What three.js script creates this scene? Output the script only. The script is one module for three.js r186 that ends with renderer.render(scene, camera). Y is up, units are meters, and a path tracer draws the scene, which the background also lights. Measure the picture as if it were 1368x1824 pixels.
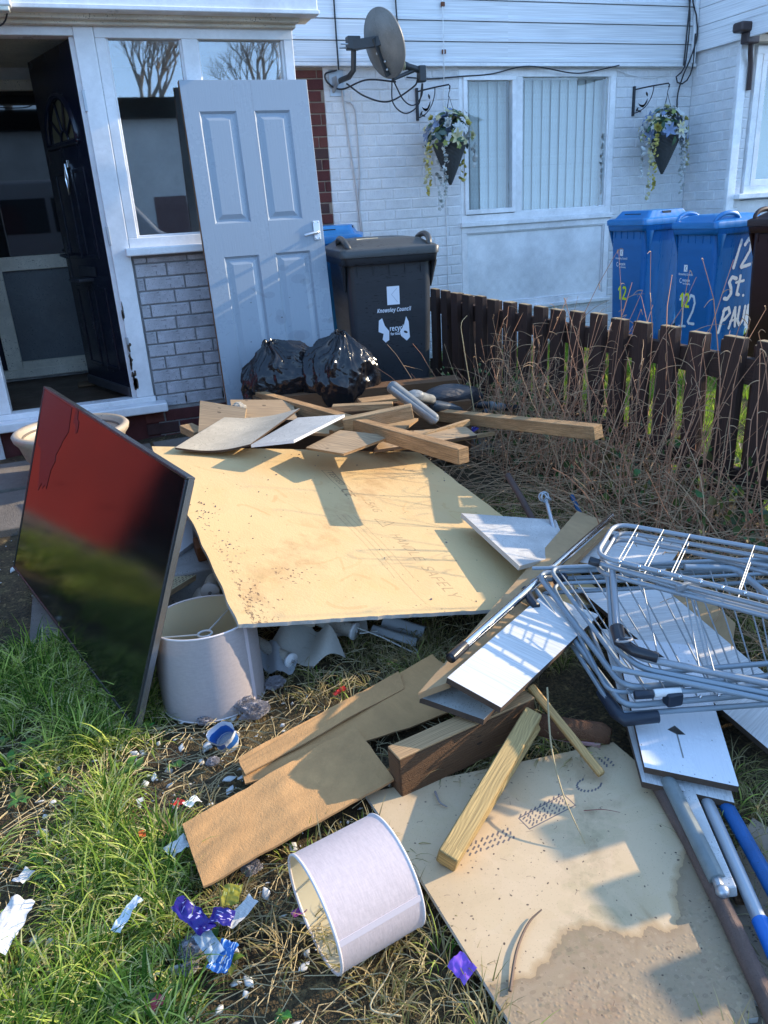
import * as THREE from 'three';
import { mergeGeometries } from 'three/addons/utils/BufferGeometryUtils.js';
import { RoundedBoxGeometry } from 'three/addons/geometries/RoundedBoxGeometry.js';
import { ImprovedNoise } from 'three/addons/math/ImprovedNoise.js';

// ---------- camera, sky, sun, exposure ----------
const scene = new THREE.Scene();
const D2R = Math.PI / 180;
const camera = new THREE.PerspectiveCamera(67.22, 768 / 1024, 0.05, 400);
{
  const pitch = 21.4 * D2R, roll = 3.45 * D2R, yaw = 19.5 * D2R;
  const head = new THREE.Vector3(Math.sin(yaw), 0, -Math.cos(yaw)), right = new THREE.Vector3(Math.cos(yaw), 0, Math.sin(yaw)), up = new THREE.Vector3(0, 1, 0);
  const fwd = head.clone().multiplyScalar(Math.cos(pitch)).addScaledVector(up, -Math.sin(pitch));
  const upv = head.clone().multiplyScalar(Math.sin(pitch)).addScaledVector(up, Math.cos(pitch));
  camera.position.set(0, 1.3, 6);
  camera.up.copy(right.multiplyScalar(Math.sin(roll)).addScaledVector(upv, Math.cos(roll)));
  camera.lookAt(camera.position.clone().add(fwd));
}
const SUN = new THREE.Vector3(), SUN_EL = 23 * D2R, SUN_AZ = 3 * D2R;
SUN.set(Math.cos(SUN_EL) * Math.cos(SUN_AZ), Math.sin(SUN_EL), Math.cos(SUN_EL) * Math.sin(SUN_AZ));
{
  const W = 256, H = 128, d = new Float32Array(W * H * 4), v = new THREE.Vector3();
  for (let j = 0; j < H; j++) for (let i = 0; i < W; i++) {
    const phi = (i + 0.5) / W * 2 * Math.PI - Math.PI, th = (j + 0.5) / H * Math.PI - Math.PI / 2;
    v.set(Math.cos(th) * Math.cos(phi), Math.sin(th), Math.cos(th) * Math.sin(phi));
    const e = Math.max(v.y, 0), k = Math.pow(1 - e, 3.2), c = Math.max(v.dot(SUN), 0), g = Math.pow(c, 18) * 0.9 + Math.pow(c, 4) * 0.22;
    const o = (j * W + i) * 4, S = 1.0;
    d[o] = S * (0.26 + 1.15 * k + g * 1.0); d[o + 1] = S * (0.51 + 1.8 * k + g * 0.93); d[o + 2] = S * (1.0 + 2.6 * k + g * 0.8); d[o + 3] = 1;
  }
  const sky = new THREE.DataTexture(d, W, H, THREE.RGBAFormat, THREE.FloatType);
  sky.mapping = THREE.EquirectangularReflectionMapping; sky.magFilter = THREE.LinearFilter; sky.minFilter = THREE.LinearFilter; sky.needsUpdate = true;
  scene.background = sky; scene.environment = sky;
}
const sun = new THREE.DirectionalLight(new THREE.Color(1.0, 0.82, 0.58), 5);
sun.position.copy(SUN).multiplyScalar(30).add(new THREE.Vector3(1, 0, 3)); sun.target.position.set(1, 0, 3);
sun.castShadow = true; sun.shadow.mapSize.set(4096, 4096);
Object.assign(sun.shadow.camera, { left: -9, right: 9, top: 8, bottom: -8, near: 1, far: 70 });
scene.add(sun, sun.target);
const renderer = new THREE.WebGLRenderer({ antialias: true });
renderer.setSize(768, 1024);
renderer.toneMapping = THREE.LinearToneMapping; renderer.toneMappingExposure = 1.45;
renderer.shadowMap.enabled = true;

// ---------- helpers ----------
let seed = 12345;
const rnd = () => { seed = (seed + 0x6D2B79F5) | 0; let t = Math.imul(seed ^ (seed >>> 15), 1 | seed); t = (t + Math.imul(t ^ (t >>> 7), 61 | t)) ^ t; return ((t ^ (t >>> 14)) >>> 0) / 4294967296; };
const rr = (a, b) => a + (b - a) * rnd();
const pick = a => a[Math.floor(rnd() * a.length)];
const V = (x, y, z) => Array.isArray(x) ? new THREE.Vector3(x[0], x[1], x[2]) : new THREE.Vector3(x, y, z);
const perlin = new ImprovedNoise();
const fbm = (x, y, z, o = 4) => { let s = 0, a = 0.5; for (let i = 0; i < o; i++) { s += a * perlin.noise(x, y, z); x *= 2.03; y *= 2.03; z *= 2.03; a *= 0.5; } return s; };
const sm = (a, b, x) => { const t = Math.min(1, Math.max(0, (x - a) / (b - a))); return t * t * (3 - 2 * t); };
const lerp = (a, b, t) => a + (b - a) * t;
const groundY = (x, z) => 0.1 * sm(3.4, 1.5, z);
// tileable value noise
function tileNoise(N, per, sd) {
  const g = new Float32Array(per * per); let s = sd | 0;
  for (let i = 0; i < g.length; i++) { s = (Math.imul(s, 1664525) + 1013904223) | 0; g[i] = (s >>> 8) / 16777216; }
  return (x, y) => { const fx = x / N * per, fy = y / N * per, x0 = Math.floor(fx), y0 = Math.floor(fy), tx = fx - x0, ty = fy - y0, ux = tx * tx * (3 - 2 * tx), uy = ty * ty * (3 - 2 * ty);
    const at = (a, b) => g[((b % per) + per) % per * per + ((a % per) + per) % per];
    return lerp(lerp(at(x0, y0), at(x0 + 1, y0), ux), lerp(at(x0, y0 + 1), at(x0 + 1, y0 + 1), ux), uy); };
}
function tex(N, fn, srgb = true) {
  const d = new Uint8Array(N * N * 4);
  for (let y = 0; y < N; y++) for (let x = 0; x < N; x++) { const c = fn(x, y), o = (y * N + x) * 4; for (let k = 0; k < 3; k++) d[o + k] = Math.max(0, Math.min(255, (c.length ? c[k] : c) * 255)); d[o + 3] = 255; }
  const t = new THREE.DataTexture(d, N, N); t.wrapS = t.wrapT = THREE.RepeatWrapping; t.magFilter = THREE.LinearFilter; t.minFilter = THREE.LinearMipmapLinearFilter; t.generateMipmaps = true;
  if (srgb) t.colorSpace = THREE.SRGBColorSpace; t.needsUpdate = true; return t;
}
const rep = (t, x, y = x) => { const c = t.clone(); c.repeat.set(x, y); c.needsUpdate = true; return c; };
const nA = tileNoise(512, 4, 1), nB = tileNoise(512, 16, 2), nC = tileNoise(512, 64, 3), nD = tileNoise(512, 200, 4), nE = tileNoise(512, 8, 5);
const mott = (x, y) => 0.45 * nA(x, y) + 0.3 * nB(x, y) + 0.15 * nC(x, y) + 0.1 * nD(x, y);
// soft mottling, with a few dark specks
const tMott = tex(512, (x, y) => 0.80 + 0.2 * mott(x, y));
const tDirty = tex(512, (x, y) => { const m = mott(x, y), s = nD(x, y) > 0.86 && nB(x, y) > 0.5 ? 0.55 : 1; const v = (0.74 + 0.3 * m) * s; return [v, v * 0.985, v * 0.96]; });
const tRough = tex(512, (x, y) => 0.5 + 0.5 * mott(x, y), false);
const tFine = tex(512, (x, y) => 0.5 * nD(x, y) + 0.3 * nC(x, y) + 0.2 * nB(x, y), false);
const wood = (x, y) => { const w = nE(x, y * 1) * 3, u = Math.sin((y / 512 * 22 + w + 1.2 * nA(x, y)) * Math.PI * 2) * 0.5 + 0.5; const f = tW(x, y); return 0.72 + 0.09 * u + 0.2 * f; };
const tWn = tileNoise(512, 128, 9), tW = (x, y) => tWn(x * 0.0625, y);
const tWood = tex(512, (x, y) => { const v = wood(x, y), k = nB(x, y) > 0.93 ? 0.7 : 1; return [v * k, v * 0.93 * k, v * 0.84 * k]; });
const tWoodOld = tex(512, (x, y) => { const v = wood(x, y) * (0.72 + 0.42 * mott(x, y)) * (nD(x, y) > 0.88 ? 0.7 : 1), g = 0.5 * nB(x, y); return [v, v * (0.93 + 0.02 * g), v * (0.84 + 0.08 * g)]; });
const tWoodB = tex(512, (x, y) => wood(x, y), false);
const tStreak = tex(512, (x, y) => 0.86 + 0.14 * tW(x, y), true);
const tStreakB = tex(512, (x, y) => tW(x, y), false);
const tSoil = tex(512, (x, y) => { const m = mott(x, y), f = nD(x, y), q = nC(x, y); const v = 0.28 + 0.42 * m + 0.25 * (f - 0.5) + (q > 0.83 ? 0.2 : 0); const gr = nB(x, y) * 0.06; return [v * 1.0, v * (0.9 + gr), v * 0.74]; });
const tGrime = tex(512, (x, y) => { const m = mott(x, y), s = nC(x, y) > 0.84 ? 0.78 : nD(x, y) > 0.8 ? 0.86 : 1; const v = (0.74 + 0.34 * m) * s; return [v, v, v * 1.01]; });
const tWeave = tex(512, (x, y) => 0.93 + 0.05 * nD(x * 0.25 + 99, y) + 0.02 * nD(x, y * 0.25));
const tWeaveB = tex(512, (x, y) => 0.5 * nD(x, y * 0.25) + 0.5 * nD(x * 0.25 + 99, y), false);
function canvasTex(w, h, draw) {
  const c = document.createElement('canvas'); c.width = w; c.height = h; draw(c.getContext('2d'), w, h);
  const t = new THREE.CanvasTexture(c); t.colorSpace = THREE.SRGBColorSpace; t.anisotropy = 8; return t;
}
const css = (c, a = 1) => `rgba(${c[0]},${c[1]},${c[2]},${a})`;
function M(c, rough = 0.7, o = {}) { const { phys, ...q } = o; const m = phys ? new THREE.MeshPhysicalMaterial(q) : new THREE.MeshStandardMaterial(q); m.color.setRGB(...c); m.roughness = rough; m.side = THREE.DoubleSide; return m; }
const mats = {};
const taken = {};
const numbered = n => { const k = taken[n] = (taken[n] ?? -1) + 1; return k ? `${n}_${String(k).padStart(3, '0')}` : n; };
function thing(name, label, category, base = [0, 0, 0], group) {
  const g = new THREE.Group(); g.name = numbered(name); g.position.set(...base); scene.add(g); g.userData = { label, category };
  if (group) g.userData.group = group; return g;
}
const struct = (name, geo, mat) => { const m = new THREE.Mesh(geo, mat); m.name = numbered(name); m.userData = { kind: 'structure' }; m.castShadow = m.receiveShadow = true; scene.add(m); return m; };
// geometry of a part is given in world metres; it is stored relative to its thing
function part(g, name, geo, mat, local = false) {
  let top = g; const off = new THREE.Vector3();
  if (!local) { while (top && top !== scene) { off.add(top.position); top = top.parent; } geo = geo.clone().translate(-off.x, -off.y, -off.z); }
  const m = new THREE.Mesh(geo, mat); m.name = name; m.castShadow = m.receiveShadow = true; g.add(m); return m;
}
function mesh(name, geo, mat, label, category, group) {
  geo.computeBoundingBox(); const b = geo.boundingBox, c = [(b.min.x + b.max.x) / 2, b.min.y, (b.min.z + b.max.z) / 2];
  geo = geo.clone().translate(-c[0], -c[1], -c[2]);
  const m = new THREE.Mesh(geo, mat); m.name = numbered(name); m.position.set(...c); m.userData = { label, category }; if (group) m.userData.group = group;
  m.castShadow = m.receiveShadow = true; scene.add(m); return m;
}
const box = (x0, x1, y0, y1, z0, z1) => { const g = new THREE.BoxGeometry(x1 - x0, y1 - y0, z1 - z0); uvBox(g, x1 - x0, y1 - y0, z1 - z0); return g.translate((x0 + x1) / 2, (y0 + y1) / 2, (z0 + z1) / 2); };
function uvBox(g, w, h, d) { const uv = g.attributes.uv, f = [[d, h], [d, h], [w, d], [w, d], [w, h], [w, h]]; const s = uv.count / 6; for (let i = 0; i < uv.count; i++) { const k = f[Math.floor(i / s)]; uv.setXY(i, uv.getX(i) * k[0], uv.getY(i) * k[1]); } return g; }
const rbox = (x0, x1, y0, y1, z0, z1, r = 0.006, s = 2) => { const g = new RoundedBoxGeometry(x1 - x0, y1 - y0, z1 - z0, s, r); return uvWorld(g.translate((x0 + x1) / 2, (y0 + y1) / 2, (z0 + z1) / 2)); };
// brick: front face towards +z with chamfered edges
function brickGeo(w, h, d, b) {
  const p = [], add = (...v) => p.push(...v), W = w / 2, H = h / 2, w2 = W - b, h2 = H - b, z1 = d, z0 = d - b;
  const q = (a, b2, c, e) => { add(...a, ...b2, ...c, ...a, ...c, ...e); };
  const F = [[-w2, -h2, z1], [w2, -h2, z1], [w2, h2, z1], [-w2, h2, z1]], S = [[-W, -H, z0], [W, -H, z0], [W, H, z0], [-W, H, z0]], B = [[-W, -H, 0], [W, -H, 0], [W, H, 0], [-W, H, 0]];
  q(...F); for (let i = 0; i < 4; i++) { const j = (i + 1) % 4; q(S[i], S[j], F[j], F[i]); q(B[i], B[j], S[j], S[i]); }
  const g = new THREE.BufferGeometry(); g.setAttribute('position', new THREE.Float32BufferAttribute(p, 3));
  const uv = []; for (let i = 0; i < p.length; i += 3) uv.push(p[i] + p[i + 2], p[i + 1]); g.setAttribute('uv', new THREE.Float32BufferAttribute(uv, 2)); g.computeVertexNormals(); return g;
}
// straight timber between two points, w across, h high
function beamGeo(a, b, w, h, roll = 0, bev = 0.003) {
  a = V(a); b = V(b); const L = a.distanceTo(b), g = new RoundedBoxGeometry(L, h, w, 1, bev);
  const uv = g.attributes.uv, ps = g.attributes.position, nn = g.attributes.normal, o = rnd() * 5;
  for (let i = 0; i < uv.count; i++) { const n = nn; const ax = Math.abs(n.getX(i)), ay = Math.abs(n.getY(i)); uv.setXY(i, (ax > 0.8 ? ps.getZ(i) * 0.2 : ps.getX(i)) + o, (ay > 0.7 ? ps.getZ(i) : ps.getY(i) + 0.31) + o); }
  const x = b.clone().sub(a).normalize(), y0 = (Math.abs(x.y) > 0.9 ? new THREE.Vector3(0, 0, 1) : new THREE.Vector3(0, 1, 0)).applyAxisAngle(x, roll), z = x.clone().cross(y0).normalize(), y = z.clone().cross(x);
  const m = new THREE.Matrix4().makeBasis(x, y, z).setPosition(a.add(b).multiplyScalar(0.5)); return g.applyMatrix4(m);
}
// board with four top corners a b c d (a->b is u), thickness t below
function sheet(a, b, c, d, t = 0.012, warp = null, n = 10) {
  a = V(a); b = V(b); c = V(c); d = V(d); const P = (s, r) => { const p = a.clone().lerp(b, s).lerp(d.clone().lerp(c, s), r); if (warp) p.add(warp(s, r)); return p; };
  const Lu = a.distanceTo(b), Lv = a.distanceTo(d), pos = [], uv = [], idx = [], nrm = b.clone().sub(a).cross(d.clone().sub(a)).normalize(); if (nrm.y < 0) nrm.negate();
  const top = [], bot = [];
  for (let j = 0; j <= n; j++) for (let i = 0; i <= n; i++) { const p = P(i / n, j / n); top.push(p); bot.push(p.clone().addScaledVector(nrm, -t)); }
  const push = (p, u, v) => { pos.push(p.x, p.y, p.z); uv.push(u, v); return pos.length / 3 - 1; };
  const T0 = 0; top.forEach((p, k) => push(p, (k % (n + 1)) / n * Lu, Math.floor(k / (n + 1)) / n * Lv));
  const B0 = pos.length / 3; bot.forEach((p, k) => push(p, (k % (n + 1)) / n * Lu, Math.floor(k / (n + 1)) / n * Lv));
  for (let j = 0; j < n; j++) for (let i = 0; i < n; i++) { const k = j * (n + 1) + i; idx.push(T0 + k, T0 + k + 1, T0 + k + n + 2, T0 + k, T0 + k + n + 2, T0 + k + n + 1); idx.push(B0 + k, B0 + k + n + 2, B0 + k + 1, B0 + k, B0 + k + n + 1, B0 + k + n + 2); }
  const topN = idx.length; const rim = [];
  for (let i = 0; i < n; i++) rim.push([i, i + 1]); for (let j = 0; j < n; j++) rim.push([j * (n + 1) + n, (j + 1) * (n + 1) + n]); for (let i = n; i > 0; i--) rim.push([n * (n + 1) + i, n * (n + 1) + i - 1]); for (let j = n; j > 0; j--) rim.push([j * (n + 1), (j - 1) * (n + 1)]);
  let run = 0;
  for (const [p, q] of rim) { const L = top[p].distanceTo(top[q]), k = push(top[p], run, 0); push(top[q], run + L, 0); push(bot[q], run + L, t); push(bot[p], run, t); idx.push(k, k + 2, k + 1, k, k + 3, k + 2); run += L; }
  const g = new THREE.BufferGeometry(); g.setAttribute('position', new THREE.Float32BufferAttribute(pos, 3)); g.setAttribute('uv', new THREE.Float32BufferAttribute(uv, 2)); g.setIndex(idx);
  g.computeVertexNormals(); g.userData = { Lu, Lv }; const half = topN / 2;
  // group 0: faces, group 1: edges
  g.clearGroups(); g.addGroup(0, topN, 0); g.addGroup(topN, idx.length - topN, 1); return g;
}
// flat polygon lying at height y (x,z pairs), thickness t
function flatPoly(pts, y, t, uvf) {
  const s = new THREE.Shape(pts.map(p => new THREE.Vector2(p[0], -p[1]))); const g = new THREE.ExtrudeGeometry(s, { depth: t, bevelEnabled: false }); g.rotateX(-Math.PI / 2).translate(0, y - t, 0);
  const uv = g.attributes.uv, ps = g.attributes.position; for (let i = 0; i < uv.count; i++) uvf ? uv.setXY(i, ...uvf(ps.getX(i), ps.getZ(i))) : uv.setXY(i, ps.getX(i), ps.getZ(i)); return g;
}
const tube = (pts, r, seg = 24, rad = 8, closed = false, tension = 0.5) => new THREE.TubeGeometry(new THREE.CatmullRomCurve3(pts.map(p => p.isVector3 ? p : V(p)), closed, 'catmullrom', tension), seg, r, rad, closed);
// tube along straight runs with small rounded corners
function pipe(pts, r, bend = 0.04, closed = false, rad = 8) {
  const p = pts.map(q => q.isVector3 ? q : V(q)), path = new THREE.CurvePath(), n = p.length; let last = null;
  const corner = i => { const a = p[(i - 1 + n) % n], b = p[i], c = p[(i + 1) % n], d1 = a.clone().sub(b), d2 = c.clone().sub(b), k = Math.min(bend, d1.length() * 0.45, d2.length() * 0.45); return [b.clone().addScaledVector(d1.normalize(), k), b, b.clone().addScaledVector(d2.normalize(), k)]; };
  const out = [];
  const bez = (a, b, c) => { for (let t = 0; t <= 6; t++) { const s = t / 6; out.push(a.clone().multiplyScalar((1 - s) * (1 - s)).addScaledVector(b, 2 * s * (1 - s)).addScaledVector(c, s * s)); } };
  if (!closed) out.push(p[0]);
  for (let i = closed ? 0 : 1; i < (closed ? n : n - 1); i++) bez(...corner(i));
  if (!closed) out.push(p[n - 1]); else out.push(out[0].clone());
  return polyTube(out, r, rad);
}
function polyTube(pts, r, rad = 8, cap = true) {
  const n = pts.length, pos = [], uv = [], idx = []; let len = 0, prevN = null; const rf = typeof r === 'function' ? r : () => r;
  for (let i = 0; i < n; i++) {
    const t = pts[Math.min(n - 1, i + 1)].clone().sub(pts[Math.max(0, i - 1)]).normalize();
    let nn = prevN ? prevN.clone().addScaledVector(t, -prevN.dot(t)) : (Math.abs(t.y) < 0.9 ? new THREE.Vector3(0, 1, 0) : new THREE.Vector3(1, 0, 0)).addScaledVector(t, -(Math.abs(t.y) < 0.9 ? t.y : t.x));
    nn.normalize(); prevN = nn; const bb = t.clone().cross(nn); if (i) len += pts[i].distanceTo(pts[i - 1]); const R = rf(i / (n - 1));
    for (let k = 0; k <= rad; k++) { const a = k / rad * Math.PI * 2; const q = pts[i].clone().addScaledVector(nn, Math.cos(a) * R).addScaledVector(bb, Math.sin(a) * R); pos.push(q.x, q.y, q.z); uv.push(len, k / rad * Math.PI * 2 * R); }
  }
  for (let i = 0; i < n - 1; i++) for (let k = 0; k < rad; k++) { const a = i * (rad + 1) + k, b = a + rad + 1; idx.push(a, a + 1, b, b, a + 1, b + 1); }
  if (cap) for (const e of [0, n - 1]) { const c = pos.length / 3; pos.push(pts[e].x, pts[e].y, pts[e].z); uv.push(0, 0); for (let k = 0; k < rad; k++) { const a = e * (rad + 1) + k; e ? idx.push(c, a, a + 1) : idx.push(c, a + 1, a); } }
  const g = new THREE.BufferGeometry(); g.setAttribute('position', new THREE.Float32BufferAttribute(pos, 3)); g.setAttribute('uv', new THREE.Float32BufferAttribute(uv, 2)); g.setIndex(idx); g.computeVertexNormals(); return g;
}
const merge = gs => mergeGeometries(gs.map(g => { const q = g.index ? g.toNonIndexed() : g.clone(); for (const k of Object.keys(q.attributes)) if (!['position', 'normal', 'uv'].includes(k)) q.deleteAttribute(k); q.clearGroups(); return q; }));
// rings of points joined into a skin (each ring same length), capped
function loft(rings, capA = true, capB = true, closed = true) {
  const n = rings[0].length, pos = [], uv = [], idx = []; rings.forEach((r, j) => r.forEach((p, i) => { pos.push(p.x, p.y, p.z); uv.push(i / n * 2, p.y); }));
  for (let j = 0; j < rings.length - 1; j++) for (let i = 0; i < (closed ? n : n - 1); i++) { const a = j * n + i, b = j * n + (i + 1) % n, c = a + n, d = b + n; idx.push(a, b, c, c, b, d); }
  const cap = (j, flip) => { const c = pos.length / 3, m = new THREE.Vector3(); rings[j].forEach(p => m.add(p)); m.divideScalar(n); rings[j].forEach(p => { pos.push(p.x, p.y, p.z); uv.push(p.x, p.z); }); pos.push(m.x, m.y, m.z); uv.push(m.x, m.z); for (let i = 0; i < n; i++) flip ? idx.push(c + n, c + (i + 1) % n, c + i) : idx.push(c + n, c + i, c + (i + 1) % n); };
  if (capA) cap(0, true); if (capB) cap(rings.length - 1, false);
  const g = new THREE.BufferGeometry(); g.setAttribute('position', new THREE.Float32BufferAttribute(pos, 3)); g.setAttribute('uv', new THREE.Float32BufferAttribute(uv, 2)); g.setIndex(idx); g.computeVertexNormals(); return g;
}
// rounded rectangle ring in the xz plane
function rring(w, d, r, y, seg = 4, cx = 0, cz = 0) { const o = []; for (const [sx, sz, a0] of [[1, 1, 0], [-1, 1, 90], [-1, -1, 180], [1, -1, 270]]) for (let k = 0; k <= seg; k++) { const a = (a0 + 90 * k / seg) * D2R; o.push(new THREE.Vector3(cx + sx * (w / 2 - r) + r * Math.cos(a), y, cz + sz * (d / 2 - r) + r * Math.sin(a))); } return o; }

// ---------- shared materials ----------
// painted masonry: mottled, with chips, grime specks and faint drips
const tPaint = tex(512, (x, y) => { const m = mott(x, y), chip = nC(x, y) > 0.93 && nB(x, y) > 0.55, sp = nD(x, y) > 0.9; const v = (0.84 + 0.16 * m) * (sp ? 0.86 : 1) * (0.97 + 0.03 * tWn(x, y * 0.06)); return chip ? [v * 0.72, v * 0.68, v * 0.66] : [v, v, v]; });
const mWhiteUPVC = M([0.95, 0.96, 0.97], 0.35, { map: rep(tMott, 1.3), roughnessMap: rep(tRough, 2) });
const mWallPaint = [0, 1, 2].map(i => M([0.97 - i * 0.03, 0.98 - i * 0.03, 0.99 - i * 0.03], 0.75, { map: rep(tPaint, 1.1 + i * 0.37), bumpMap: rep(tFine, 4), bumpScale: 0.003 }));
const mMortarPaint = M([0.90, 0.91, 0.92], 0.8, { map: rep(tMott, 1.2), bumpMap: rep(tFine, 4), bumpScale: 0.002 });
const mRedBrick = [[0.16, 0.045, 0.04], [0.13, 0.035, 0.035], [0.19, 0.06, 0.05], [0.10, 0.05, 0.05]].map(c => M(c, 0.9, { map: rep(tDirty, 5), bumpMap: rep(tFine, 6), bumpScale: 0.003 }));
const mMortar = M([0.36, 0.30, 0.25], 0.95, { map: rep(tDirty, 4), bumpMap: rep(tFine, 6), bumpScale: 0.002 });
const mClad = [0, 1].map(i => M([0.83 - 0.02 * i, 0.84 - 0.02 * i, 0.85 - 0.02 * i], 0.45, { map: rep(tStreak, 0.6, 3) }));
const mGlass = M([0.97, 0.99, 1.0], 0.015, { phys: true, transmission: 1, thickness: 0, ior: 1.5 });
const mGlassPorch = M([0.97, 0.99, 1.0], 0.015, { phys: true, transmission: 1, thickness: 0, ior: 2.1 });
const mDark = M([0.03, 0.032, 0.04], 0.8);
const mTimber = [[0.72, 0.50, 0.27], [0.66, 0.44, 0.23], [0.76, 0.57, 0.34]].map(c => M(c, 0.85, { map: rep(tWoodOld, 1.2, 6), bumpMap: rep(tFine, 3, 9), bumpScale: 0.003 }));
const mOldTimber = M([0.20, 0.115, 0.06], 0.9, { map: rep(tWood, 1.6, 7), bumpMap: rep(tFine, 7), bumpScale: 0.004 });
const mLaminate = M([0.72, 0.71, 0.69], 0.4, { map: rep(tStreak, 1.5, 3), bumpMap: rep(tStreakB, 1.5, 3), bumpScale: 0.0004 });
const mCore = M([0.10, 0.065, 0.045], 0.95, { map: rep(tDirty, 8) });
const mMDF = M([0.52, 0.34, 0.17], 0.75, { map: rep(tMott, 3) });
const mMDFEdge = M([0.36, 0.22, 0.11], 0.95);
const mCard = M([0.60, 0.33, 0.13], 0.85, { map: rep(tMott, 2.4), bumpMap: rep(tFine, 3.5), bumpScale: 0.0012 });
const mSteel = M([0.42, 0.45, 0.48], 0.36, { metalness: 0.7 });
const mAirer = M([0.27, 0.32, 0.36], 0.5, { metalness: 0.35 });
const mWire = M([0.38, 0.41, 0.43], 0.55, { metalness: 0.5 });
const mChrome = M([0.72, 0.74, 0.76], 0.12, { metalness: 1 });
const mBlackPlastic = M([0.02, 0.022, 0.028], 0.45, { roughnessMap: rep(tRough, 5) });
const mCable = M([0.015, 0.016, 0.02], 0.5);
const mWhitePlastic = M([0.75, 0.75, 0.74], 0.4);

// ---------- ground ----------
{
  const g = new THREE.PlaneGeometry(120, 120, 1, 1).rotateX(-Math.PI / 2);
  const fine = new THREE.PlaneGeometry(9, 7, 260, 200).rotateX(-Math.PI / 2).translate(1.5, 0, 3.3), ps = fine.attributes.position;
  for (let i = 0; i < ps.count; i++) { const x = ps.getX(i), z = ps.getZ(i), e = Math.min(sm(-3, -2.6, x), sm(6, 5.6, x), sm(-0.2, 0.3, z), sm(6.8, 6.4, z)); ps.setY(i, groundY(x, z) * (z < 0.3 ? 1 : 1) + e * (0.018 * fbm(x * 3, 0, z * 3, 3) + 0.008 * fbm(x * 16, 3, z * 16, 2)) - 0.012); }
  fine.computeVertexNormals(); for (const q of [fine]) { const uv = q.attributes.uv; for (let i = 0; i < uv.count; i++) uv.setXY(i, ps.getX(i), ps.getZ(i)); }
  const soil = M([0.34, 0.28, 0.21], 0.98, { map: rep(tSoil, 1.1), bumpMap: rep(tSoil, 2.3), bumpScale: 0.012 });
  struct('ground', fine, soil);
  const far = M([0.14, 0.135, 0.13], 0.95, { map: rep(tDirty, 30) });
  const ring = new THREE.Shape([[-60, -60], [60, -60], [60, 60], [-60, 60]].map(p => new THREE.Vector2(...p)));
  ring.holes.push(new THREE.Path([[-2.95, 0.15], [5.95, 0.15], [5.95, 6.75], [-2.95, 6.75]].map(p => new THREE.Vector2(p[0], -p[1]))));
  const rg = new THREE.ShapeGeometry(ring).rotateX(-Math.PI / 2).translate(0, -0.02, 0); struct('street_ground', rg, far);
}
// garden path of concrete slabs by the porch
{
  const m = [0, 1, 2].map(i => M([0.21 + 0.02 * i, 0.19 + 0.02 * i, 0.17 + 0.018 * i], 0.95, { map: rep(tDirty, 1.5 + i * 0.4), bumpMap: rep(tFine, 3), bumpScale: 0.004 }));
  const path = struct('path', box(-2.2, 2.2, 0.0, 0.06, 1.42, 1.43), m[0]);
  for (let i = 0; i < 7; i++) for (let j = 0; j < 4; j++) {
    const x = -2.2 + i * 0.6, z = 1.45 + j * 0.5; if (j > 1 && (x > -0.2 || x < -0.8)) continue; const y = groundY(0, z + 0.25) + 0.012 + rr(-0.006, 0.006);
    const s = new RoundedBoxGeometry(0.585, 0.04, 0.485, 1, 0.006); s.rotateX(0.05 * (z > 1.6 ? 1 : 0.3) + rr(-0.01, 0.01)).rotateZ(rr(-0.012, 0.012)).translate(x + 0.3, y - 0.012, z + 0.25);
    uvWorld(s); const q = new THREE.Mesh(s, pick(m)); q.name = 'paving_slab'; q.castShadow = q.receiveShadow = true; path.add(q);
  }
}
function uvWorld(g, s = 1) { const ps = g.attributes.position, n = g.attributes.normal, uv = g.attributes.uv; for (let i = 0; i < uv.count; i++) { const ax = Math.abs(n.getX(i)), ay = Math.abs(n.getY(i)); if (ay > 0.7) uv.setXY(i, ps.getX(i) * s, ps.getZ(i) * s); else if (ax > 0.7) uv.setXY(i, ps.getZ(i) * s, ps.getY(i) * s); else uv.setXY(i, ps.getX(i) * s, ps.getY(i) * s); } return g; }

// ---------- the white house ----------
const brickCache = {};
function bricks(g, x0, x1, y0, y1, place, pickMat, name, phase = 0, opts = {}) {
  const CH = 0.075, BL = 0.225; let row = Math.round((opts.rowBase ?? 0) + y0 / CH);
  for (let y = y0; y < y1 - 0.02; y += CH, row++) {
    const h = Math.min(0.066, y1 - y - 0.008); let x = x0 - ((row % 2) * 0.1125 + phase + [0, 0.02, -0.015, 0.03, 0.01][row % 5]) % BL;
    for (; x < x1; x += BL) {
      const a = Math.max(x, x0), b = Math.min(x + BL - 0.009, x1); if (b - a < 0.02 || (opts.skip && opts.skip(a, b, y, y + h))) continue;
      const w = Math.round((b - a) * 200) / 200, k = `${w}_${Math.round(h * 500)}`; const geo = brickCache[k] ??= brickGeo(w, h, 0.012, 0.0035);
      const m = new THREE.Mesh(geo, pickMat()); m.name = name; m.castShadow = m.receiveShadow = true; place(m, (a + b) / 2, y + h / 2); g.add(m);
    }
  }
}
const house = thing('terraced_house', 'white painted brick house with white plank cladding above and satellite dish', 'house', [3.2, 0.05, 0]);
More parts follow.
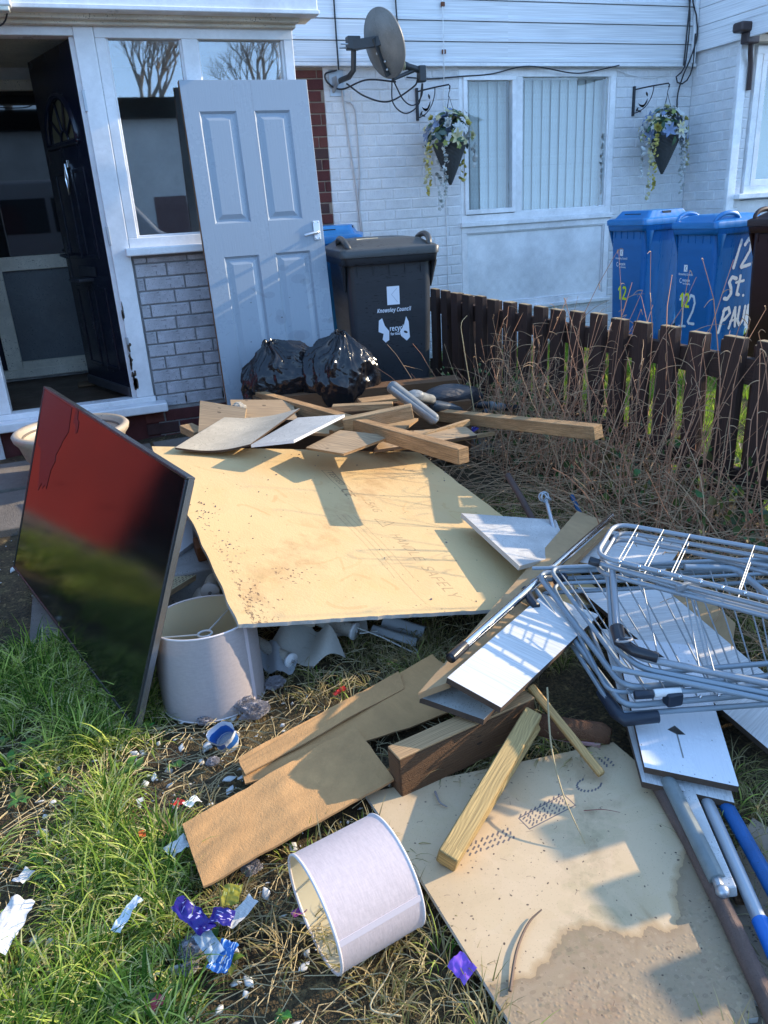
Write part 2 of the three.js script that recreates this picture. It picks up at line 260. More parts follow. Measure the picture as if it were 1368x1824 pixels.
{
  const WX0 = 2.935, WX1 = 4.36, WY0 = 0.455, WY1 = 2.255, R = house;
  const wallBoxes = [box(-3.5, WX0, -0.1, 2.30, -0.25, 0), box(WX1, 5.16, -0.1, 2.30, -0.25, 0), box(WX0, WX1, -0.1, WY0, -0.25, 0), box(WX0, WX1, WY1, 2.30, -0.25, 0), box(-3.5, 5.4, 2.30, 5.1, -0.25, 0)];
  part(R, 'wall', merge([...wallBoxes.slice(1, 4), box(1.86, WX0, -0.1, 2.3, -0.25, 0), box(-0.02, 1.6, 0.1, 2.30, -0.25, 0), box(-3.5, -0.9, 0.1, 2.3, -0.25, 0), box(-0.9, -0.02, 2.16, 2.3, -0.25, 0), box(-0.9, -0.02, -0.1, 0.4, -0.25, 0), box(-3.5, 5.4, 2.30, 5.1, -0.25, 0)]), mMortarPaint);
  part(R, 'bare_wall', box(1.6, 1.86, -0.1, 2.3, -0.25, 0.0005), mMortar);
  bricks(R, 1.56, 1.856, 0.1, 2.255, (m, x, y) => m.position.set(x - 3.2, y - 0.05, -0.002), () => pick(mRedBrick), 'red_brick', 0.07);
  bricks(R, 1.862, WX0 - 0.004, 0.1, 2.255, (m, x, y) => m.position.set(x - 3.2, y - 0.05, -0.0068 + rr(-0.001, 0.001)), () => pick(mWallPaint), 'painted_brick', 0.151);
  bricks(R, WX1 + 0.006, 5.125, 0.1, 2.255, (m, x, y) => m.position.set(x - 3.2, y - 0.05, -0.0068 + rr(-0.001, 0.001)), () => pick(mWallPaint), 'painted_brick', 0.02);
  bricks(R, WX0, WX1, 0.1, 0.44, (m, x, y) => m.position.set(x - 3.2, y - 0.05, -0.0075), () => pick(mWallPaint), 'painted_brick', 0.09);
  // cladding
  const cl = [2.292, 2.427, 2.56, 2.695, 2.83, 2.965];
  for (let i = 0; i < 5; i++) { const a = i === 0 ? 2.292 : cl[i]; part(R, 'cladding_board', uvWorld(beveledBoard(1.30, 5.06, a + 0.003, cl[i + 1] - 0.003, 0.02, 0.052)), mClad[i % 2]); }
  part(R, 'cladding_backing', box(1.2, 5.1, 2.29, 3.0, 0.0, 0.03), M([0.20, 0.20, 0.21], 0.9));
  part(R, 'cladding_trim', rbox(1.30, 5.11, 2.266, 2.291, 0.0, 0.062, 0.004), mWhiteUPVC);
  part(R, 'upper_wall', box(1.2, 5.06, 2.97, 5.1, 0.0, 0.05), mClad[0]);
  part(R, 'corner_trim', rbox(5.045, 5.085, 2.29, 3.0, 0.05, 0.075, 0.006), mWhiteUPVC);
  // window
  const win = part(R, 'window', merge([
    frameGeo(WX0, WX1, 1.165, WY1, -0.06, 0.004, 0.052), box(3.418, 3.484, 1.215, WY1 - 0.052, -0.06, 0.003)]), mWhiteUPVC);
  part(win, 'sash', frameGeo(2.967, 3.428, 1.222, 2.215, -0.045, 0.016, 0.036), mWhiteUPVC);
  part(win, 'bead', frameGeo(3.484, 4.31, 1.216, 2.226, -0.05, -0.004, 0.014), mWhiteUPVC);
  part(win, 'pane', box(3.0, 3.4, 1.255, 2.182, -0.018, -0.016), mGlass);
  part(win, 'pane', box(3.495, 4.298, 1.228, 2.214, -0.024, -0.022), mGlass);
  part(win, 'window_sill', rbox(2.925, 4.37, 1.128, 1.166, -0.03, 0.03, 0.006), mWhiteUPVC);
  const panel = part(R, 'infill_panel', box(2.94, 4.355, 0.46, 1.13, -0.05, -0.018), M([0.95, 0.97, 0.98], 0.5, { map: rep(tMott, 1.5), roughnessMap: rep(tRough, 1.5) }));
  part(panel, 'panel_frame', frameGeo(WX0, WX1, 0.455, 1.128, -0.05, 0.006, 0.05), mWhiteUPVC);
  part(panel, 'panel_frame', frameGeo(2.985, 4.31, 0.505, 1.08, -0.03, -0.004, 0.012), mWhiteUPVC);
  part(panel, 'drip_sill', rbox(2.92, 4.38, 0.43, 0.462, -0.02, 0.035, 0.006), mWhiteUPVC);
  // blinds behind the glass
  const blindM = M([0.62, 0.66, 0.62], 0.85, { phys: true, transmission: 0.25, thickness: 0, map: rep(tStreak, 3, 1) });
  for (const [a, b, y0, y1] of [[2.99, 3.41, 1.22, 2.2], [3.48, 4.3, 1.2, 2.23]]) for (let x = a; x < b - 0.02; x += 0.083) {
    const s = new THREE.PlaneGeometry(0.089, y1 - y0, 4, 1), p = s.attributes.position; for (let i = 0; i < p.count; i++) { const t = p.getX(i) / 0.089; p.setZ(i, 0.006 * (1 - 4 * t * t)); } s.rotateY(rr(0.12, 0.3)).translate(x + 0.045, (y0 + y1) / 2, -0.11); s.computeVertexNormals(); part(win, 'blind_slat', s, blindM);
  }
  part(R, 'blind_rail', box(2.95, 4.34, 2.2, 2.235, -0.15, -0.09), mWhitePlastic);
  part(R, 'room', merge([box(2.6, 4.9, 0.2, 0.25, -2.6, -0.25), box(2.6, 4.9, 2.4, 2.45, -2.6, -0.25), box(2.55, 2.6, 0.2, 2.45, -2.6, -0.25), box(4.9, 4.95, 0.2, 2.45, -2.6, -0.25), box(2.55, 4.95, 0.2, 2.45, -2.65, -2.6)]), M([0.35, 0.33, 0.30], 0.9));
}
function beveledBoard(x0, x1, y0, y1, z0, z1) { // shiplap: face leans out to a lip at the bottom
  const s = new THREE.Shape([[z0, y0], [z1, y0], [z1, y0 + 0.022], [z1 - 0.008, y0 + 0.034], [z1 - 0.008, y1], [z0, y1]].map(p => new THREE.Vector2(...p)));
  const g = new THREE.ExtrudeGeometry(s, { depth: x1 - x0, bevelEnabled: false }); g.rotateY(Math.PI / 2).scale(1, 1, -1); g.translate(x0, 0, 0); const i = g.index; g.computeVertexNormals(); return g;
}
function frameGeo(x0, x1, y0, y1, z0, z1, w) { return merge([rbox(x0, x1, y1 - w, y1, z0, z1, 0.004), rbox(x0, x1, y0, y0 + w, z0, z1, 0.004), rbox(x0, x0 + w, y0 + w - 0.001, y1 - w + 0.001, z0, z1 - 0.0015, 0.004), rbox(x1 - w, x1, y0 + w - 0.001, y1 - w + 0.001, z0, z1 - 0.0015, 0.004)]); }

// ---------- the neighbouring house that steps forward on the right ----------
const wing = thing('neighbouring_house', 'white brick house end stepping forward at right, with brown gutter', 'house', [5.4, 0.05, 0.3]);
{
  const R = wing, X = 5.13, ZF = 0.53;
  part(R, 'wall', merge([box(X, 5.26, -0.1, 2.38, 0.002, ZF), box(5.26, 7.5, -0.1, 1.2, 0.002, ZF - 0.004), box(5.26, 7.5, 2.33, 2.45, 0.002, ZF - 0.004), box(6.6, 7.5, 1.2, 2.33, 0.002, ZF - 0.004), box(5.26, 5.3, 1.2, 2.33, 0.3, ZF - 0.02), box(5.26, 6.6, 1.2, 2.33, 0.002, 0.05)]), mMortarPaint);
  bricks(R, 0.012, ZF - 0.03, 0.1, 2.355, (m, z, y) => { m.position.set(X + 0.0068 - 5.4 + rr(-0.001, 0.001), y - 0.05, z - 0.3); m.rotation.y = -Math.PI / 2; }, () => pick(mWallPaint), 'painted_brick', 0.05);
  part(R, 'corner_post', rbox(X - 0.012, X + 0.07, 0.1, 2.3, ZF - 0.028, ZF + 0.012, 0.006), mWhiteUPVC);
  bricks(R, X + 0.075, 5.255, 0.1, 2.25, (m, x, y) => m.position.set(x - 5.4, y - 0.05, ZF - 0.0075 - 0.3), () => pick(mWallPaint), 'painted_brick', 0.0);
  // cladding on the side and front above
  const ys = [2.37, 2.50, 2.55, 2.68, 2.815, 2.95]; for (let i = 0; i < 5; i++) { const b = i === 0 ? box(5.085, 5.12, ys[0], ys[1] - 0.003, 0.05, 1.6) : box(5.088, 5.12, ys[i], ys[i + 1] - 0.004, 0.05, 1.6); part(R, i ? 'cladding_board' : 'fascia_board', b, mClad[i % 2]); }
  part(R, 'upper_wall', merge([box(5.12, 7.5, 2.372, 5.1, 0.0, 0.53), box(5.1, 7.5, 2.95, 5.1, 0.05, 0.55)]), mClad[1]);
  part(R, 'overhang', box(5.1205, 7.5, 2.46, 2.95, 0.531, 0.55), mClad[0]);
  // brown gutter and downpipe
  const brown = M([0.055, 0.035, 0.035], 0.5, { map: rep(tMott, 4) });
  const gut = part(R, 'gutter', rbox(4.99, 7.0, 2.405, 2.475, 0.555, 0.665, 0.02, 3), brown);
  part(gut, 'outlet', rbox(5.07, 5.19, 2.33, 2.41, 0.57, 0.65, 0.012), brown);
  part(gut, 'downpipe', polyTube([V(5.15, 2.36, 0.60), V(5.17, 2.28, 0.585), V(5.205, 2.2, 0.565), V(5.215, 2.02, 0.56)], 0.02, 10), brown);
  part(R, 'soffit', rbox(5.2, 7.2, 2.345, 2.40, 0.50, 0.62, 0.008), M([0.55, 0.52, 0.45], 0.7, { map: rep(tDirty, 2) }));
  const win = part(R, 'window', merge([frameGeo(5.285, 6.6, 1.255, 2.335, 0.46, 0.545, 0.06)]), mWhiteUPVC);
  part(win, 'sash', frameGeo(5.345, 6.3, 1.31, 2.28, 0.48, 0.55, 0.05), mWhiteUPVC);
  part(win, 'pane', box(5.39, 6.26, 1.355, 2.235, 0.505, 0.508), mGlass);
  part(win, 'window_sill', rbox(5.19, 6.7, 1.215, 1.256, 0.5, 0.60, 0.006), mWhiteUPVC);
  part(win, 'curtain', box(5.4, 6.3, 1.3, 2.3, 0.3, 0.31), M([0.45, 0.5, 0.45], 0.9));
}

// ---------- porch ----------
const porch = thing('porch', 'white framed glazed porch with dark open front door and brick base', 'porch', [0.4, 0.1, 1.1]);
{
  const R = porch, Z = 1.25, mCream = M([0.80, 0.76, 0.66], 0.6, { map: rep(tDirty, 1.2), roughnessMap: rep(tRough, 2) });
  const mFrame = M([0.93, 0.94, 0.95], 0.42, { map: rep(tMott, 0.9), roughnessMap: rep(tRough, 1.3) });
  // fascia, soffit, roof
  part(R, 'fascia_board', rbox(-2.2, 1.42, 2.295, 2.42, 1.34, 1.42, 0.006), mFrame);
  part(R, 'fascia_lip', rbox(-2.2, 1.425, 2.283, 2.305, 1.33, 1.432, 0.005), mFrame);
  part(R, 'soffit', box(-2.2, 1.41, 2.285, 2.295, 1.19, 1.335), mCream);
  part(R, 'header', rbox(-2.2, 1.325, 2.245, 2.287, 1.17, 1.30, 0.005), mCream);
  part(R, 'header_board', rbox(-2.2, 1.335, 2.262, 2.300, 1.29, 1.345, 0.006), mCream);
  part(R, 'roof', merge([box(-2.2, 1.42, 2.42, 2.47, 0.07, 1.42), box(-2.2, 1.36, 2.30, 2.33, 0.0, 1.3)]), mCream);
  part(R, 'side_wall', merge([box(1.2, 1.31, 0.0, 1.12, 0.02, 1.14), box(-2.2, -2.1, 0.0, 2.3, 0.02, 1.25), box(-2.2, -0.6, 0, 2.25, 1.15, 1.25)]), mMortarPaint);
  part(R, 'side_blocker', box(1.24, 1.31, 1.12, 2.25, 0.02, 1.18), mFrame);  // unseen side closed solid to keep the porch interior dark
  part(R, 'dim_lining', merge([box(0.05, 1.235, 0.32, 2.262, 0.002, 0.02), box(1.222, 1.238, 0.32, 2.262, 0.02, 1.17)]), M([0.40, 0.42, 0.42], 0.9, { map: rep(tMott, 1) }));  // grey lining added behind the glass to darken the interior
  part(R, 'floor', box(-2.1, 1.2, 0.28, 0.318, 0.0, 1.24), M([0.085, 0.06, 0.045], 0.7, { map: rep(tWood, 0.8, 2), roughnessMap: rep(tRough, 2) }));
  // door frame
  part(R, 'door_frame', merge([rbox(0.172, 0.272, 0.345, 2.247, 1.16, 1.262, 0.006), rbox(-0.60, -0.512, 0.345, 2.247, 1.16, 1.262, 0.006), rbox(-0.513, 0.173, 2.203, 2.246, 1.16, 1.258, 0.006)]), mFrame);
  part(R, 'door_stop', rbox(0.148, 0.178, 0.345, 2.205, 1.19, 1.235, 0.004), mFrame);
  const worn = M([0.10, 0.075, 0.055], 0.95, { map: rep(tDirty, 6) });
  for (let i = 0; i < 16; i++) { const y = 0.42 + rnd() * rnd() * 0.9; part(R, 'rot_patch', patchGeo(0.174 + rr(-0.004, 0.012), y, 1.2625, rr(0.004, 0.012), rr(0.01, 0.045)), worn); }
  part(R, 'hinge', rbox(0.166, 0.182, 1.86, 1.96, 1.225, 1.264, 0.003), mSteel); part(R, 'hinge', rbox(0.166, 0.182, 1.2, 1.3, 1.225, 1.264, 0.003), mSteel); part(R, 'hinge', rbox(0.166, 0.182, 0.6, 0.7, 1.225, 1.264, 0.003), mSteel);
  part(R, 'threshold', merge([rbox(-0.62, 0.335, 0.258, 0.312, 1.19, 1.345, 0.01), rbox(-0.60, 0.28, 0.31, 0.345, 1.17, 1.27, 0.008)]), mFrame);
  // glazing
  const fz0 = 1.185, fz1 = 1.262;
  part(R, 'window_frame', merge([frameGeo(0.273, 1.312, 1.178, 2.247, fz0, fz1, 0.052), rbox(0.706, 0.79, 1.229, 2.196, fz0, fz1 - 0.0015, 0.005)]), mFrame);
  part(R, 'glazing_bead', frameGeo(0.322, 0.712, 1.226, 2.222, 1.2, 1.247, 0.016), mFrame); part(R, 'glazing_bead', frameGeo(0.782, 1.262, 1.226, 2.222, 1.2, 1.247, 0.016), mFrame);
  part(R, 'pane', box(0.33, 0.70, 1.235, 2.21, 1.222, 1.226), mGlassPorch);
  part(R, 'pane', box(0.79, 1.255, 1.235, 2.21, 1.222, 1.226), mGlassPorch);
  part(R, 'window_sill', rbox(0.245, 1.335, 1.138, 1.180, 1.19, 1.335, 0.008), mFrame);
  // brick base
  const base = part(R, 'base_wall', box(0.275, 1.305, 0.0, 1.138, 1.13, 1.238), M([0.40, 0.40, 0.42], 0.9, { map: rep(tDirty, 1.8), bumpMap: rep(tFine, 4), bumpScale: 0.003 }));
  const mPB = [0, 1, 2].map(i => M([0.78 - 0.06 * i, 0.77 - 0.06 * i, 0.79 - 0.06 * i], 0.85, { map: rep(tGrime, 1.6 + i), bumpMap: rep(tFine, 5), bumpScale: 0.005 }));
  bricks(base, 0.285, 1.30, 0.27, 1.13, (m, x, y) => m.position.set(x - 0.4, y - 0.1, 1.24 - 1.1 - 0.0015), () => pick(mPB), 'brick', 0.04);
  bricks(base, 0.2, 1.30, 0.03, 0.26, (m, x, y) => m.position.set(x - 0.4, y - 0.1, 1.24 - 1.1 - 0.004), () => pick(mRedBrick), 'red_brick', 0.12);
  part(R, 'plinth', box(-2.1, 0.3, -0.02, 0.26, 1.12, 1.235), mRedBrick[1]);
  // inner screen seen through the doorway
  const inner = part(R, 'hall_screen', merge([rbox(-0.50, -0.03, 1.055, 1.145, 0.002, 0.05, 0.004), rbox(-0.60, -0.50, 0.40, 2.16, 0.0, 0.052, 0.004), rbox(-0.03, 0.04, 0.40, 2.16, 0.0, 0.052, 0.004), rbox(-0.50, -0.03, 0.40, 0.452, 0.002, 0.05, 0.004), rbox(-0.95, 0.04, 0.345, 0.402, 0, 0.07, 0.004), rbox(-0.95, 0.04, 2.13, 2.19, 0, 0.05, 0.004)]), mCream);
  part(inner, 'lower_panel', box(-0.505, -0.025, 0.445, 1.06, 0.008, 0.022), M([0.13, 0.155, 0.18], 0.5, { map: rep(tDirty, 1.5), roughnessMap: rep(tRough, 2) }));
  part(inner, 'dark_pane', box(-0.505, -0.025, 1.14, 2.14, 0.012, 0.016), M([0.012, 0.013, 0.015], 0.02, { phys: true, ior: 1.6 }));
  part(inner, 'dark_door', box(-0.95, -0.595, 0.40, 2.14, -0.01, 0.02), M([0.01, 0.012, 0.025], 0.3));
  part(R, 'ceiling', box(-2.1, 1.25, 2.262, 2.28, 0.01, 1.17), mCream);
  part(R, 'door_mat_board', rbox(-0.16, -0.02, 0.32, 0.336, 0.42, 0.56, 0.01), M([0.10, 0.06, 0.03], 0.9));
  // dark front door, swung inwards
  const mNavy = M([0.006, 0.009, 0.022], 0.32, { roughnessMap: rep(tRough, 2), map: rep(tMott, 2) });
  const hinge = V(0.165, 0.35, 1.215), free = V(-0.055, 0.35, 0.575), w = 0.68, h = 1.845, u = free.clone().sub(hinge).normalize(), ang = Math.atan2(-u.z, u.x);
  const leafM = new THREE.Matrix4().makeRotationY(ang).setPosition(hinge);   // local x along the leaf from the hinge, z towards the porch front
  const L = g => g.applyMatrix4(leafM);
  const S = new THREE.Shape([[0, 0], [w, 0], [w, h], [0, h]].map(p => new THREE.Vector2(...p)));
  const fan = new THREE.Path(); const fc = [w / 2, 1.40], fr = 0.22; fan.moveTo(fc[0] - fr, fc[1]); fan.absarc(fc[0], fc[1], fr, Math.PI, 0, true); fan.lineTo(fc[0] - fr, fc[1]); S.holes.push(fan);
  const side = ang > 0 ? -1 : 1;
  const leaf = part(R, 'door', L(new THREE.ExtrudeGeometry(S, { depth: 0.044, bevelEnabled: false }).translate(0, 0, -0.022)), mNavy);
  part(leaf, 'fan_glass', L(new THREE.ShapeGeometry(new THREE.Shape([...Array(17)].map((_, i) => new THREE.Vector2(fc[0] + fr * Math.cos(i / 16 * Math.PI), fc[1] + fr * Math.sin(i / 16 * Math.PI)))))), M([0.30, 0.26, 0.15], 0.15, { phys: true, transmission: 0.5, thickness: 0 }));
  for (const sg of [1, -1]) {
    const z = 0.022 * sg, rim = []; for (let i = 0; i <= 20; i++) rim.push(V(fc[0] + (fr + 0.012) * Math.cos(i / 20 * Math.PI), fc[1] + (fr + 0.012) * Math.sin(i / 20 * Math.PI), z)); part(leaf, 'fan_frame', L(polyTube(rim, 0.018, 8)), mNavy);
    part(leaf, 'fan_frame', L(polyTube([V(fc[0] - fr - 0.02, fc[1] - 0.01, z), V(fc[0] + fr + 0.02, fc[1] - 0.01, z)], 0.018, 8)), mNavy);
    for (const a of [36, 72, 108, 144]) part(leaf, 'fan_bar', L(polyTube([V(fc[0] + 0.06 * Math.cos(a * D2R), fc[1] + 0.06 * Math.sin(a * D2R), z * 0.5), V(fc[0] + fr * Math.cos(a * D2R), fc[1] + fr * Math.sin(a * D2R), z * 0.5)], 0.007, 6)), mNavy);
    const arc = []; for (let i = 0; i <= 12; i++) arc.push(V(fc[0] + 0.06 * Math.cos(i / 12 * Math.PI), fc[1] + 0.06 * Math.sin(i / 12 * Math.PI), z * 0.5)); part(leaf, 'fan_bar', L(polyTube(arc, 0.007, 6)), mNavy);
    for (const [x0, x1, y0, y1] of [[0.1, 0.3, 0.78, 1.26], [0.38, 0.58, 0.78, 1.26], [0.1, 0.3, 0.14, 0.62], [0.38, 0.58, 0.14, 0.62]]) part(leaf, 'moulding', L(frameGeo(x0, x1, y0, y1, z - 0.006, z + 0.006, 0.022)), mNavy);
    part(leaf, 'letterbox', L(rbox(0.20, 0.48, 0.68, 0.735, z - 0.006, z + 0.008 * sg + 0.006, 0.004)), mBlackPlastic);
    part(leaf, 'weatherboard', L(rbox(0.0, w, 0.0, 0.055, z - 0.012, z + 0.012, 0.006)), M([0.03, 0.03, 0.035], 0.5));
    const hx = w - 0.05; part(leaf, 'handle', L(merge([rbox(hx - 0.016, hx + 0.016, 0.66, 0.9, z - 0.005, z + 0.005, 0.004), polyTube([V(hx, 0.80, z), V(hx, 0.80, z + 0.045 * sg), V(hx - 0.03, 0.80, z + 0.05 * sg), V(hx - 0.12, 0.79, z + 0.05 * sg)], 0.009, 8)])), mBlackPlastic);
    part(leaf, 'knocker', L(merge([rbox(w / 2 - 0.012, w / 2 + 0.012, 1.27, 1.31, z - 0.008, z + 0.008, 0.004), polyTube([V(w / 2, 1.29, z + 0.015 * sg), V(w / 2 - 0.016, 1.22, z + 0.018 * sg), V(w / 2, 1.13, z + 0.02 * sg), V(w / 2 + 0.016, 1.22, z + 0.018 * sg), V(w / 2, 1.29, z + 0.015 * sg)], 0.006, 6)])), mChrome);
  }
  part(leaf, 'hanging_letterbox', L(rbox(0.26, 0.44, 0.655, 0.672, -0.11, -0.02, 0.003)), mBlackPlastic);
  // flood lamp over the door
  const lamp = part(R, 'lamp_box', rbox(-0.75, -0.085, 2.275, 2.33, 1.43, 1.50, 0.008), mFrame); part(lamp, 'lamp_cover', rbox(-0.74, -0.095, 2.255, 2.277, 1.44, 1.495, 0.006), M([0.6, 0.6, 0.52], 0.3));
  part(lamp, 'lamp_cable', tube([[-0.1, 2.275, 1.44], [-0.15, 2.215, 1.4], [-0.3, 2.2, 1.36], [-0.5, 2.215, 1.34]], 0.004), mCable);
}
function patchGeo(x, y, z, w, h) { const s = new THREE.Shape(); const n = 9; for (let i = 0; i < n; i++) { const a = i / n * Math.PI * 2, k = rr(0.6, 1.15); const p = [x + w * k * Math.cos(a), y + h * k * Math.sin(a)]; i ? s.lineTo(...p) : s.moveTo(...p); } return new THREE.ExtrudeGeometry(s, { depth: 0.003, bevelEnabled: false }).translate(0, 0, z - 0.001); }

// ---------- grey panelled door leaning on the porch ----------
{
  const paint = M([0.33, 0.385, 0.44], 0.4, { map: rep(tDoor(), 1, 1), roughnessMap: rep(tRough, 1.5), bumpMap: rep(tStreakV(), 2, 2), bumpScale: 0.0002 });
  const D = thing('panelled_door', 'loose pale grey panelled door leaning against the porch window', 'door', [0.655, 0.09, 1.57]); D.rotation.x = -6.6 * D2R;
  const w = 0.69, h = 1.912, t = 0.04, P = [[0.08, 0.28, 1.195, 1.762], [0.378, 0.577, 1.195, 1.762], [0.1, 0.298, 0.30, 1.02], [0.393, 0.6, 0.30, 1.022]];
  const S = new THREE.Shape([[0, 0], [w, 0], [w, h], [0, h]].map(p => new THREE.Vector2(...p)));
  for (const [a, b, c, d] of P) S.holes.push(new THREE.Path([[a, c], [b, c], [b, d], [a, d]].map(p => new THREE.Vector2(...p))));
  const slab = new THREE.ExtrudeGeometry(S, { depth: t - 0.002, bevelEnabled: true, bevelSize: 0.0015, bevelThickness: 0.001, bevelSegments: 1 }).translate(0, 0, -t);
  part(D, 'door_slab', slab, paint, true);
  for (const [a, b, c, d] of P) { // recess sloping in, then a raised field
    const ring = (i, z) => [V(a + i, c + i, z), V(b - i, c + i, z), V(b - i, d - i, z), V(a + i, d - i, z)], r = [ring(0, -0.001), ring(0.012, -0.012), ring(0.022, -0.012), ring(0.046, -0.003), ring(0.05, -0.003)];
    const pos = [], q = (A, B, C, E) => { for (const p of [A, B, C, A, C, E]) pos.push(p.x, p.y, p.z); };
    for (let k = 0; k < 4; k++) for (let i = 0; i < 4; i++) { const j = (i + 1) % 4; q(r[k][i], r[k][j], r[k + 1][j], r[k + 1][i]); } q(...r[4]);
    const g = new THREE.BufferGeometry(); g.setAttribute('position', new THREE.Float32BufferAttribute(pos, 3)); const uv = []; for (let i = 0; i < pos.length; i += 3) uv.push(pos[i], pos[i + 1]); g.setAttribute('uv', new THREE.Float32BufferAttribute(uv, 2)); g.computeVertexNormals();
    part(D, 'panel', g, paint, true);
  }
  part(D, 'edge_strip', new THREE.BoxGeometry(0.003, h, t - 0.006).translate(-0.0028, h / 2, -t / 2), M([0.22, 0.12, 0.06], 0.9, { map: rep(tDirty, 4) }), true);
  const hn = part(D, 'handle', new RoundedBoxGeometry(0.04, 0.105, 0.008, 2, 0.003).translate(0.652, 1.128, 0.004), M([0.66, 0.67, 0.68], 0.3, { metalness: 0.6 }), true);
  part(hn, 'lever', polyTube([V(0.652, 1.115, 0.005), V(0.652, 1.115, 0.04), V(0.64, 1.114, 0.05), V(0.60, 1.106, 0.052), V(0.565, 1.1, 0.05)], 0.0085, 10), M([0.66, 0.67, 0.68], 0.3, { metalness: 0.6 }), true);
  for (const y of [1.085, 1.17]) for (const x of [0.64, 0.664]) part(hn, 'screw', new THREE.SphereGeometry(0.004, 8, 6).translate(x, y, 0.008), mSteel, true);
  function tDoor() { return canvasTex(512, 1024, (c, W, H) => { c.fillStyle = '#f2f3f4'; c.fillRect(0, 0, W, H); seed = 77; for (let i = 0; i < 900; i++) { c.strokeStyle = css([150, 155, 165], rr(0.02, 0.1)); c.beginPath(); const x = rnd() * W, y = rnd() * H; c.moveTo(x, y); c.lineTo(x + rr(-6, 6), y + rr(10, 90)); c.stroke(); }
    for (let i = 0; i < 45; i++) { c.fillStyle = css(pick([[250, 250, 248], [215, 205, 185], [120, 110, 100]]), rr(0.3, 0.9)); c.beginPath(); c.ellipse(rnd() * W, rnd() * H, rr(0.8, 3), rr(0.8, 3.5), 0, 0, 7); c.fill(); }
    for (let i = 0; i < 24; i++) { c.fillStyle = css(pick([[150, 134, 106], [130, 126, 120]]), 0.10); c.beginPath(); c.ellipse(W * rr(0.25, 0.75), H * rr(0.05, 0.65), rr(8, 42), rr(6, 30), rr(0, 3), 0, 7); c.fill(); }
    c.strokeStyle = css([225, 220, 205], 0.9); c.lineWidth = 1.5; for (let i = 0; i < 26; i++) { c.lineWidth = rr(0.6, 2); const x = rnd() * W, y = rnd() * H; c.beginPath(); c.moveTo(x, y); c.lineTo(x + rr(-14, 14), y + rr(-30, 30)); c.stroke(); } c.strokeStyle = css([96, 90, 84], 0.5); for (let i = 0; i < 18; i++) { c.lineWidth = rr(0.5, 1.4); const x = rnd() * W, y = rnd() * H; c.beginPath(); c.moveTo(x, y); c.lineTo(x + rr(-26, 26), y + rr(-18, 18)); c.stroke(); } }); }
  function tStreakV() { return tex(512, (x, y) => tWn(x, y * 0.0625), false); }
}

// ---------- wheelie bins ----------
const mBinGrey = M([0.040, 0.046, 0.056], 0.5, { map: rep(tDirty, 1.3), roughnessMap: rep(tRough, 1.6) }), mBinGreyLid = M([0.075, 0.08, 0.082], 0.55, { map: rep(tDirty, 1.7), roughnessMap: rep(tRough, 1.6) });
const mBinBlue = M([0.012, 0.17, 0.50], 0.42, { map: rep(tMott, 1.3), roughnessMap: rep(tRough, 1.6) }), mBinBlueLid = M([0.03, 0.25, 0.62], 0.42, { map: rep(tMott, 1.5), roughnessMap: rep(tRough, 1.6) });
const mBinBrown = M([0.045, 0.014, 0.012], 0.45, { map: rep(tMott, 1.3), roughnessMap: rep(tRough, 1.6) });
const mTyre = M([0.018, 0.018, 0.018], 0.85);
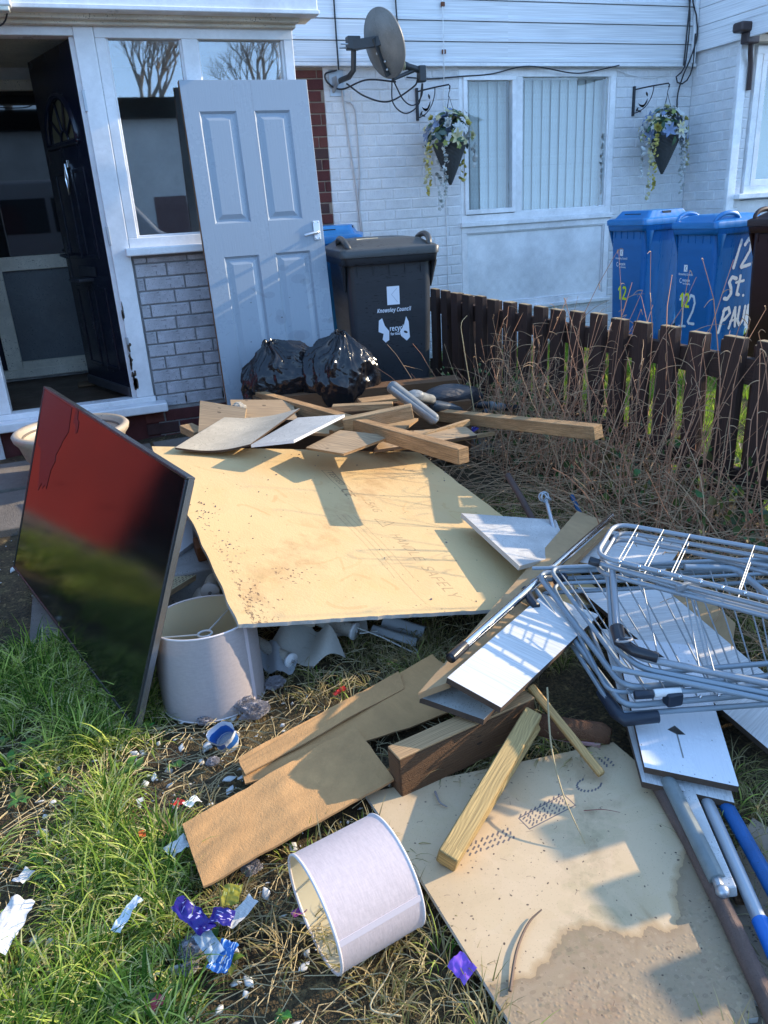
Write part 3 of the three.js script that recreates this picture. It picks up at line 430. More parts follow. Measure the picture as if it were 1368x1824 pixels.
// front faces +z; outline about 0.58 wide, 0.74 deep, 1.07 high
function makeBin(label, body, lid, style, base, turn, group, size) {
  const g = thing('wheelie_bin', label, 'wheelie bin', base, group); g.rotation.y = turn; if (size) g.scale.set(...size);
  const R = [[0.44, 0.50, 0.0], [0.455, 0.52, 0.03], [0.50, 0.60, 0.6], [0.515, 0.635, 0.93], [0.525, 0.645, 0.955]].map(([w, d, y]) => rring(w, d, 0.05, y, 5, 0, (d - 0.5) / 2 * -0.35));
  part(g, 'body', loft(R), body, true);
  // rim with fins below it
  part(g, 'rim', loft([rring(0.525, 0.65, 0.05, 0.945, 5, 0, -0.03), rring(0.565, 0.70, 0.04, 0.95, 5, 0, -0.02), rring(0.575, 0.715, 0.035, 0.99, 5, 0, -0.02)]), body, true);
  for (let i = 0; i < 5; i++) part(g, 'rim_fin', new THREE.BoxGeometry(0.006, 0.06, 0.03).translate(-0.19 + i * 0.095, 0.918, 0.285), body, true);
  for (const s of [-1, 1]) part(g, 'side_gusset', loft([[V(s * 0.258, 0.80, 0.22), V(s * 0.258, 0.80, 0.25), V(s * 0.262, 0.80, 0.25), V(s * 0.262, 0.80, 0.22)], [V(s * 0.262, 0.95, 0.20), V(s * 0.262, 0.95, 0.30), V(s * 0.287, 0.95, 0.30), V(s * 0.287, 0.95, 0.20)]]), body, true);
  const L = [rring(0.585, 0.735, 0.035, 0.992, 5, 0, -0.02), rring(0.59, 0.74, 0.035, 1.03, 5, 0, -0.02), rring(0.56, 0.70, 0.04, 1.04, 5, 0, -0.02)];
  if (style === 'dome') L.push(rring(0.52, 0.62, 0.05, 1.05, 5, 0, -0.03), rring(0.44, 0.54, 0.08, 1.078, 5, 0, -0.04), rring(0.3, 0.4, 0.1, 1.085, 5, 0, -0.04));
  else L.push(rring(0.50, 0.60, 0.04, 1.045, 5, 0, -0.03), rring(0.44, 0.5, 0.04, 1.095, 5, 0, -0.04), rring(0.42, 0.48, 0.04, 1.098, 5, 0, -0.04));
  const lidP = part(g, 'lid', loft(L), lid, true);
  if (style === 'dome') for (const s of [-1, 1]) {
    const arc = []; for (let i = 0; i <= 14; i++) { const a = i / 14 * Math.PI; arc.push(V(s * (0.235 + 0.02 * Math.sin(a)), 1.035 + 0.06 * Math.sin(a), 0.20 - 0.16 * Math.cos(a) - 0.05)); }
    part(lidP, 'grip', polyTube(arc, 0.017, 8), lid, true);
  } else { part(lidP, 'lid_slot', new THREE.BoxGeometry(0.24, 0.02, 0.006).translate(0, 1.068, 0.236), mBlackPlastic, true); for (const s of [-1, 1]) part(lidP, 'lid_slot', new THREE.BoxGeometry(0.012, 0.03, 0.12).translate(s * 0.228, 1.075, -0.02), mBlackPlastic, true); }
  part(g, 'handle', polyTube([V(-0.2, 0.985, -0.37), V(-0.2, 1.0, -0.43), V(0.2, 1.0, -0.43), V(0.2, 0.985, -0.37)], 0.015, 8), body, true);
  part(g, 'axle', polyTube([V(-0.27, 0.1, -0.27), V(0.27, 0.1, -0.27)], 0.011, 8), mSteel, true);
  for (const s of [-1, 1]) { const wl = part(g, 'wheel', new THREE.TorusGeometry(0.078, 0.024, 10, 28).rotateY(Math.PI / 2).translate(s * 0.265, 0.1, -0.27), mTyre, true); part(wl, 'hub', new THREE.CylinderGeometry(0.06, 0.06, 0.022, 20).rotateZ(Math.PI / 2).translate(s * 0.265, 0.1, -0.27), mBlackPlastic, true); for (let k = 0; k < 6; k++) part(wl, 'spoke', new THREE.BoxGeometry(0.03, 0.11, 0.014).rotateX(k * Math.PI / 6).translate(s * 0.265, 0.1, -0.27), mTyre, true); }
  return g;
}
const faceZ = y => { const t = y / 0.955; return 0.25 + 0.045 * 0 + (0.635 - 0.5) / 2 * t - (0.635 - 0.5) / 2 * 0.35 * t + 0.006; };
function decal(g, name, w, h, x, y, tx, z = null, rot = 0) { // printed mark, laid on the front face, following its lean
  const y0 = y - h / 2, y1 = y + h / 2, z0 = z ?? faceZ(y0), z1 = z ?? faceZ(y1), p = new THREE.PlaneGeometry(w, h); const a = p.attributes.position; for (let i = 0; i < a.count; i++) { a.setZ(i, a.getY(i) < 0 ? z0 : z1); }
  p.translate(x, y, 0); if (rot) p.rotateY(rot); const m = new THREE.MeshStandardMaterial({ map: tx, transparent: true, roughness: 0.55, side: THREE.DoubleSide }); const q = part(g, name, p, m, true); q.castShadow = false; return q;
}
const clear = (c, W, H) => c.clearRect(0, 0, W, H);
const tCouncil = canvasTex(512, 512, (c, W, H) => { clear(c, W, H); c.fillStyle = '#e8edf2'; c.fillRect(196, 30, 120, 130); c.strokeStyle = '#20324c'; c.lineWidth = 9; c.beginPath(); c.moveTo(286, 48); c.lineTo(238, 95); c.lineTo(290, 150); c.stroke(); c.fillRect(196, 30, 26, 130);
  c.font = 'bold 62px sans-serif'; c.textAlign = 'center'; c.fillText('Knowsley Council', 256, 232, 470); c.font = 'bold 76px sans-serif'; c.fillText('recycle', 290, 350, 260); c.font = 'bold 44px sans-serif'; c.fillText('for Knowsley', 310, 405, 260); c.strokeStyle = '#e8edf2'; c.lineWidth = 14; c.beginPath(); c.arc(110, 335, 40, 0.6, 5.2); c.stroke(); });
const tGreySticker = canvasTex(512, 512, (c, W, H) => { clear(c, W, H); c.fillStyle = '#dfe3ea'; c.fillRect(180, 10, 150, 160); c.strokeStyle = '#b9bec8'; c.lineWidth = 6; c.beginPath(); c.moveTo(300, 30); c.lineTo(235, 80); c.lineTo(305, 150); c.stroke(); c.font = 'italic bold 50px sans-serif'; c.textAlign = 'center'; c.fillText('Knowsley Council', 256, 232, 410);
  c.beginPath(); c.moveTo(70, 300); c.lineTo(110, 280); c.lineTo(140, 350); c.lineTo(190, 400); c.lineTo(185, 480); c.lineTo(140, 500); c.lineTo(105, 470); c.lineTo(120, 420); c.lineTo(60, 400); c.closePath(); c.fill(); c.beginPath(); c.moveTo(400, 280); c.lineTo(430, 330); c.lineTo(440, 470); c.lineTo(400, 500); c.lineTo(330, 450); c.lineTo(320, 410); c.lineTo(370, 360); c.closePath(); c.fill(); c.font = 'bold 62px sans-serif'; c.fillText('recycle', 300, 400, 250); c.font = 'bold 34px sans-serif'; c.fillText('for Knowsley', 310, 440, 230); c.fillStyle = '#10151f'; c.beginPath(); c.ellipse(390, 420, 24, 10, 0.3, 0, 7); c.fill(); });
const tTwelve = canvasTex(256, 384, (c, W, H) => { clear(c, W, H); c.fillStyle = '#dfe81e'; c.font = 'bold 300px sans-serif'; c.textAlign = 'center'; c.fillText('12', 128, 310, 240); });
const brush = (c, pts, w) => { for (let i = 0; i < pts.length - 1; i++) { const [a, b] = [pts[i], pts[i + 1]], n = 40; for (let k = 0; k <= n; k++) { const x = lerp(a[0], b[0], k / n), y = lerp(a[1], b[1], k / n); c.globalAlpha = rr(0.6, 1); c.beginPath(); c.ellipse(x + rr(-2, 2), y + rr(-2, 2), w * rr(0.8, 1.1), w * rr(0.7, 1.0), 0, 0, 7); c.fill(); } } c.globalAlpha = 1; };
const tHand12 = canvasTex(384, 512, (c, W, H) => { clear(c, W, H); c.fillStyle = '#dde2e8'; seed = 5; brush(c, [[40, 160], [110, 100], [105, 440]], 17); brush(c, [[40, 470], [170, 460]], 16); brush(c, [[210, 160], [250, 100], [310, 110], [335, 180], [300, 280], [220, 400], [240, 420], [340, 420]], 17); });
const tStPaul = canvasTex(512, 1024, (c, W, H) => { clear(c, W, H); c.fillStyle = '#e2e6ea'; seed = 6; brush(c, [[230, 60], [150, 330]], 20); brush(c, [[290, 110], [340, 50], [390, 80], [380, 170], [270, 320], [280, 330], [410, 310]], 20); brush(c, [[450, 290], [455, 300]], 14);
  brush(c, [[220, 440], [150, 420], [110, 470], [150, 530], [160, 590], [110, 640], [60, 630]], 20); brush(c, [[280, 420], [250, 600], [290, 610]], 18); brush(c, [[220, 480], [340, 470]], 15); brush(c, [[360, 620], [364, 624]], 14);
  brush(c, [[90, 740], [30, 980]], 20); brush(c, [[70, 760], [150, 730], [180, 790], [110, 850], [60, 860]], 18); brush(c, [[190, 950], [260, 740], [290, 940]], 18); brush(c, [[200, 880], [290, 860]], 13); brush(c, [[330, 740], [320, 880], [360, 930], [410, 880], [420, 740]], 18); brush(c, [[470, 730], [450, 930], [510, 930]], 18); });
const tLabel = canvasTex(256, 128, (c, W, H) => { c.fillStyle = '#d8cba6'; c.fillRect(0, 0, W, H); c.fillStyle = '#b9a77a'; for (let i = 0; i < 7; i++) c.fillRect(14, 14 + i * 15, rr(120, 225), 4); });
const grey = makeBin('grey wheelie bin with torn white recycling sticker behind the black bags', mBinGrey, mBinGreyLid, 'dome', [1.72, 0.06, 1.32], -8 * D2R);
decal(grey, 'sticker', 0.26, 0.34, 0.015, 0.655, tGreySticker);
{ const p = new THREE.PlaneGeometry(0.13, 0.1).rotateX(-Math.PI / 2 + 0.18).translate(-0.09, 1.078, 0.18); part(grey, 'lid_label', p, new THREE.MeshStandardMaterial({ map: tLabel, roughness: 0.7 }), true); }
makeBin('blue wheelie bin half hidden behind the leaning grey door', mBinBlue, mBinBlueLid, 'slot', [1.60, 0.12, 0.5], -20 * D2R);
const b1 = makeBin('blue wheelie bin with yellow number 12, nearest the window', mBinBlue, mBinBlueLid, 'slot', [4.18, 0.15, 0.75], -Math.PI / 2 + 3 * D2R, 'blue bins by the neighbouring house', [0.75, 0.94, 0.68]);
decal(b1, 'council_print', 0.2, 0.2, -0.08, 0.715, tCouncil); decal(b1, 'number', 0.155, 0.2, -0.055, 0.46, tTwelve);
const b2 = makeBin('blue wheelie bin with hand painted white 12 St. PAUL on its side', mBinBlue, mBinBlueLid, 'dome', [4.30, 0.12, 1.36], -Math.PI / 2 + 2 * D2R, 'blue bins by the neighbouring house', [0.75, 0.94, 0.68]);
decal(b2, 'council_print', 0.2, 0.2, -0.1, 0.64, tCouncil); decal(b2, 'painted_number', 0.26, 0.34, -0.05, 0.40, tHand12); const b2n = decal(b2, 'number', 0.15, 0.2, -0.09, 0.47, tTwelve); b2n.geometry.translate(0, 0, 0.003);
{ const p = new THREE.PlaneGeometry(0.44, 0.74), a = p.attributes.position; for (let i = 0; i < a.count; i++) a.setZ(i, a.getY(i) < 0 ? 0.241 : 0.262); p.rotateY(Math.PI / 2).translate(0, 0.57, -0.07); part(b2, 'painted_address', p, new THREE.MeshStandardMaterial({ map: tStPaul, transparent: true, roughness: 0.6, side: THREE.DoubleSide }), true); }
makeBin('dark brown wheelie bin cut off by the right edge', mBinBrown, M([0.04, 0.02, 0.02], 0.5, { map: rep(tMott, 1.3) }), 'dome', [4.41, 0.09, 1.98], -Math.PI / 2 + 4 * D2R, null, [0.8, 0.98, 0.7]);

// ---------- black bin bags ----------
const mBag = M([0.012, 0.012, 0.014], 0.2);
function bag(label, c, rx, ry, rz, sd, knot) {
  const g = new THREE.SphereGeometry(1, 190, 140), p = g.attributes.position, v = new THREE.Vector3();
  for (let i = 0; i < p.count; i++) {
    v.fromBufferAttribute(p, i); const up = v.y, a = Math.atan2(v.z, v.x);
    const pl = Math.sin(a * 13 + 3 * fbm(v.x * 2 + sd, v.y * 2, v.z * 2, 2)) * 0.5 + Math.sin(a * 23 + sd + 5 * fbm(v.x * 3, v.y * 2 + sd, v.z * 3, 2)) * 0.5;
    const w1 = 2.6 * fbm(v.x * 1.4 + sd, v.y * 1.2, v.z * 1.4, 2), w2 = 4 * fbm(v.x * 2 + 9, v.y * 1.6 + sd, v.z * 2, 2), fold = 0.075 * Math.pow(1 - Math.abs(Math.sin(a * 4 + w1 * 2 + sd)), 1.5) + 0.045 * Math.pow(1 - Math.abs(Math.sin(a * 7.5 + w2 + sd * 2)), 2) + 0.02 * (1 - Math.abs(Math.sin(a * 17 + w2 * 2 + up * 5)));
    const rg = 1 - Math.abs(fbm(v.x * 2.0 + sd, v.y * 1.6 + 7, v.z * 2.0, 3)) * 3.2, rg2 = 1 - Math.abs(fbm(v.x * 6 + sd, v.y * 6, v.z * 6 + 5, 3)) * 3;
    let k = 1 + 0.26 * fbm(v.x * 1.2 + sd, v.y * 1.2, v.z * 1.2, 2) + 0.05 * rg + 0.012 * rg2 + fold * (0.35 + 0.65 * sm(-0.5, 0.7, up));
    let x = v.x * k, y = v.y * k, z = v.z * k; const s = sm(0.72, 1.0, up); x *= 1 - 0.45 * s; z *= 1 - 0.45 * s; y += s * 0.1; if (up > 0.96) { const q = (up - 0.96) / 0.04; x *= 1 + q * 0.9; z *= 1 + q * 0.9; y += 0.02 * Math.sin(a * 7); }
    if (y < -0.72) y = -0.72 + (y + 0.72) * 0.25;
    p.setXYZ(i, x * rx, y * ry, z * rz);
  }
  g.computeVertexNormals(); g.rotateZ(knot).translate(...c); return mesh('bin_bag', g, mBag, label, 'bin bag', 'black bags in front of the grey bin');
}
bag('slumped black bin bag against the grey door, left of two', [0.965, 0.42, 1.74], 0.235, 0.2, 0.16, 3.1, 0.3);
bag('knotted shiny black bin bag in front of the grey bin, right of two', [1.25, 0.42, 1.86], 0.205, 0.22, 0.17, 8.7, -0.08);

// ---------- picket fence ----------
{
  const mF = [0, 1, 2].map(i => M([0.066 + 0.008 * i, 0.038 + 0.004 * i, 0.031 + 0.004 * i], 0.8, { map: rep(tWood, 1, 5), bumpMap: rep(tWoodB, 1, 5), bumpScale: 0.002 })), mSunlitEnd = M([0.42, 0.33, 0.20], 0.95, { map: rep(tDirty, 10) });  // thin picket tops get a paler colour, as the sun brightens them
  const F = thing('picket_fence', 'low dark brown picket fence between the two gardens', 'fence', [2.43, 0, 2.7]);
  for (const [y0, y1] of [[0.56, 0.665], [0.12, 0.2]]) { const rl = part(F, 'rail', beamGeo([2.442, (y0 + y1) / 2, 0.45], [2.442, (y0 + y1) / 2, 5.9], 0.036, y1 - y0), mF[0]); }
  let k = 0; for (let z = 0.62; z < 5.9; z += 0.183, k++) {
    const top = 0.735 + rr(-0.006, 0.006) + (z > 2.3 ? 0.008 : 0), w = 0.102 + rr(-0.003, 0.003), a = [2.405 + rr(-0.003, 0.003), 0.02, z + rr(-0.006, 0.006)], b = [a[0] + rr(-0.006, 0.006), top, a[2] + rr(-0.006, 0.006)];
    const pk = part(F, 'picket', beamGeo(a, b, 0.034, w, 0, 0.002), pick(mF)); const e = new THREE.BoxGeometry(0.03, 0.003, w - 0.006).translate(b[0], b[1] + 0.0012, b[2]); part(pk, 'sunlit_cut_end', e, mSunlitEnd);
  }
  for (let z = 0.62 + 0.0915; z < 5.8; z += 0.183) { const b = [2.479 + rr(-0.003, 0.003), 0.712 + rr(-0.006, 0.006), z + rr(-0.006, 0.006)], w = 0.076 + rr(-0.003, 0.003); const pk = part(F, 'picket', beamGeo([2.479, 0.02, z], b, 0.03, w, 0, 0.002), pick(mF)); part(pk, 'sunlit_cut_end', new THREE.BoxGeometry(0.026, 0.003, w - 0.006).translate(b[0], b[1] + 0.0012, b[2]), mSunlitEnd); }
  for (const z of [0.95, 3.02, 5.0]) part(F, 'post', rbox(2.497, 2.57, -0.1, 0.70, z - 0.04, z + 0.04, 0.005), z > 3 && z < 4 ? M([0.30, 0.29, 0.25], 0.9, { map: rep(tDirty, 4) }) : mF[1]);
}

// ---------- satellite dish ----------
{
  const mD = M([0.17, 0.185, 0.19], 0.6, { map: rep(tDirty, 2.5), roughnessMap: rep(tRough, 3) }), mDk = M([0.035, 0.042, 0.048], 0.5, { map: rep(tMott, 5) });
  const D = thing('satellite_dish', 'grey satellite dish on a bent wall bracket under the cladding', 'satellite dish', [1.97, 2.17, 0.02]);
  const c = V(2.20, 2.35, 0.36), n = V(0.85, 0.30, -0.36).normalize(), upv = V(0, 1, 0).addScaledVector(n, -n.y).normalize(), s = n.clone().cross(upv);
  const pts = []; const g = new THREE.SphereGeometry(1, 48, 20, 0, Math.PI * 2, 0, Math.PI / 2), p = g.attributes.position;
  // shallow bowl: thin closed lens, slightly taller than wide
  const prof = []; for (let i = 0; i <= 14; i++) { const t = i / 14; prof.push(new THREE.Vector2(t, -0.055 * (1 - t * t))); } prof.push(new THREE.Vector2(1.02, 0.0), new THREE.Vector2(1.02, 0.012), new THREE.Vector2(0.99, 0.012)); for (let i = 14; i >= 0; i--) { const t = i / 14 * 0.985; prof.push(new THREE.Vector2(t, -0.055 * (1 - t * t) + 0.012)); }
  const bowl = new THREE.LatheGeometry(prof, 56); bowl.scale(0.178, 1, 0.212); // axis y = facing
  bowl.applyMatrix4(new THREE.Matrix4().makeBasis(s, n, upv).setPosition(c)); part(D, 'reflector', bowl, mD);
  const back = c.clone().addScaledVector(n, -0.06);
  const arm = part(D, 'mount_arm', polyTube([V(1.955, 2.17, 0.06), V(1.975, 2.17, 0.24), V(1.99, 2.20, 0.30), V(2.0, 2.36, 0.31), V(2.0, 2.40, 0.31)], 0.019, 10), mDk);
  part(D, 'foot_plate', merge([rbox(1.90, 2.01, 2.08, 2.25, 0.0, 0.012, 0.003), loft([[V(1.92, 2.10, 0.01), V(1.935, 2.10, 0.01), V(1.935, 2.2, 0.01), V(1.92, 2.2, 0.01)], [V(1.93, 2.15, 0.10), V(1.945, 2.15, 0.10), V(1.945, 2.2, 0.10), V(1.93, 2.2, 0.10)]])]), mSteel);
  part(D, 'clamp', merge([beamGeo([1.975, 2.345, 0.315], back.clone().add(V(0.02, 0.03, 0)).toArray(), 0.05, 0.06), rbox(1.95, 2.04, 2.32, 2.40, 0.28, 0.345, 0.006)]), mDk);
  part(D, 'clamp_bolts', merge([polyTube([V(1.90, 2.35, 0.335), V(1.97, 2.352, 0.335)], 0.006, 6), polyTube([V(1.90, 2.335, 0.30), V(1.97, 2.335, 0.30)], 0.006, 6)]), mSteel);
  part(D, 'back_plate', beamGeo(back.clone().addScaledVector(upv, 0.06).toArray(), back.clone().addScaledVector(upv, -0.19).addScaledVector(n, 0.04).toArray(), 0.07, 0.012, 1.57), mDk);
  for (const dy of [0.04, -0.04, -0.1, -0.15]) part(D, 'bolt', new THREE.SphereGeometry(0.009, 10, 8).translate(...back.clone().addScaledVector(upv, dy).addScaledVector(n, -0.01 + (dy < -0.05 ? 0.02 : 0)).addScaledVector(s, dy < -0.05 ? 0.02 : -0.015).toArray()), mSteel);
  const foot = c.clone().addScaledVector(upv, -0.22), lnb = V(2.44, 2.20, 0.30);
  part(D, 'feed_arm', polyTube([foot, lnb.clone().add(V(-0.06, -0.02, 0.0)), lnb], 0.013, 8), mDk);
  const L = part(D, 'feed_horn', polyTube([lnb.clone().add(V(-0.075, 0.03, 0)), lnb.clone().add(V(-0.045, 0.025, 0)), lnb.clone().add(V(0.05, 0.0, 0))], t => t < 0.4 ? 0.03 : 0.022, 14), mDk);
  part(L, 'horn_cap', new THREE.SphereGeometry(0.032, 16, 10).scale(0.5, 1, 1).translate(lnb.x - 0.078, lnb.y + 0.03, lnb.z), M([0.32, 0.30, 0.18], 0.5));
  part(L, 'horn_body', rbox(lnb.x + 0.03, lnb.x + 0.085, lnb.y - 0.075, lnb.y + 0.03, lnb.z - 0.03, lnb.z + 0.03, 0.01), mDk);
}
// ---------- cables on the house ----------
const cable = (pts, r, label, m = mCable, seg = 60) => mesh('cable', tube(pts, r, seg, 6), m, label, 'cable');
cable([[2.30, 2.13, 0.30], [2.1, 2.15, 0.25], [1.98, 2.12, 0.06], [1.89, 2.16, 0.03], [1.87, 2.22, 0.03], [1.95, 2.24, 0.06]], 0.006, 'black cable looping round the dish bracket foot');
cable([[2.0, 2.15, 0.1], [2.12, 2.06, 0.15], [2.28, 2.02, 0.2], [2.44, 2.1, 0.28], [2.47, 2.15, 0.3]], 0.006, 'black cable sagging between dish bracket and feed horn');
cable([[2.27, 2.14, 0.3], [2.28, 2.0, 0.28], [2.38, 1.935, 0.26], [2.48, 1.99, 0.27], [2.5, 2.12, 0.3]], 0.005, 'lowest thin black cable loop under the dish horn');
cable([[2.28, 2.14, 0.3], [2.36, 2.02, 0.28], [2.44, 1.985, 0.27], [2.5, 2.04, 0.28], [2.505, 2.12, 0.3]], 0.005, 'inner thin black cable loop under the dish horn');
cable([[1.965, 4.6, 0.06], [1.965, 3.2, 0.058], [1.962, 2.5, 0.06], [1.96, 2.24, 0.07]], 0.006, 'black cable running down the cladding behind the dish');
cable([[2.42, 4.6, 0.06], [2.42, 3.2, 0.058], [2.424, 2.6, 0.062], [2.44, 2.28, 0.1], [2.47, 2.23, 0.27]], 0.006, 'black cable running down the cladding to the feed horn');
cable([[2.79, 4.4, 0.06], [2.79, 2.9, 0.058], [2.785, 2.3, 0.066], [2.80, 2.0, 0.012], [2.80, 1.0, 0.012], [2.8, 0.5, 0.012]], 0.004, 'thin white cable clipped down the wall left of the window', mWhitePlastic);
for (const [x, y] of [[2.79, 2.66], [2.79, 2.36]]) mesh('cable_clip', rbox(x - 0.014, x + 0.014, y - 0.014, y + 0.014, 0.05, 0.068, 0.003), M([0.16, 0.06, 0.03], 0.9), y > 2.5 ? 'upper rusty cable clip on the cladding' : 'lower rusty cable clip on the cladding', 'clip');
cable([[1.99, 2.13, 0.014], [2.01, 1.9, 0.014], [2.05, 1.5, 0.014], [2.07, 1.1, 0.014], [2.07, 0.4, 0.014]], 0.006, 'left of two pale cables down the wall under the dish', M([0.5, 0.47, 0.46], 0.6));
cable([[2.02, 2.04, 0.014], [2.06, 2.03, 0.014], [2.085, 1.95, 0.014], [2.09, 1.6, 0.014], [2.07, 1.35, 0.014], [2.083, 1.1, 0.014], [2.083, 0.4, 0.014]], 0.005, 'right of two pale cables down the wall under the dish', M([0.5, 0.47, 0.46], 0.6));
cable([[2.5, 2.2, 0.02], [2.7, 2.19, 0.015], [2.95, 2.205, 0.02], [3.2, 2.22, 0.02], [3.5, 2.265, 0.07], [3.9, 2.222, 0.05], [4.1, 2.235, 0.03], [4.33, 2.272, 0.075]], 0.005, 'black cable draped along the top of the window');
cable([[4.35, 2.25, 0.02], [4.5, 2.21, 0.02], [4.7, 2.19, 0.02], [4.87, 2.23, 0.02]], 0.003, 'thin white cable drooping right of the window', mWhitePlastic);
cable([[4.93, 4.6, 0.075], [4.95, 3.0, 0.078], [4.99, 2.6, 0.08], [4.98, 2.35, 0.085], [4.965, 2.24, 0.08], [4.93, 2.2, 0.04], [4.95, 2.155, 0.03], [5.02, 2.15, 0.04], [5.06, 2.25, 0.07], [5.055, 2.5, 0.085]], 0.006, 'black cable hanging in a loop at the house corner');
cable([[4.96, 4.6, 0.08], [4.98, 2.95, 0.082], [5.05, 2.62, 0.085], [5.07, 2.48, 0.088], [5.03, 2.33, 0.08], [4.99, 2.2, 0.05], [4.965, 2.06, 0.03], [4.98, 1.9, 0.03], [5.05, 1.75, 0.03]], 0.006, 'black cable with its loose end below the house corner');
cable([[4.985, 4.6, 0.07], [4.985, 2.9, 0.072], [4.975, 2.5, 0.074], [4.965, 2.27, 0.076]], 0.007, 'straight black cable beside the corner trim');

// ---------- hanging baskets ----------
const mIron = M([0.012, 0.014, 0.02], 0.5), mWicker = M([0.055, 0.06, 0.062], 0.8, { map: rep(tMott, 6) });
const petalM = { blue: M([0.22, 0.30, 0.46], 0.7), pale: M([0.60, 0.64, 0.62], 0.7), cream: M([0.66, 0.62, 0.36], 0.7), yellow: M([0.58, 0.50, 0.12], 0.7), green: M([0.055, 0.12, 0.06], 0.7), teal: M([0.10, 0.18, 0.17], 0.7), lime: M([0.30, 0.36, 0.10], 0.7) };
for (const k of Object.keys(petalM)) petalM[k].map = rep(tMott, 20);
function petal(L, w, curl, up) { const g = new THREE.PlaneGeometry(w, L, 2, 5).translate(0, L / 2, 0), p = g.attributes.position; for (let i = 0; i < p.count; i++) { const t = p.getY(i) / L, s = Math.sin(Math.PI * Math.min(1, 0.12 + t * 0.88)) * (t > 0.98 ? 0.15 : 1); const x = p.getX(i) * s; p.setXYZ(i, x, t * L * Math.cos(up), t * L * Math.sin(up) - curl * t * t * L + Math.abs(x) * 0.35); } g.computeVertexNormals(); return g; }
function flowerGeo(n, L, w, curl, up) { const gs = []; for (let i = 0; i < n; i++) gs.push(petal(L * rr(0.88, 1.1), w, curl, up).rotateZ(i / n * Math.PI * 2 + rr(-0.15, 0.15))); return merge(gs); }
seed = 4242;
const lilyG = [0, 1, 2].map(() => flowerGeo(6, 0.075, 0.028, 0.25, 0.55)), roseG = [0, 1].map(() => { const gs = []; for (let k = 0; k < 3; k++) gs.push(flowerGeo(6 - k, 0.032 - k * 0.006, 0.026, -0.3, 0.4 + k * 0.4)); return merge(gs); }), leafG = [0, 1].map(() => petal(0.075, 0.034, 0.3, 0.25)), sprayG = flowerGeo(5, 0.026, 0.018, 0.3, 0.4);
function basket(cx, flip, label, blabel) {
  const y0 = 2.115, wallX = cx - 0.155;
  const B = thing('basket_bracket', blabel, 'bracket', [wallX, 1.91, 0], 'iron bird brackets');
  part(B, 'upright', rbox(wallX - 0.01, wallX + 0.01, 1.91, 2.13, 0.003, 0.022, 0.003), mIron);
  const tip = V(cx + 0.005, 2.12, 0.235);
  part(B, 'arm', polyTube([V(wallX, 2.105, 0.015), V(wallX + 0.08, 2.115, 0.13), tip, tip.clone().add(V(0.006, -0.012, 0.006)), tip.clone().add(V(0.004, -0.03, 0.004))], 0.0055, 8), mIron);
  const br = []; for (let i = 0; i <= 14; i++) { const t = i / 14, a = t * Math.PI / 2; br.push(V(wallX + 0.09 * Math.sin(a), 1.93 + 0.185 * (1 - Math.cos(a)), 0.015 + 0.13 * Math.sin(a))); } part(B, 'brace', polyTube(br, 0.004, 6), mIron);
  const dir = V(0.09, 0, 0.13).normalize(), place = (g, u, y) => g.applyMatrix4(new THREE.Matrix4().makeBasis(dir, V(0, 1, 0), V(dir.z, 0, -dir.x)).setPosition(wallX + dir.x * u, y, 0.015 + dir.z * u));
  const leafS = new THREE.Shape(); leafS.moveTo(0, -0.018); leafS.quadraticCurveTo(0.014, 0, 0, 0.02); leafS.quadraticCurveTo(-0.014, 0, 0, -0.018);
  for (const [u, y, a] of [[0.105, 2.06, 0.3], [0.03, 1.955, -0.6], [0.05, 1.94, 1.2]]) part(B, 'iron_leaf', place(new THREE.ExtrudeGeometry(leafS, { depth: 0.004, bevelEnabled: false }).rotateZ(a), u, y), mIron);
  const bird = new THREE.Shape(); bird.moveTo(-0.035, 0.0); bird.quadraticCurveTo(-0.01, -0.02, 0.012, -0.012); bird.lineTo(0.04, 0.03); bird.lineTo(0.034, 0.0); bird.quadraticCurveTo(0.02, -0.028, 0, -0.034); bird.quadraticCurveTo(-0.03, -0.024, -0.035, 0.0);
  part(B, 'iron_bird', place(new THREE.ExtrudeGeometry(bird, { depth: 0.004, bevelEnabled: false }), 0.075, 2.0), mIron);
  const K = thing('hanging_basket', label, 'flower basket', [cx, 1.45, 0.235], 'cone baskets of artificial flowers');
  const top = 1.735, R = 0.13, tipY = 1.445, prof = []; const N = 46; for (let i = 0; i <= N; i++) { const t = i / N; prof.push(new THREE.Vector2(0.006 + (R - 0.006) * Math.pow(t, 0.92) + (i % 2 ? 0.0035 : 0), tipY + (top - tipY) * t)); } prof.push(new THREE.Vector2(R - 0.012, top), new THREE.Vector2(0.01, top - 0.02));
  const cone = new THREE.LatheGeometry(prof, 64), cp = cone.attributes.position; for (let i = 0; i < cp.count; i++) { const a = Math.atan2(cp.getZ(i), cp.getX(i)), row = Math.round((cp.getY(i) - tipY) / (top - tipY) * N / 2), k = 1 + 0.025 * Math.sin(a * 14 + row * Math.PI); cp.setX(i, cp.getX(i) * k); cp.setZ(i, cp.getZ(i) * k); } cone.computeVertexNormals(); cone.translate(cx, 0, 0.235); part(K, 'wicker_cone', cone, mWicker);
  part(K, 'hook', tube([[tip.x, 2.10, tip.z], [tip.x + 0.008, 2.085, tip.z], [tip.x, 2.07, tip.z], [tip.x - 0.006, 2.04, tip.z]], 0.003, 16, 6), mIron);
  for (const a of [0.5, 2.6, 4.7]) part(K, 'chain', polyTube([V(tip.x, 2.045, tip.z), V(cx + 0.1 * Math.cos(a), 1.75, 0.235 + 0.1 * Math.sin(a))], 0.002, 5), mIron);
  const orient = (m, pos, out) => { m.position.set(pos.x - cx, pos.y - 1.45, pos.z - 0.235); m.quaternion.setFromUnitVectors(V(0, 0, 1), out.clone().normalize()); m.rotateZ(rr(0, 6)); };
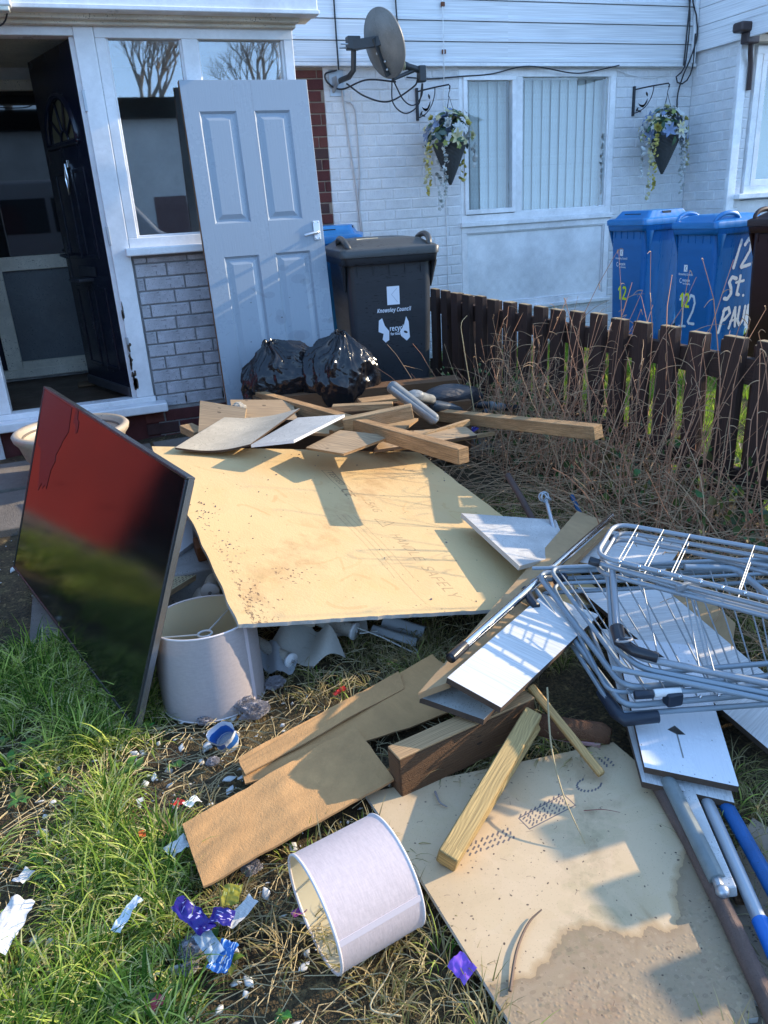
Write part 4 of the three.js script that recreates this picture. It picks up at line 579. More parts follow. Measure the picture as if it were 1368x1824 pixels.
  const put = (name, geo, mat, th, ph, r) => { const o = V(Math.cos(th) * Math.cos(ph), Math.sin(ph), Math.sin(th) * Math.cos(ph)); const pos = V(cx + o.x * 0.165 * r, 1.745 + o.y * 0.17 * r + 0.01, 0.235 + o.z * 0.15 * r); if (pos.z < 0.06) pos.z = 0.06 + rr(0, 0.02); const m = new THREE.Mesh(geo, mat); m.name = name; m.castShadow = m.receiveShadow = true; orient(m, pos, o.add(V(rr(-0.3, 0.3), rr(-0.2, 0.3), rr(-0.1, 0.4)))); K.add(m); };
  for (let i = 0; i < 70; i++) put('leaf', pick(leafG), pick([petalM.green, petalM.teal, petalM.green, petalM.lime]), rr(0, 6.28), rr(-0.25, 1.4), rr(0.6, 1.15));
  for (let i = 0; i < 24; i++) put('lily', pick(lilyG), pick([petalM.blue, petalM.blue, petalM.pale, petalM.cream]), rr(0, 6.28), rr(-0.15, 1.35), rr(0.85, 1.12));
  for (let i = 0; i < 14; i++) put('rose', pick(roseG), pick([petalM.yellow, petalM.cream, petalM.cream, petalM.pale]), rr(0, 6.28), rr(-0.1, 1.3), rr(0.95, 1.15));
  for (let i = 0; i < 26; i++) put('spray', sprayG, pick([petalM.pale, petalM.blue, petalM.cream, petalM.lime]), rr(0, 6.28), rr(-0.3, 1.3), rr(0.95, 1.3));
  // trailing blossom
  const trails = flip ? [[-0.21, 0.0, 0.30, 'pale'], [-0.165, 0.04, 0.48, 'cream'], [-0.15, 0.08, 0.42, 'yellow'], [0.145, 0.06, 0.46, 'pale'], [0.16, 0.02, 0.30, 'pale'], [0.215, 0.0, 0.24, 'cream']] : [[-0.19, 0.04, 0.36, 'yellow'], [-0.2, 0.02, 0.30, 'cream'], [-0.09, 0.1, 0.40, 'pale'], [-0.06, -0.06, 0.46, 'pale'], [0.17, 0.04, 0.18, 'pale'], [0.1, -0.02, 0.28, 'yellow']];
  for (const [dx, dz, len, col] of trails) { const gs = []; let n = Math.floor(len / 0.016); for (let i = 0; i < n; i++) { const t = i / n, w = 0.022 * (1 - 0.55 * t); gs.push(pick([sprayG, roseG[0]]).clone().scale(0.62, 0.62, 0.62).rotateX(rr(-1, 1)).rotateY(rr(0, 6)).translate(cx + dx * (1 + 0.06 * t) + rr(-w, w), 1.73 - t * len, 0.25 + dz + rr(-w, w))); } part(K, 'trailing_blossom', merge(gs), petalM[col]); }
}
seed = 909; basket(2.735, false, 'cone basket of blue and cream flowers left of the window', 'black iron bird bracket left of the window');
seed = 911; basket(4.69, true, 'cone basket of blue and cream flowers right of the window', 'black iron bird bracket right of the window');

// ---------- big cream plasterboard sheet ----------
const two = (face, edge) => [face, edge];
{
  seed = 31; const a = [0.226, 0.285, 4.134], b = [1.457, 0.05, 4.138], c = [1.279, 0.27, 2.901], d = [0.14, 0.45, 2.799];
  const g = sheet(a, b, c, d, 0.0125, (s, t) => V(0.012 * fbm(s * 3, t * 9, 1, 2), 0.03 * Math.pow(1 - s, 3) * Math.sin(t * Math.PI) + 0.006 * fbm(s * 2, t * 3, 5, 2) - 0.004 * Math.pow(1 - s, 4) * Math.pow(1 - t, 4), 0.004 * fbm(s * 14, t * 2, 9, 3) + 0.007 * fbm(s * 45, t * 3, 4, 2) * (t < 0.02 ? 1 : 0)), 90);
  const { Lu, Lv } = g.userData;
  const t = canvasTex(1400, 1480, (x, W, H) => {
    x.fillStyle = '#efe2c6'; x.fillRect(0, 0, W, H);
    for (let i = 0; i < 260; i++) { x.fillStyle = css(pick([[222, 190, 140], [236, 214, 172], [244, 236, 214], [214, 176, 126]]), 0.05); x.beginPath(); x.ellipse(rnd() * W, rnd() * H, rr(20, 180), rr(12, 70), rr(0, 3), 0, 7); x.fill(); }
    x.lineCap = 'round'; for (let i = 0; i < 40; i++) { x.strokeStyle = css([196, 140, 84], rr(0.05, 0.16)); x.lineWidth = rr(3, 16); x.beginPath(); const p = [rnd() * W, rnd() * H]; x.moveTo(...p); x.quadraticCurveTo(p[0] + rr(-60, 60), p[1] + rr(-60, 60), p[0] + rr(-120, 120), p[1] + rr(-90, 90)); x.stroke(); }
    for (let i = 0; i < 26; i++) { x.fillStyle = css(pick([[120, 92, 70], [150, 118, 84]]), 0.035); for (let k = 0; k < 26; k++) { const cx0 = (i * 0.618 % 1) * W, cy0 = (i * 0.379 % 1) * H; x.beginPath(); x.ellipse(cx0 + rr(-70, 70), cy0 + rr(-50, 50), rr(4, 46), rr(3, 24), rr(0, 3), 0, 7); x.fill(); } }
    for (let i = 0; i < 16000; i++) { x.fillStyle = css(pick([[150, 120, 90], [110, 90, 80], [255, 250, 235]]), rr(0.05, 0.3)); x.fillRect(rnd() * W, rnd() * H, rr(0.6, 2), rr(0.6, 2)); }
    const put = (s, tt, str, font, al = 0.62) => { x.save(); x.translate(s * W, (1 - tt) * H); x.rotate(Math.PI / 2); x.font = font; x.fillStyle = css([120, 104, 92], al); x.fillText(str, 0, 0); x.restore(); };
    put(0.575, 0.615, '15KG', '300 56px monospace', 0.36); put(0.548, 0.385, 'HANDLE SAFELY', '300 62px monospace', 0.36); x.save(); x.translate(0.572 * W, (1 - 0.455) * H); x.rotate(Math.PI / 2); x.strokeStyle = css([120, 104, 92], 0.65); x.lineWidth = 3; x.beginPath(); x.moveTo(-36, 26); x.lineTo(36, 26); x.lineTo(0, -42); x.closePath(); x.stroke(); x.restore();
    put(0.53, 0.68, 'CE', 'bold 70px sans-serif', 0.55); put(0.545, 0.81, 'TESTED', 'bold 44px sans-serif', 0.5); x.strokeStyle = css([120, 104, 92], 0.5); x.lineWidth = 3; x.strokeRect(0.532 * W, (1 - 0.82) * H, 50, 210);
    for (let k = 0; k < 4; k++) { x.save(); x.translate((0.50 - k * 0.018) * W, (1 - 0.5) * H); x.rotate(Math.PI / 2); x.strokeStyle = css([130, 112, 98], 0.22); x.setLineDash([3, 4, 6, 5, 2, 6]); x.lineWidth = 5; x.beginPath(); x.moveTo(0, 0); x.lineTo(rr(380, 700), 0); x.stroke(); x.restore(); }
    x.setLineDash([]);
    // crumbs and torn paper along the left edge
    for (let i = 0; i < 150; i++) { const k = rnd(), tt = rnd() * rnd() * 0.5, s = 0.012 + rnd() * rnd() * 0.1 + 0.02; x.fillStyle = css(pick([[74, 58, 62], [110, 90, 88], [150, 130, 118], [60, 46, 48]]), rr(0.4, 0.9)); x.beginPath(); const px = s * W, py = (1 - tt) * H; x.moveTo(px, py); for (let q = 0; q < 5; q++) x.lineTo(px + rr(-7, 7), py + rr(-9, 9)); x.fill(); }
    for (let i = 0; i < 40; i++) { x.fillStyle = css([78, 62, 64], rr(0.3, 0.8)); const px = W * (0.19 + rr(-0.05, 0.06)), py = H * (1 - 0.17 + rr(-0.04, 0.03)); x.beginPath(); x.ellipse(px, py, rr(1, 6), rr(1, 4), rr(0, 3), 0, 7); x.fill(); }
    for (let i = 0; i < 120; i++) { x.fillStyle = css([70, 60, 58], rr(0.3, 0.8)); x.beginPath(); x.ellipse(rnd() * W, rnd() * H, rr(1, 4), rr(1, 4), 0, 0, 7); x.fill(); }
  });
  t.repeat.set(1 / Lu, 1 / Lv); t.wrapS = t.wrapT = THREE.ClampToEdgeWrapping;
  const face = M([0.71, 0.565, 0.36], 0.8, { map: t, bumpMap: rep(tFine, 1.5), bumpScale: 0.001 }), edge = M([0.62, 0.60, 0.57], 0.95, { map: rep(tDirty, 6) });
  mesh('plasterboard_sheet', g, two(face, edge), 'large cream plasterboard sheet propped over the rubbish, printed HANDLE SAFELY', 'plasterboard');
  // crumbs of plaster lying on it
  const crumb = new THREE.DodecahedronGeometry(0.006, 0); const im = new THREE.InstancedMesh(crumb, M([0.20, 0.16, 0.15], 0.9), 150), mm = new THREE.Matrix4(), A = V(a), B = V(b), C = V(c), Dd = V(d);
  for (let i = 0; i < 150; i++) { const near = i < 110, s = near ? 0.02 + rnd() * rnd() * 0.12 : rnd(), tt = near ? rnd() * 0.55 : rnd(); const p = A.clone().lerp(B, s).lerp(Dd.clone().lerp(C, s), tt); const k = rr(0.15, 0.6); p.y += 0.03 * Math.pow(1 - s, 3) * Math.sin(tt * Math.PI) - 0.02 * Math.pow(1 - s, 4) * Math.pow(1 - tt, 4) + 0.002; mm.compose(p, new THREE.Quaternion().setFromEuler(new THREE.Euler(rr(0, 6), rr(0, 6), 0)), V(k * rr(0.7, 1.6), k * 0.6, k)); im.setMatrixAt(i, mm); }
  im.name = 'plaster_crumbs'; im.userData = { kind: 'stuff', label: 'dark crumbs scattered over the cream plasterboard sheet', category: 'crumbs' }; im.castShadow = im.receiveShadow = true; scene.add(im);
}
// ---------- lower plasterboard sheet lying on the ground ----------
{
  seed = 57; const X0 = 0.36, X1 = 1.08, Z0 = 4.56, Z1 = 5.60;
  const pts = [[0.401, 4.613], [0.72, 4.66], [1.03, 4.70], [1.035, 4.78], [1.022, 4.894], [0.985, 5.0], [0.955, 5.12], [0.905, 5.24], [0.872, 5.335], [0.85, 5.36], [0.835, 5.35], [0.82, 5.375], [0.80, 5.37], [0.78, 5.40], [0.76, 5.39], [0.70, 5.47], [0.62, 5.55], [0.46, 5.57], [0.452, 5.38], [0.445, 5.25], [0.438, 5.16], [0.425, 4.92], [0.418, 4.80]];
  const t = canvasTex(1100, 1590, (x, W, H) => {
    const P = (wx, wz) => [(wx - X0) / (X1 - X0) * W, (wz - Z0) / (Z1 - Z0) * H];
    x.fillStyle = '#d3c1a6'; x.fillRect(0, 0, W, H);
    for (let i = 0; i < 300; i++) { x.fillStyle = css(pick([[190, 166, 136], [222, 208, 186], [176, 150, 124]]), 0.06); x.beginPath(); x.ellipse(rnd() * W, rnd() * H, rr(15, 130), rr(10, 90), rr(0, 3), 0, 7); x.fill(); }
    // water stain with a dark tide line
    const st = [[0.40, 5.16], [0.52, 5.165], [0.587, 5.136], [0.62, 5.118], [0.666, 5.12], [0.712, 5.16], [0.74, 5.177], [0.77, 5.165], [0.79, 5.19], [0.834, 5.17], [0.87, 5.12], [0.93, 5.07], [1.06, 5.02], [1.08, 5.6], [0.4, 5.6]];
    const cv = new THREE.CatmullRomCurve3(st.map(p => V(p[0], 0, p[1])), true).getPoints(400); x.beginPath(); cv.forEach((p, i) => { const q = P(p.x + 0.012 * fbm(i * 0.11, 1, 2, 3), p.z + 0.02 * fbm(i * 0.13, 5, 2, 3)); i ? x.lineTo(...q) : x.moveTo(...q); }); x.closePath(); for (let k = 0; k < 5; k++) { x.lineWidth = 4 + k * 9; x.strokeStyle = css([140, 108, 76], 0.10); x.stroke(); } x.fillStyle = css([130, 117, 100], 0.6); x.fill();
    x.save(); x.clip(); for (let i = 0; i < 2600; i++) { const p = P(rr(0.4, 1.05), rr(5.14, 5.6)); x.fillStyle = css(pick([[170, 150, 122], [116, 104, 88], [130, 122, 104], [188, 172, 146]]), rr(0.1, 0.4)); x.beginPath(); x.ellipse(p[0], p[1], rr(2, 10), rr(2, 8), 0, 0, 7); x.fill(); } x.restore();
    for (let i = 0; i < 24; i++) { x.fillStyle = css(pick([[110, 92, 76], [140, 112, 84]]), 0.04); for (let k = 0; k < 26; k++) { const cx0 = (i * 0.618 % 1) * W, cy0 = (i * 0.379 % 1) * H; x.beginPath(); x.ellipse(cx0 + rr(-80, 80), cy0 + rr(-60, 60), rr(4, 50), rr(3, 30), rr(0, 3), 0, 7); x.fill(); } }
    for (let i = 0; i < 22000; i++) { x.fillStyle = css(pick([[120, 100, 82], [80, 66, 60], [236, 226, 208], [104, 92, 84]]), rr(0.06, 0.4)); x.fillRect(rnd() * W, rnd() * H, rr(0.6, 2.4), rr(0.6, 2.4)); }
    x.strokeStyle = css([70, 72, 92], 0.75); x.lineWidth = 7; const dash = (p, q, n) => { for (let i = 0; i < n; i++) { const k = i / n, a = P(lerp(p[0], q[0], k), lerp(p[1], q[1], k)); x.beginPath(); x.moveTo(a[0], a[1]); x.lineTo(a[0] + rr(7, 15), a[1] - rr(6, 14)); x.stroke(); } };
    x.lineWidth = 5; for (let r = 0; r < 5; r++) dash([0.69 + r * 0.003, 4.828 + r * 0.008], [0.815, 4.806 + r * 0.009], 9); x.lineWidth = 4; x.beginPath(); [[0.687, 4.829], [0.817, 4.806], [0.822, 4.846], [0.692, 4.866]].forEach((p, i) => i ? x.lineTo(...P(...p)) : x.moveTo(...P(...p))); x.closePath(); x.stroke();
    x.lineWidth = 6; for (let k = 0; k < 14; k++) { const a = 0.5 + k / 14 * 4.4, p = P(0.885 + 0.03 * Math.cos(a), 4.805 + 0.02 * Math.sin(a)); x.beginPath(); x.moveTo(...p); x.lineTo(p[0] + 10, p[1] - 8); x.stroke(); }
    for (let r = 0; r < 3; r++) dash([0.54, 4.858 + r * 0.011], [0.66, 4.85 + r * 0.013], 9); for (let r = 0; r < 4; r++) dash([0.93, 4.735 + r * 0.01], [0.99, 4.745 + r * 0.01], 4);
    x.strokeStyle = css([96, 78, 70], 0.6); x.lineWidth = 1.5; for (let i = 0; i < 60; i++) { const p = P(rr(0.4, 1), rr(4.65, 5.5)); x.beginPath(); x.moveTo(...p); x.quadraticCurveTo(p[0] + rr(-10, 10), p[1] + rr(-10, 10), p[0] + rr(-22, 22), p[1] + rr(-16, 16)); x.stroke(); }
    for (let i = 0; i < 260; i++) { const p = P(rr(0.4, 1.03), rr(4.64, 5.5)); x.fillStyle = css([52, 42, 40], rr(0.5, 0.95)); x.beginPath(); x.ellipse(p[0], p[1], rr(0.8, 4.5), rr(0.8, 3), rr(0, 3), 0, 7); x.fill(); }
  });
  t.flipY = false; t.needsUpdate = true;
  const bub = canvasTex(550, 795, (x, W, H) => { x.fillStyle = '#808080'; x.fillRect(0, 0, W, H); for (let i = 0; i < 2600; i++) { const px = rr(0.06, 0.7) * W, py = rr(0.62, 0.95) * H, q = rr(1.2, 5.5); const g = x.createRadialGradient(px, py, 0, px, py, q); g.addColorStop(0, pick(['#d0d0d0', '#505050', '#b0b0b0', '#666666'])); g.addColorStop(1, 'rgba(128,128,128,0)'); x.fillStyle = g; x.fillRect(px - q, py - q, q * 2, q * 2); } }); bub.colorSpace = THREE.NoColorSpace; bub.flipY = false; bub.needsUpdate = true;
  const g = flatPoly(pts, 0.032, 0.0125, (x, z) => [(x - X0) / (X1 - X0), (z - Z0) / (Z1 - Z0)]);
  mesh('plasterboard_sheet', g, two(M([0.90, 0.81, 0.69], 0.8, { map: t, bumpMap: bub, bumpScale: 0.0035 }), M([0.6, 0.57, 0.52], 0.95)), 'water stained plasterboard sheet lying on the ground at bottom right', 'plasterboard');
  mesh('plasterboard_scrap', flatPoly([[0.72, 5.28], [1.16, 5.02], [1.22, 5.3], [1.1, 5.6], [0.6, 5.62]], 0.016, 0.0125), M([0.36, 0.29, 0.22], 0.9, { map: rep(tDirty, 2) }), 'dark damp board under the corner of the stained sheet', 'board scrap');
}
// ---------- boards and cards ----------
const board = (name, q, t, m, label, cat, warp, n = 8, group) => mesh(name, sheet(...q, t, warp, n), m, label, cat, group);
const sag = (k, p = 3) => (s, t) => V(0, k * fbm(s * p + k * 99, t * p, k * 31, 2), 0);
seed = 71;
board('cardboard_sheet', [[0.147, 0.04, 4.475], [0.857, 0.03, 4.4], [0.773, 0.06, 4.172], [0.148, 0.055, 4.395]], 0.005, two(mCard, mMDFEdge), 'long brown cardboard panel partly under another, upper of two', 'cardboard', sag(0.02, 4), 16);
board('cardboard_sheet', [[0.145, 0.062, 4.413], [0.152, 0.056, 4.461], [0.633, 0.058, 4.294], [0.644, 0.066, 4.223]], 0.004, two(mCard, mMDFEdge), 'narrow folded brown card strip on the upper panel', 'cardboard', sag(0.01, 4), 10);
board('cardboard_sheet', [[0.008, 0.06, 4.759], [0.469, 0.065, 4.633], [0.449, 0.068, 4.408], [-0.01, 0.075, 4.586]], 0.006, two(mCard, mMDFEdge), 'bumpy brown cardboard panel in front, its end on the grass', 'cardboard', (s, t) => V(0, 0.012 * fbm(s * 5, t * 3, 2, 3), 0), 24);
board('wooden_plank', [[0.574, 0.215, 4.545], [0.657, 0.222, 4.544], [1.684, 0.16, 3.794], [1.639, 0.165, 3.627]], 0.016, two(mMDF, mMDFEdge), 'long tan fibreboard plank carrying a silver pole', 'plank');
board('white_board', [[0.585, 0.19, 4.529], [0.7, 0.165, 4.643], [1.026, 0.16, 4.425], [0.933, 0.17, 4.261]], 0.016, two(M([0.42, 0.43, 0.42], 0.6, { map: rep(tDirty, 3) }), mCore), 'grey dirty board under the white one on the timber block', 'board');
board('white_board', [[0.647, 0.245, 4.556], [0.726, 0.215, 4.679], [1.195, 0.2, 4.396], [1.112, 0.21, 4.234]], 0.016, two(mLaminate, mCore), 'white laminated board with dark edges beside the tan plank', 'board', null, 6);
board('white_board', [[1.142, 0.25, 3.624], [1.141, 0.215, 4.044], [1.415, 0.15, 3.917], [1.511, 0.17, 3.677]], 0.016, two(M([0.66, 0.67, 0.68], 0.5, { map: rep(tDirty, 2.5) }), M([0.5, 0.45, 0.38], 0.9)), 'stained white board lying over the corner of the cream sheet', 'board');
board('white_board', [[1.315, 0.15, 3.901], [1.614, 0.13, 4.158], [1.924, 0.1, 3.921], [1.68, 0.13, 3.778]], 0.016, two(mLaminate, mTimber[2]), 'short white board under the upper clothes airer', 'board');
board('white_board', [[1.346, 0.1, 4.064], [1.59, 0.1, 4.207], [1.51, 0.07, 4.839], [1.304, 0.07, 4.964]], 0.016, two(mLaminate, mCore), 'long wide white board under both clothes airers', 'board', null, 6);
board('white_board', [[1.289, 0.07, 4.281], [0.97, 0.075, 4.884], [1.109, 0.07, 5.013], [1.497, 0.07, 4.42]], 0.016, two(mLaminate, mCore), 'lower of two stacked white boards at lower right', 'board');
board('white_board', [[1.26, 0.105, 4.387], [0.981, 0.105, 4.875], [1.126, 0.1, 5.004], [1.433, 0.105, 4.523]], 0.016, two(M([0.74, 0.76, 0.79], 0.35, { map: markTex(), roughnessMap: rep(tRough, 3) }), mCore), 'upper of two stacked white boards, smeared with a black mark', 'board');
board('fibreboard_piece', [[1.6, 0.085, 4.179], [1.474, 0.08, 4.611], [1.64, 0.09, 4.456], [1.702, 0.09, 4.219]], 0.012, two(mMDF, mMDFEdge), 'tan fibreboard piece under the clothes airer wires', 'board');
function markTex() { const t = canvasTex(256, 256, (x, W, H) => { x.fillStyle = '#fff'; x.fillRect(0, 0, W, H); for (let i = 0; i < 500; i++) { x.fillStyle = css([190, 196, 206], 0.12); x.fillRect(rnd() * W, rnd() * H, rr(10, 50), 1); } x.fillStyle = css([30, 28, 26], 0.9); x.beginPath(); x.moveTo(40, 150); x.lineTo(62, 128); x.lineTo(66, 150); x.lineTo(56, 172); x.fill(); x.fillStyle = css([60, 56, 50], 0.6); x.fillRect(60, 148, 70, 4); for (let i = 0; i < 20; i++) { x.beginPath(); x.arc(rnd() * W, rnd() * H, rr(0.5, 2), 0, 7); x.fill(); } }); t.wrapS = t.wrapT = THREE.RepeatWrapping; t.repeat.set(3, 4); return t; }
// pieces on top of the pile
const mPaint = M([0.60, 0.60, 0.58], 0.55, { map: rep(tDirty, 2) }), mPly = M([0.50, 0.40, 0.28], 0.8, { map: rep(tWood, 1.5, 3) });
board('panel_piece', [[0.224, 0.46, 2.907], [0.515, 0.445, 2.972], [0.823, 0.475, 2.607], [0.499, 0.445, 2.453]], 0.008, two(M([0.62, 0.55, 0.43], 0.7, { map: rep(tDirty, 2) }), mCore), 'curled cream panel piece on the left of the pile', 'panel piece', (s, t) => V(0, -0.02 * Math.sin(s * Math.PI), 0), 12);
board('panel_piece', [[0.5, 0.47, 3.07], [0.662, 0.475, 3.116], [0.942, 0.495, 2.912], [0.759, 0.485, 2.814]], 0.012, two(mPaint, mWhitePlastic), 'grey white panel offcut with a clean bright edge on the pile', 'panel piece');
board('panel_piece', [[0.719, 0.425, 3.074], [0.831, 0.42, 3.22], [1.08, 0.43, 3.118], [0.905, 0.44, 2.949]], 0.01, two(mPly, mTimber[1]), 'broken beige plywood piece lying in front of the long beam', 'panel piece');
board('panel_piece', [[0.992, 0.38, 3.114], [1.52, 0.34, 3.015], [1.525, 0.35, 2.894], [1.128, 0.39, 2.922]], 0.012, two(mPly, mCore), 'dark flat board end under the crossing beams', 'panel piece');
board('panel_piece', [[0.783, 0.41, 2.789], [1.129, 0.38, 2.986], [1.361, 0.375, 2.721], [0.939, 0.405, 2.52]], 0.012, two(mMDF, mMDFEdge), 'brown fibreboard scrap in the middle of the pile', 'panel piece');
board('panel_piece', [[0.348, 0.4, 2.602], [0.535, 0.41, 2.654], [0.611, 0.435, 2.418], [0.427, 0.455, 2.209]], 0.012, two(mPly, mTimber[2]), 'bent tan card with a yellow edge at the foot of the door', 'panel piece', (s, t) => V(0, 0.03 * t * t, 0));
board('panel_piece', [[0.549, 0.415, 2.374], [0.822, 0.405, 2.543], [0.885, 0.425, 2.2], [0.596, 0.435, 2.054]], 0.012, two(mPly, mCore), 'dirty plywood offcut under the far end of the long beam', 'panel piece');
const beam = (a, b, w, h, m, label, roll = 0) => mesh('timber_beam', beamGeo(a, b, w, h, roll, 0.004), m, label, 'timber', 'loose timbers on the rubbish pile');
beam([0.766, 0.378, 1.72], [1.167, 0.459, 3.6], 0.05, 0.06, mTimber[1], 'long sawn timber jutting towards the viewer across the cream sheet');
beam([1.565, 0.3, 2.42], [1.74, 0.46, 3.6], 0.048, 0.055, mTimber[0], 'long sawn timber jutting right over the brambles', 0.1);
beam([0.955, 0.43, 2.842], [1.242, 0.475, 2.947], 0.045, 0.06, mTimber[2], 'short sawn timber lying between the two long ones', 0.1);
beam([0.999, 0.435, 2.534], [1.265, 0.435, 2.646], 0.05, 0.03, mTimber[2], 'short pale batten behind the short timber');
beam([1.106, 0.36, 3.041], [1.563, 0.355, 2.847], 0.02, 0.03, mTimber[2], 'thin batten under the vacuum head');
beam([0.891, 0.41, 2.857], [1.245, 0.385, 2.691], 0.03, 0.02, mTimber[0], 'thin offcut strip lying in front of the short timber');
beam([1.114, 0.34, 3.018], [1.663, 0.3, 2.907], 0.02, 0.02, mTimber[2], 'thin pale lath pointing at the brambles');
beam([1.177, 0.415, 2.406], [1.454, 0.415, 2.435], 0.1, 0.018, mTimber[1], 'flat splintered board behind the vacuum head');
beam([0.357, 0.32, 2.048], [0.404, 0.32, 2.235], 0.07, 0.04, mTimber[2], 'short timber stub at the foot of the grey door');
// support under the pile: old pallet boards
seed = 88; for (const [q, h, l] of [[[0.75, 0.24, 1.85, 1.9, 0.24, 2.05], 0.075, 'rear'], [[0.5, 0.24, 2.3, 1.75, 0.22, 2.45], 0.075, 'middle'], [[0.35, 0.2, 2.72, 1.3, 0.12, 2.86], 0.055, 'front']]) mesh('pallet_board', beamGeo(q.slice(0, 3), q.slice(3), 0.14, h * 4, 0, 0.004), mOldTimber, `${l} dark timber baulk under the rubbish pile`, 'timber');
// stone lump
mesh('plaster_lump', lump(0.035, 0.03, 0.03, 4).translate(...[0.586, 0.45, 2.344]), M([0.45, 0.42, 0.36], 0.95, { map: rep(tDirty, 6) }), 'crumbling plaster lump at the foot of the door', 'plaster lump');
function lump(rx, ry, rz, sd, det = 4, amp = 0.6) { const g = new THREE.IcosahedronGeometry(1, det), p = g.attributes.position; for (let i = 0; i < p.count; i++) { const v = new THREE.Vector3().fromBufferAttribute(p, i).normalize(), k = 1 + amp * fbm(v.x * 1.8 + sd, v.y * 1.8, v.z * 1.8, 4); p.setXYZ(i, v.x * k * rx, v.y * k * ry, v.z * k * rz); } g.computeVertexNormals(); return g; }
// timbers in front
seed = 101; const blk = (a, b, w, h, m, label, roll = 0) => mesh('timber_block', beamGeo(a, b, w, h, roll, 0.005), m, label, 'timber');
{ const top = M([0.55, 0.40, 0.24], 0.85, { map: rep(tWood, 1.5, 7) }); const B = thing('timber_block', 'thick timber block with sunlit yellow top and shaded brown sides put in as colour', 'timber', [0.676, 0.04, 4.543]);
  part(B, 'shaded_core', beamGeo([0.471, 0.08, 4.634], [0.861, 0.09, 4.572], 0.055, 0.11, 0, 0.004), mOldTimber); part(B, 'sunlit_top', beamGeo([0.471, 0.08, 4.634].map((v, i) => v + (i === 1 ? 0.0575 : 0)), [0.861, 0.09, 4.572].map((v, i) => v + (i === 1 ? 0.0575 : 0)), 0.053, 0.006, 0, 0.002), top); }  // sunlit top and shaded sides are put into the block colours
{ const B = thing('split_timber', 'split green tinged timber lying on the stained sheet', 'timber', [0.655, 0.03, 4.72]); const gr = M([0.56, 0.45, 0.22], 0.8, { map: rep(tWood, 1.2, 6), bumpMap: rep(tWoodB, 1.2, 8), bumpScale: 0.003 });
  part(B, 'timber', beamGeo([0.48, 0.055, 4.895], [0.842, 0.12, 4.625], 0.045, 0.045, 0.3, 0.005), gr); part(B, 'split_piece', beamGeo([0.539, 0.045, 4.853], [0.847, 0.1, 4.635], 0.02, 0.03, -0.3, 0.004), gr); part(B, 'splinter', beamGeo([0.587, 0.07, 4.824], [0.7, 0.1, 4.758], 0.006, 0.008, 0.3, 0.001), mTimber[2]); }
blk([0.872, 0.16, 4.565], [0.921, 0.05, 4.805], 0.02, 0.02, M([0.62, 0.44, 0.2], 0.75, { map: rep(tWood, 2, 8) }), 'thin fresh yellow stick pointing at the stained sheet', 0.4);
{ const B = thing('broken_post', 'broken round brown post end beside the stained sheet', 'timber', [0.93, 0.03, 4.622]); part(B, 'post', polyTube([V([0.882, 0.05, 4.579]), V([0.94, 0.05, 4.631]), V([1.01, 0.045, 4.676]), V([1.027, 0.045, 4.693])], t => t > 0.95 ? 0.02 : 0.03, 12), M([0.22, 0.10, 0.05], 0.9, { map: rep(tDirty, 5), bumpMap: rep(tFine, 5), bumpScale: 0.004 })); part(B, 'pink_strip', beamGeo([0.88, 0.035, 4.601], [0.992, 0.035, 4.701], 0.012, 0.012), M([0.45, 0.25, 0.24], 0.7)); }
// ---------- poles and rods ----------
const rod = (pts, r, m, label, cat = 'pole', name = 'metal_pole') => mesh(name, polyTube(pts.map(p => V(p)), r, 12), m, label, cat);
{ const P = thing('metal_pole', 'shiny silver pole with black end lying along the tan plank', 'pole', [1.123, 0.2, 4.143]); const a = V([0.699, 0.25, 4.482]), b = V([1.681, 0.19, 3.788]), m = a.clone().lerp(b, 0.5); part(P, 'tube', polyTube([a, m, b], 0.0125, 14), mChrome); part(P, 'end_cap', polyTube([a.clone().lerp(b, -0.012), a.clone().lerp(b, 0.05)], 0.0138, 12), mBlackPlastic); part(P, 'sleeve', polyTube([m.clone().lerp(b, -0.12), m.clone().lerp(b, 0.06)], 0.0138, 12), mSteel); }
rod([[1.427, 0.3, 3.452], [1.443, 0.22, 3.542], [1.431, 0.12, 3.721]], 0.013, M([0.10, 0.06, 0.05], 0.7, { map: rep(tDirty, 6) }), 'rusty brown rod sticking up behind the white board');
{ const P = thing('steel_rod', 'grey steel rod with a bundle of wire rings at its tip', 'rod', [1.516, 0.15, 3.65]); const tip = V([1.489, 0.24, 3.642]); part(P, 'shaft', polyTube([tip, V([1.45, 0.11, 3.798])], 0.008, 10), mSteel); for (let i = 0; i < 4; i++) part(P, 'ring', new THREE.TorusGeometry(0.018, 0.003, 8, 24).rotateX(rr(0, 3)).rotateY(rr(0, 3)).translate(tip.x - 0.002 + rr(-0.01, 0.01), tip.y + 0.015, tip.z + rr(-0.01, 0.01)), mSteel); }
rod([[1.725, 0.16, 3.458], [1.725, 0.1, 3.523]], 0.009, M([0.02, 0.10, 0.25], 0.6, { map: rep(tDirty, 8) }), 'short blue stick end behind the tan plank', 'stick', 'blue_stick');
const mRust = M([0.19, 0.13, 0.11], 0.7, { map: rep(tDirty, 6), bumpMap: rep(tFine, 8), bumpScale: 0.002, metalness: 0.2 });
rod([[1.015, 0.05, 4.884], [0.968, 0.045, 5.044], [0.903, 0.045, 5.222], [0.809, 0.04, 5.461]], 0.017, mRust, 'rusted metal tube along the edge of the stained sheet', 'tube', 'rusted_tube');
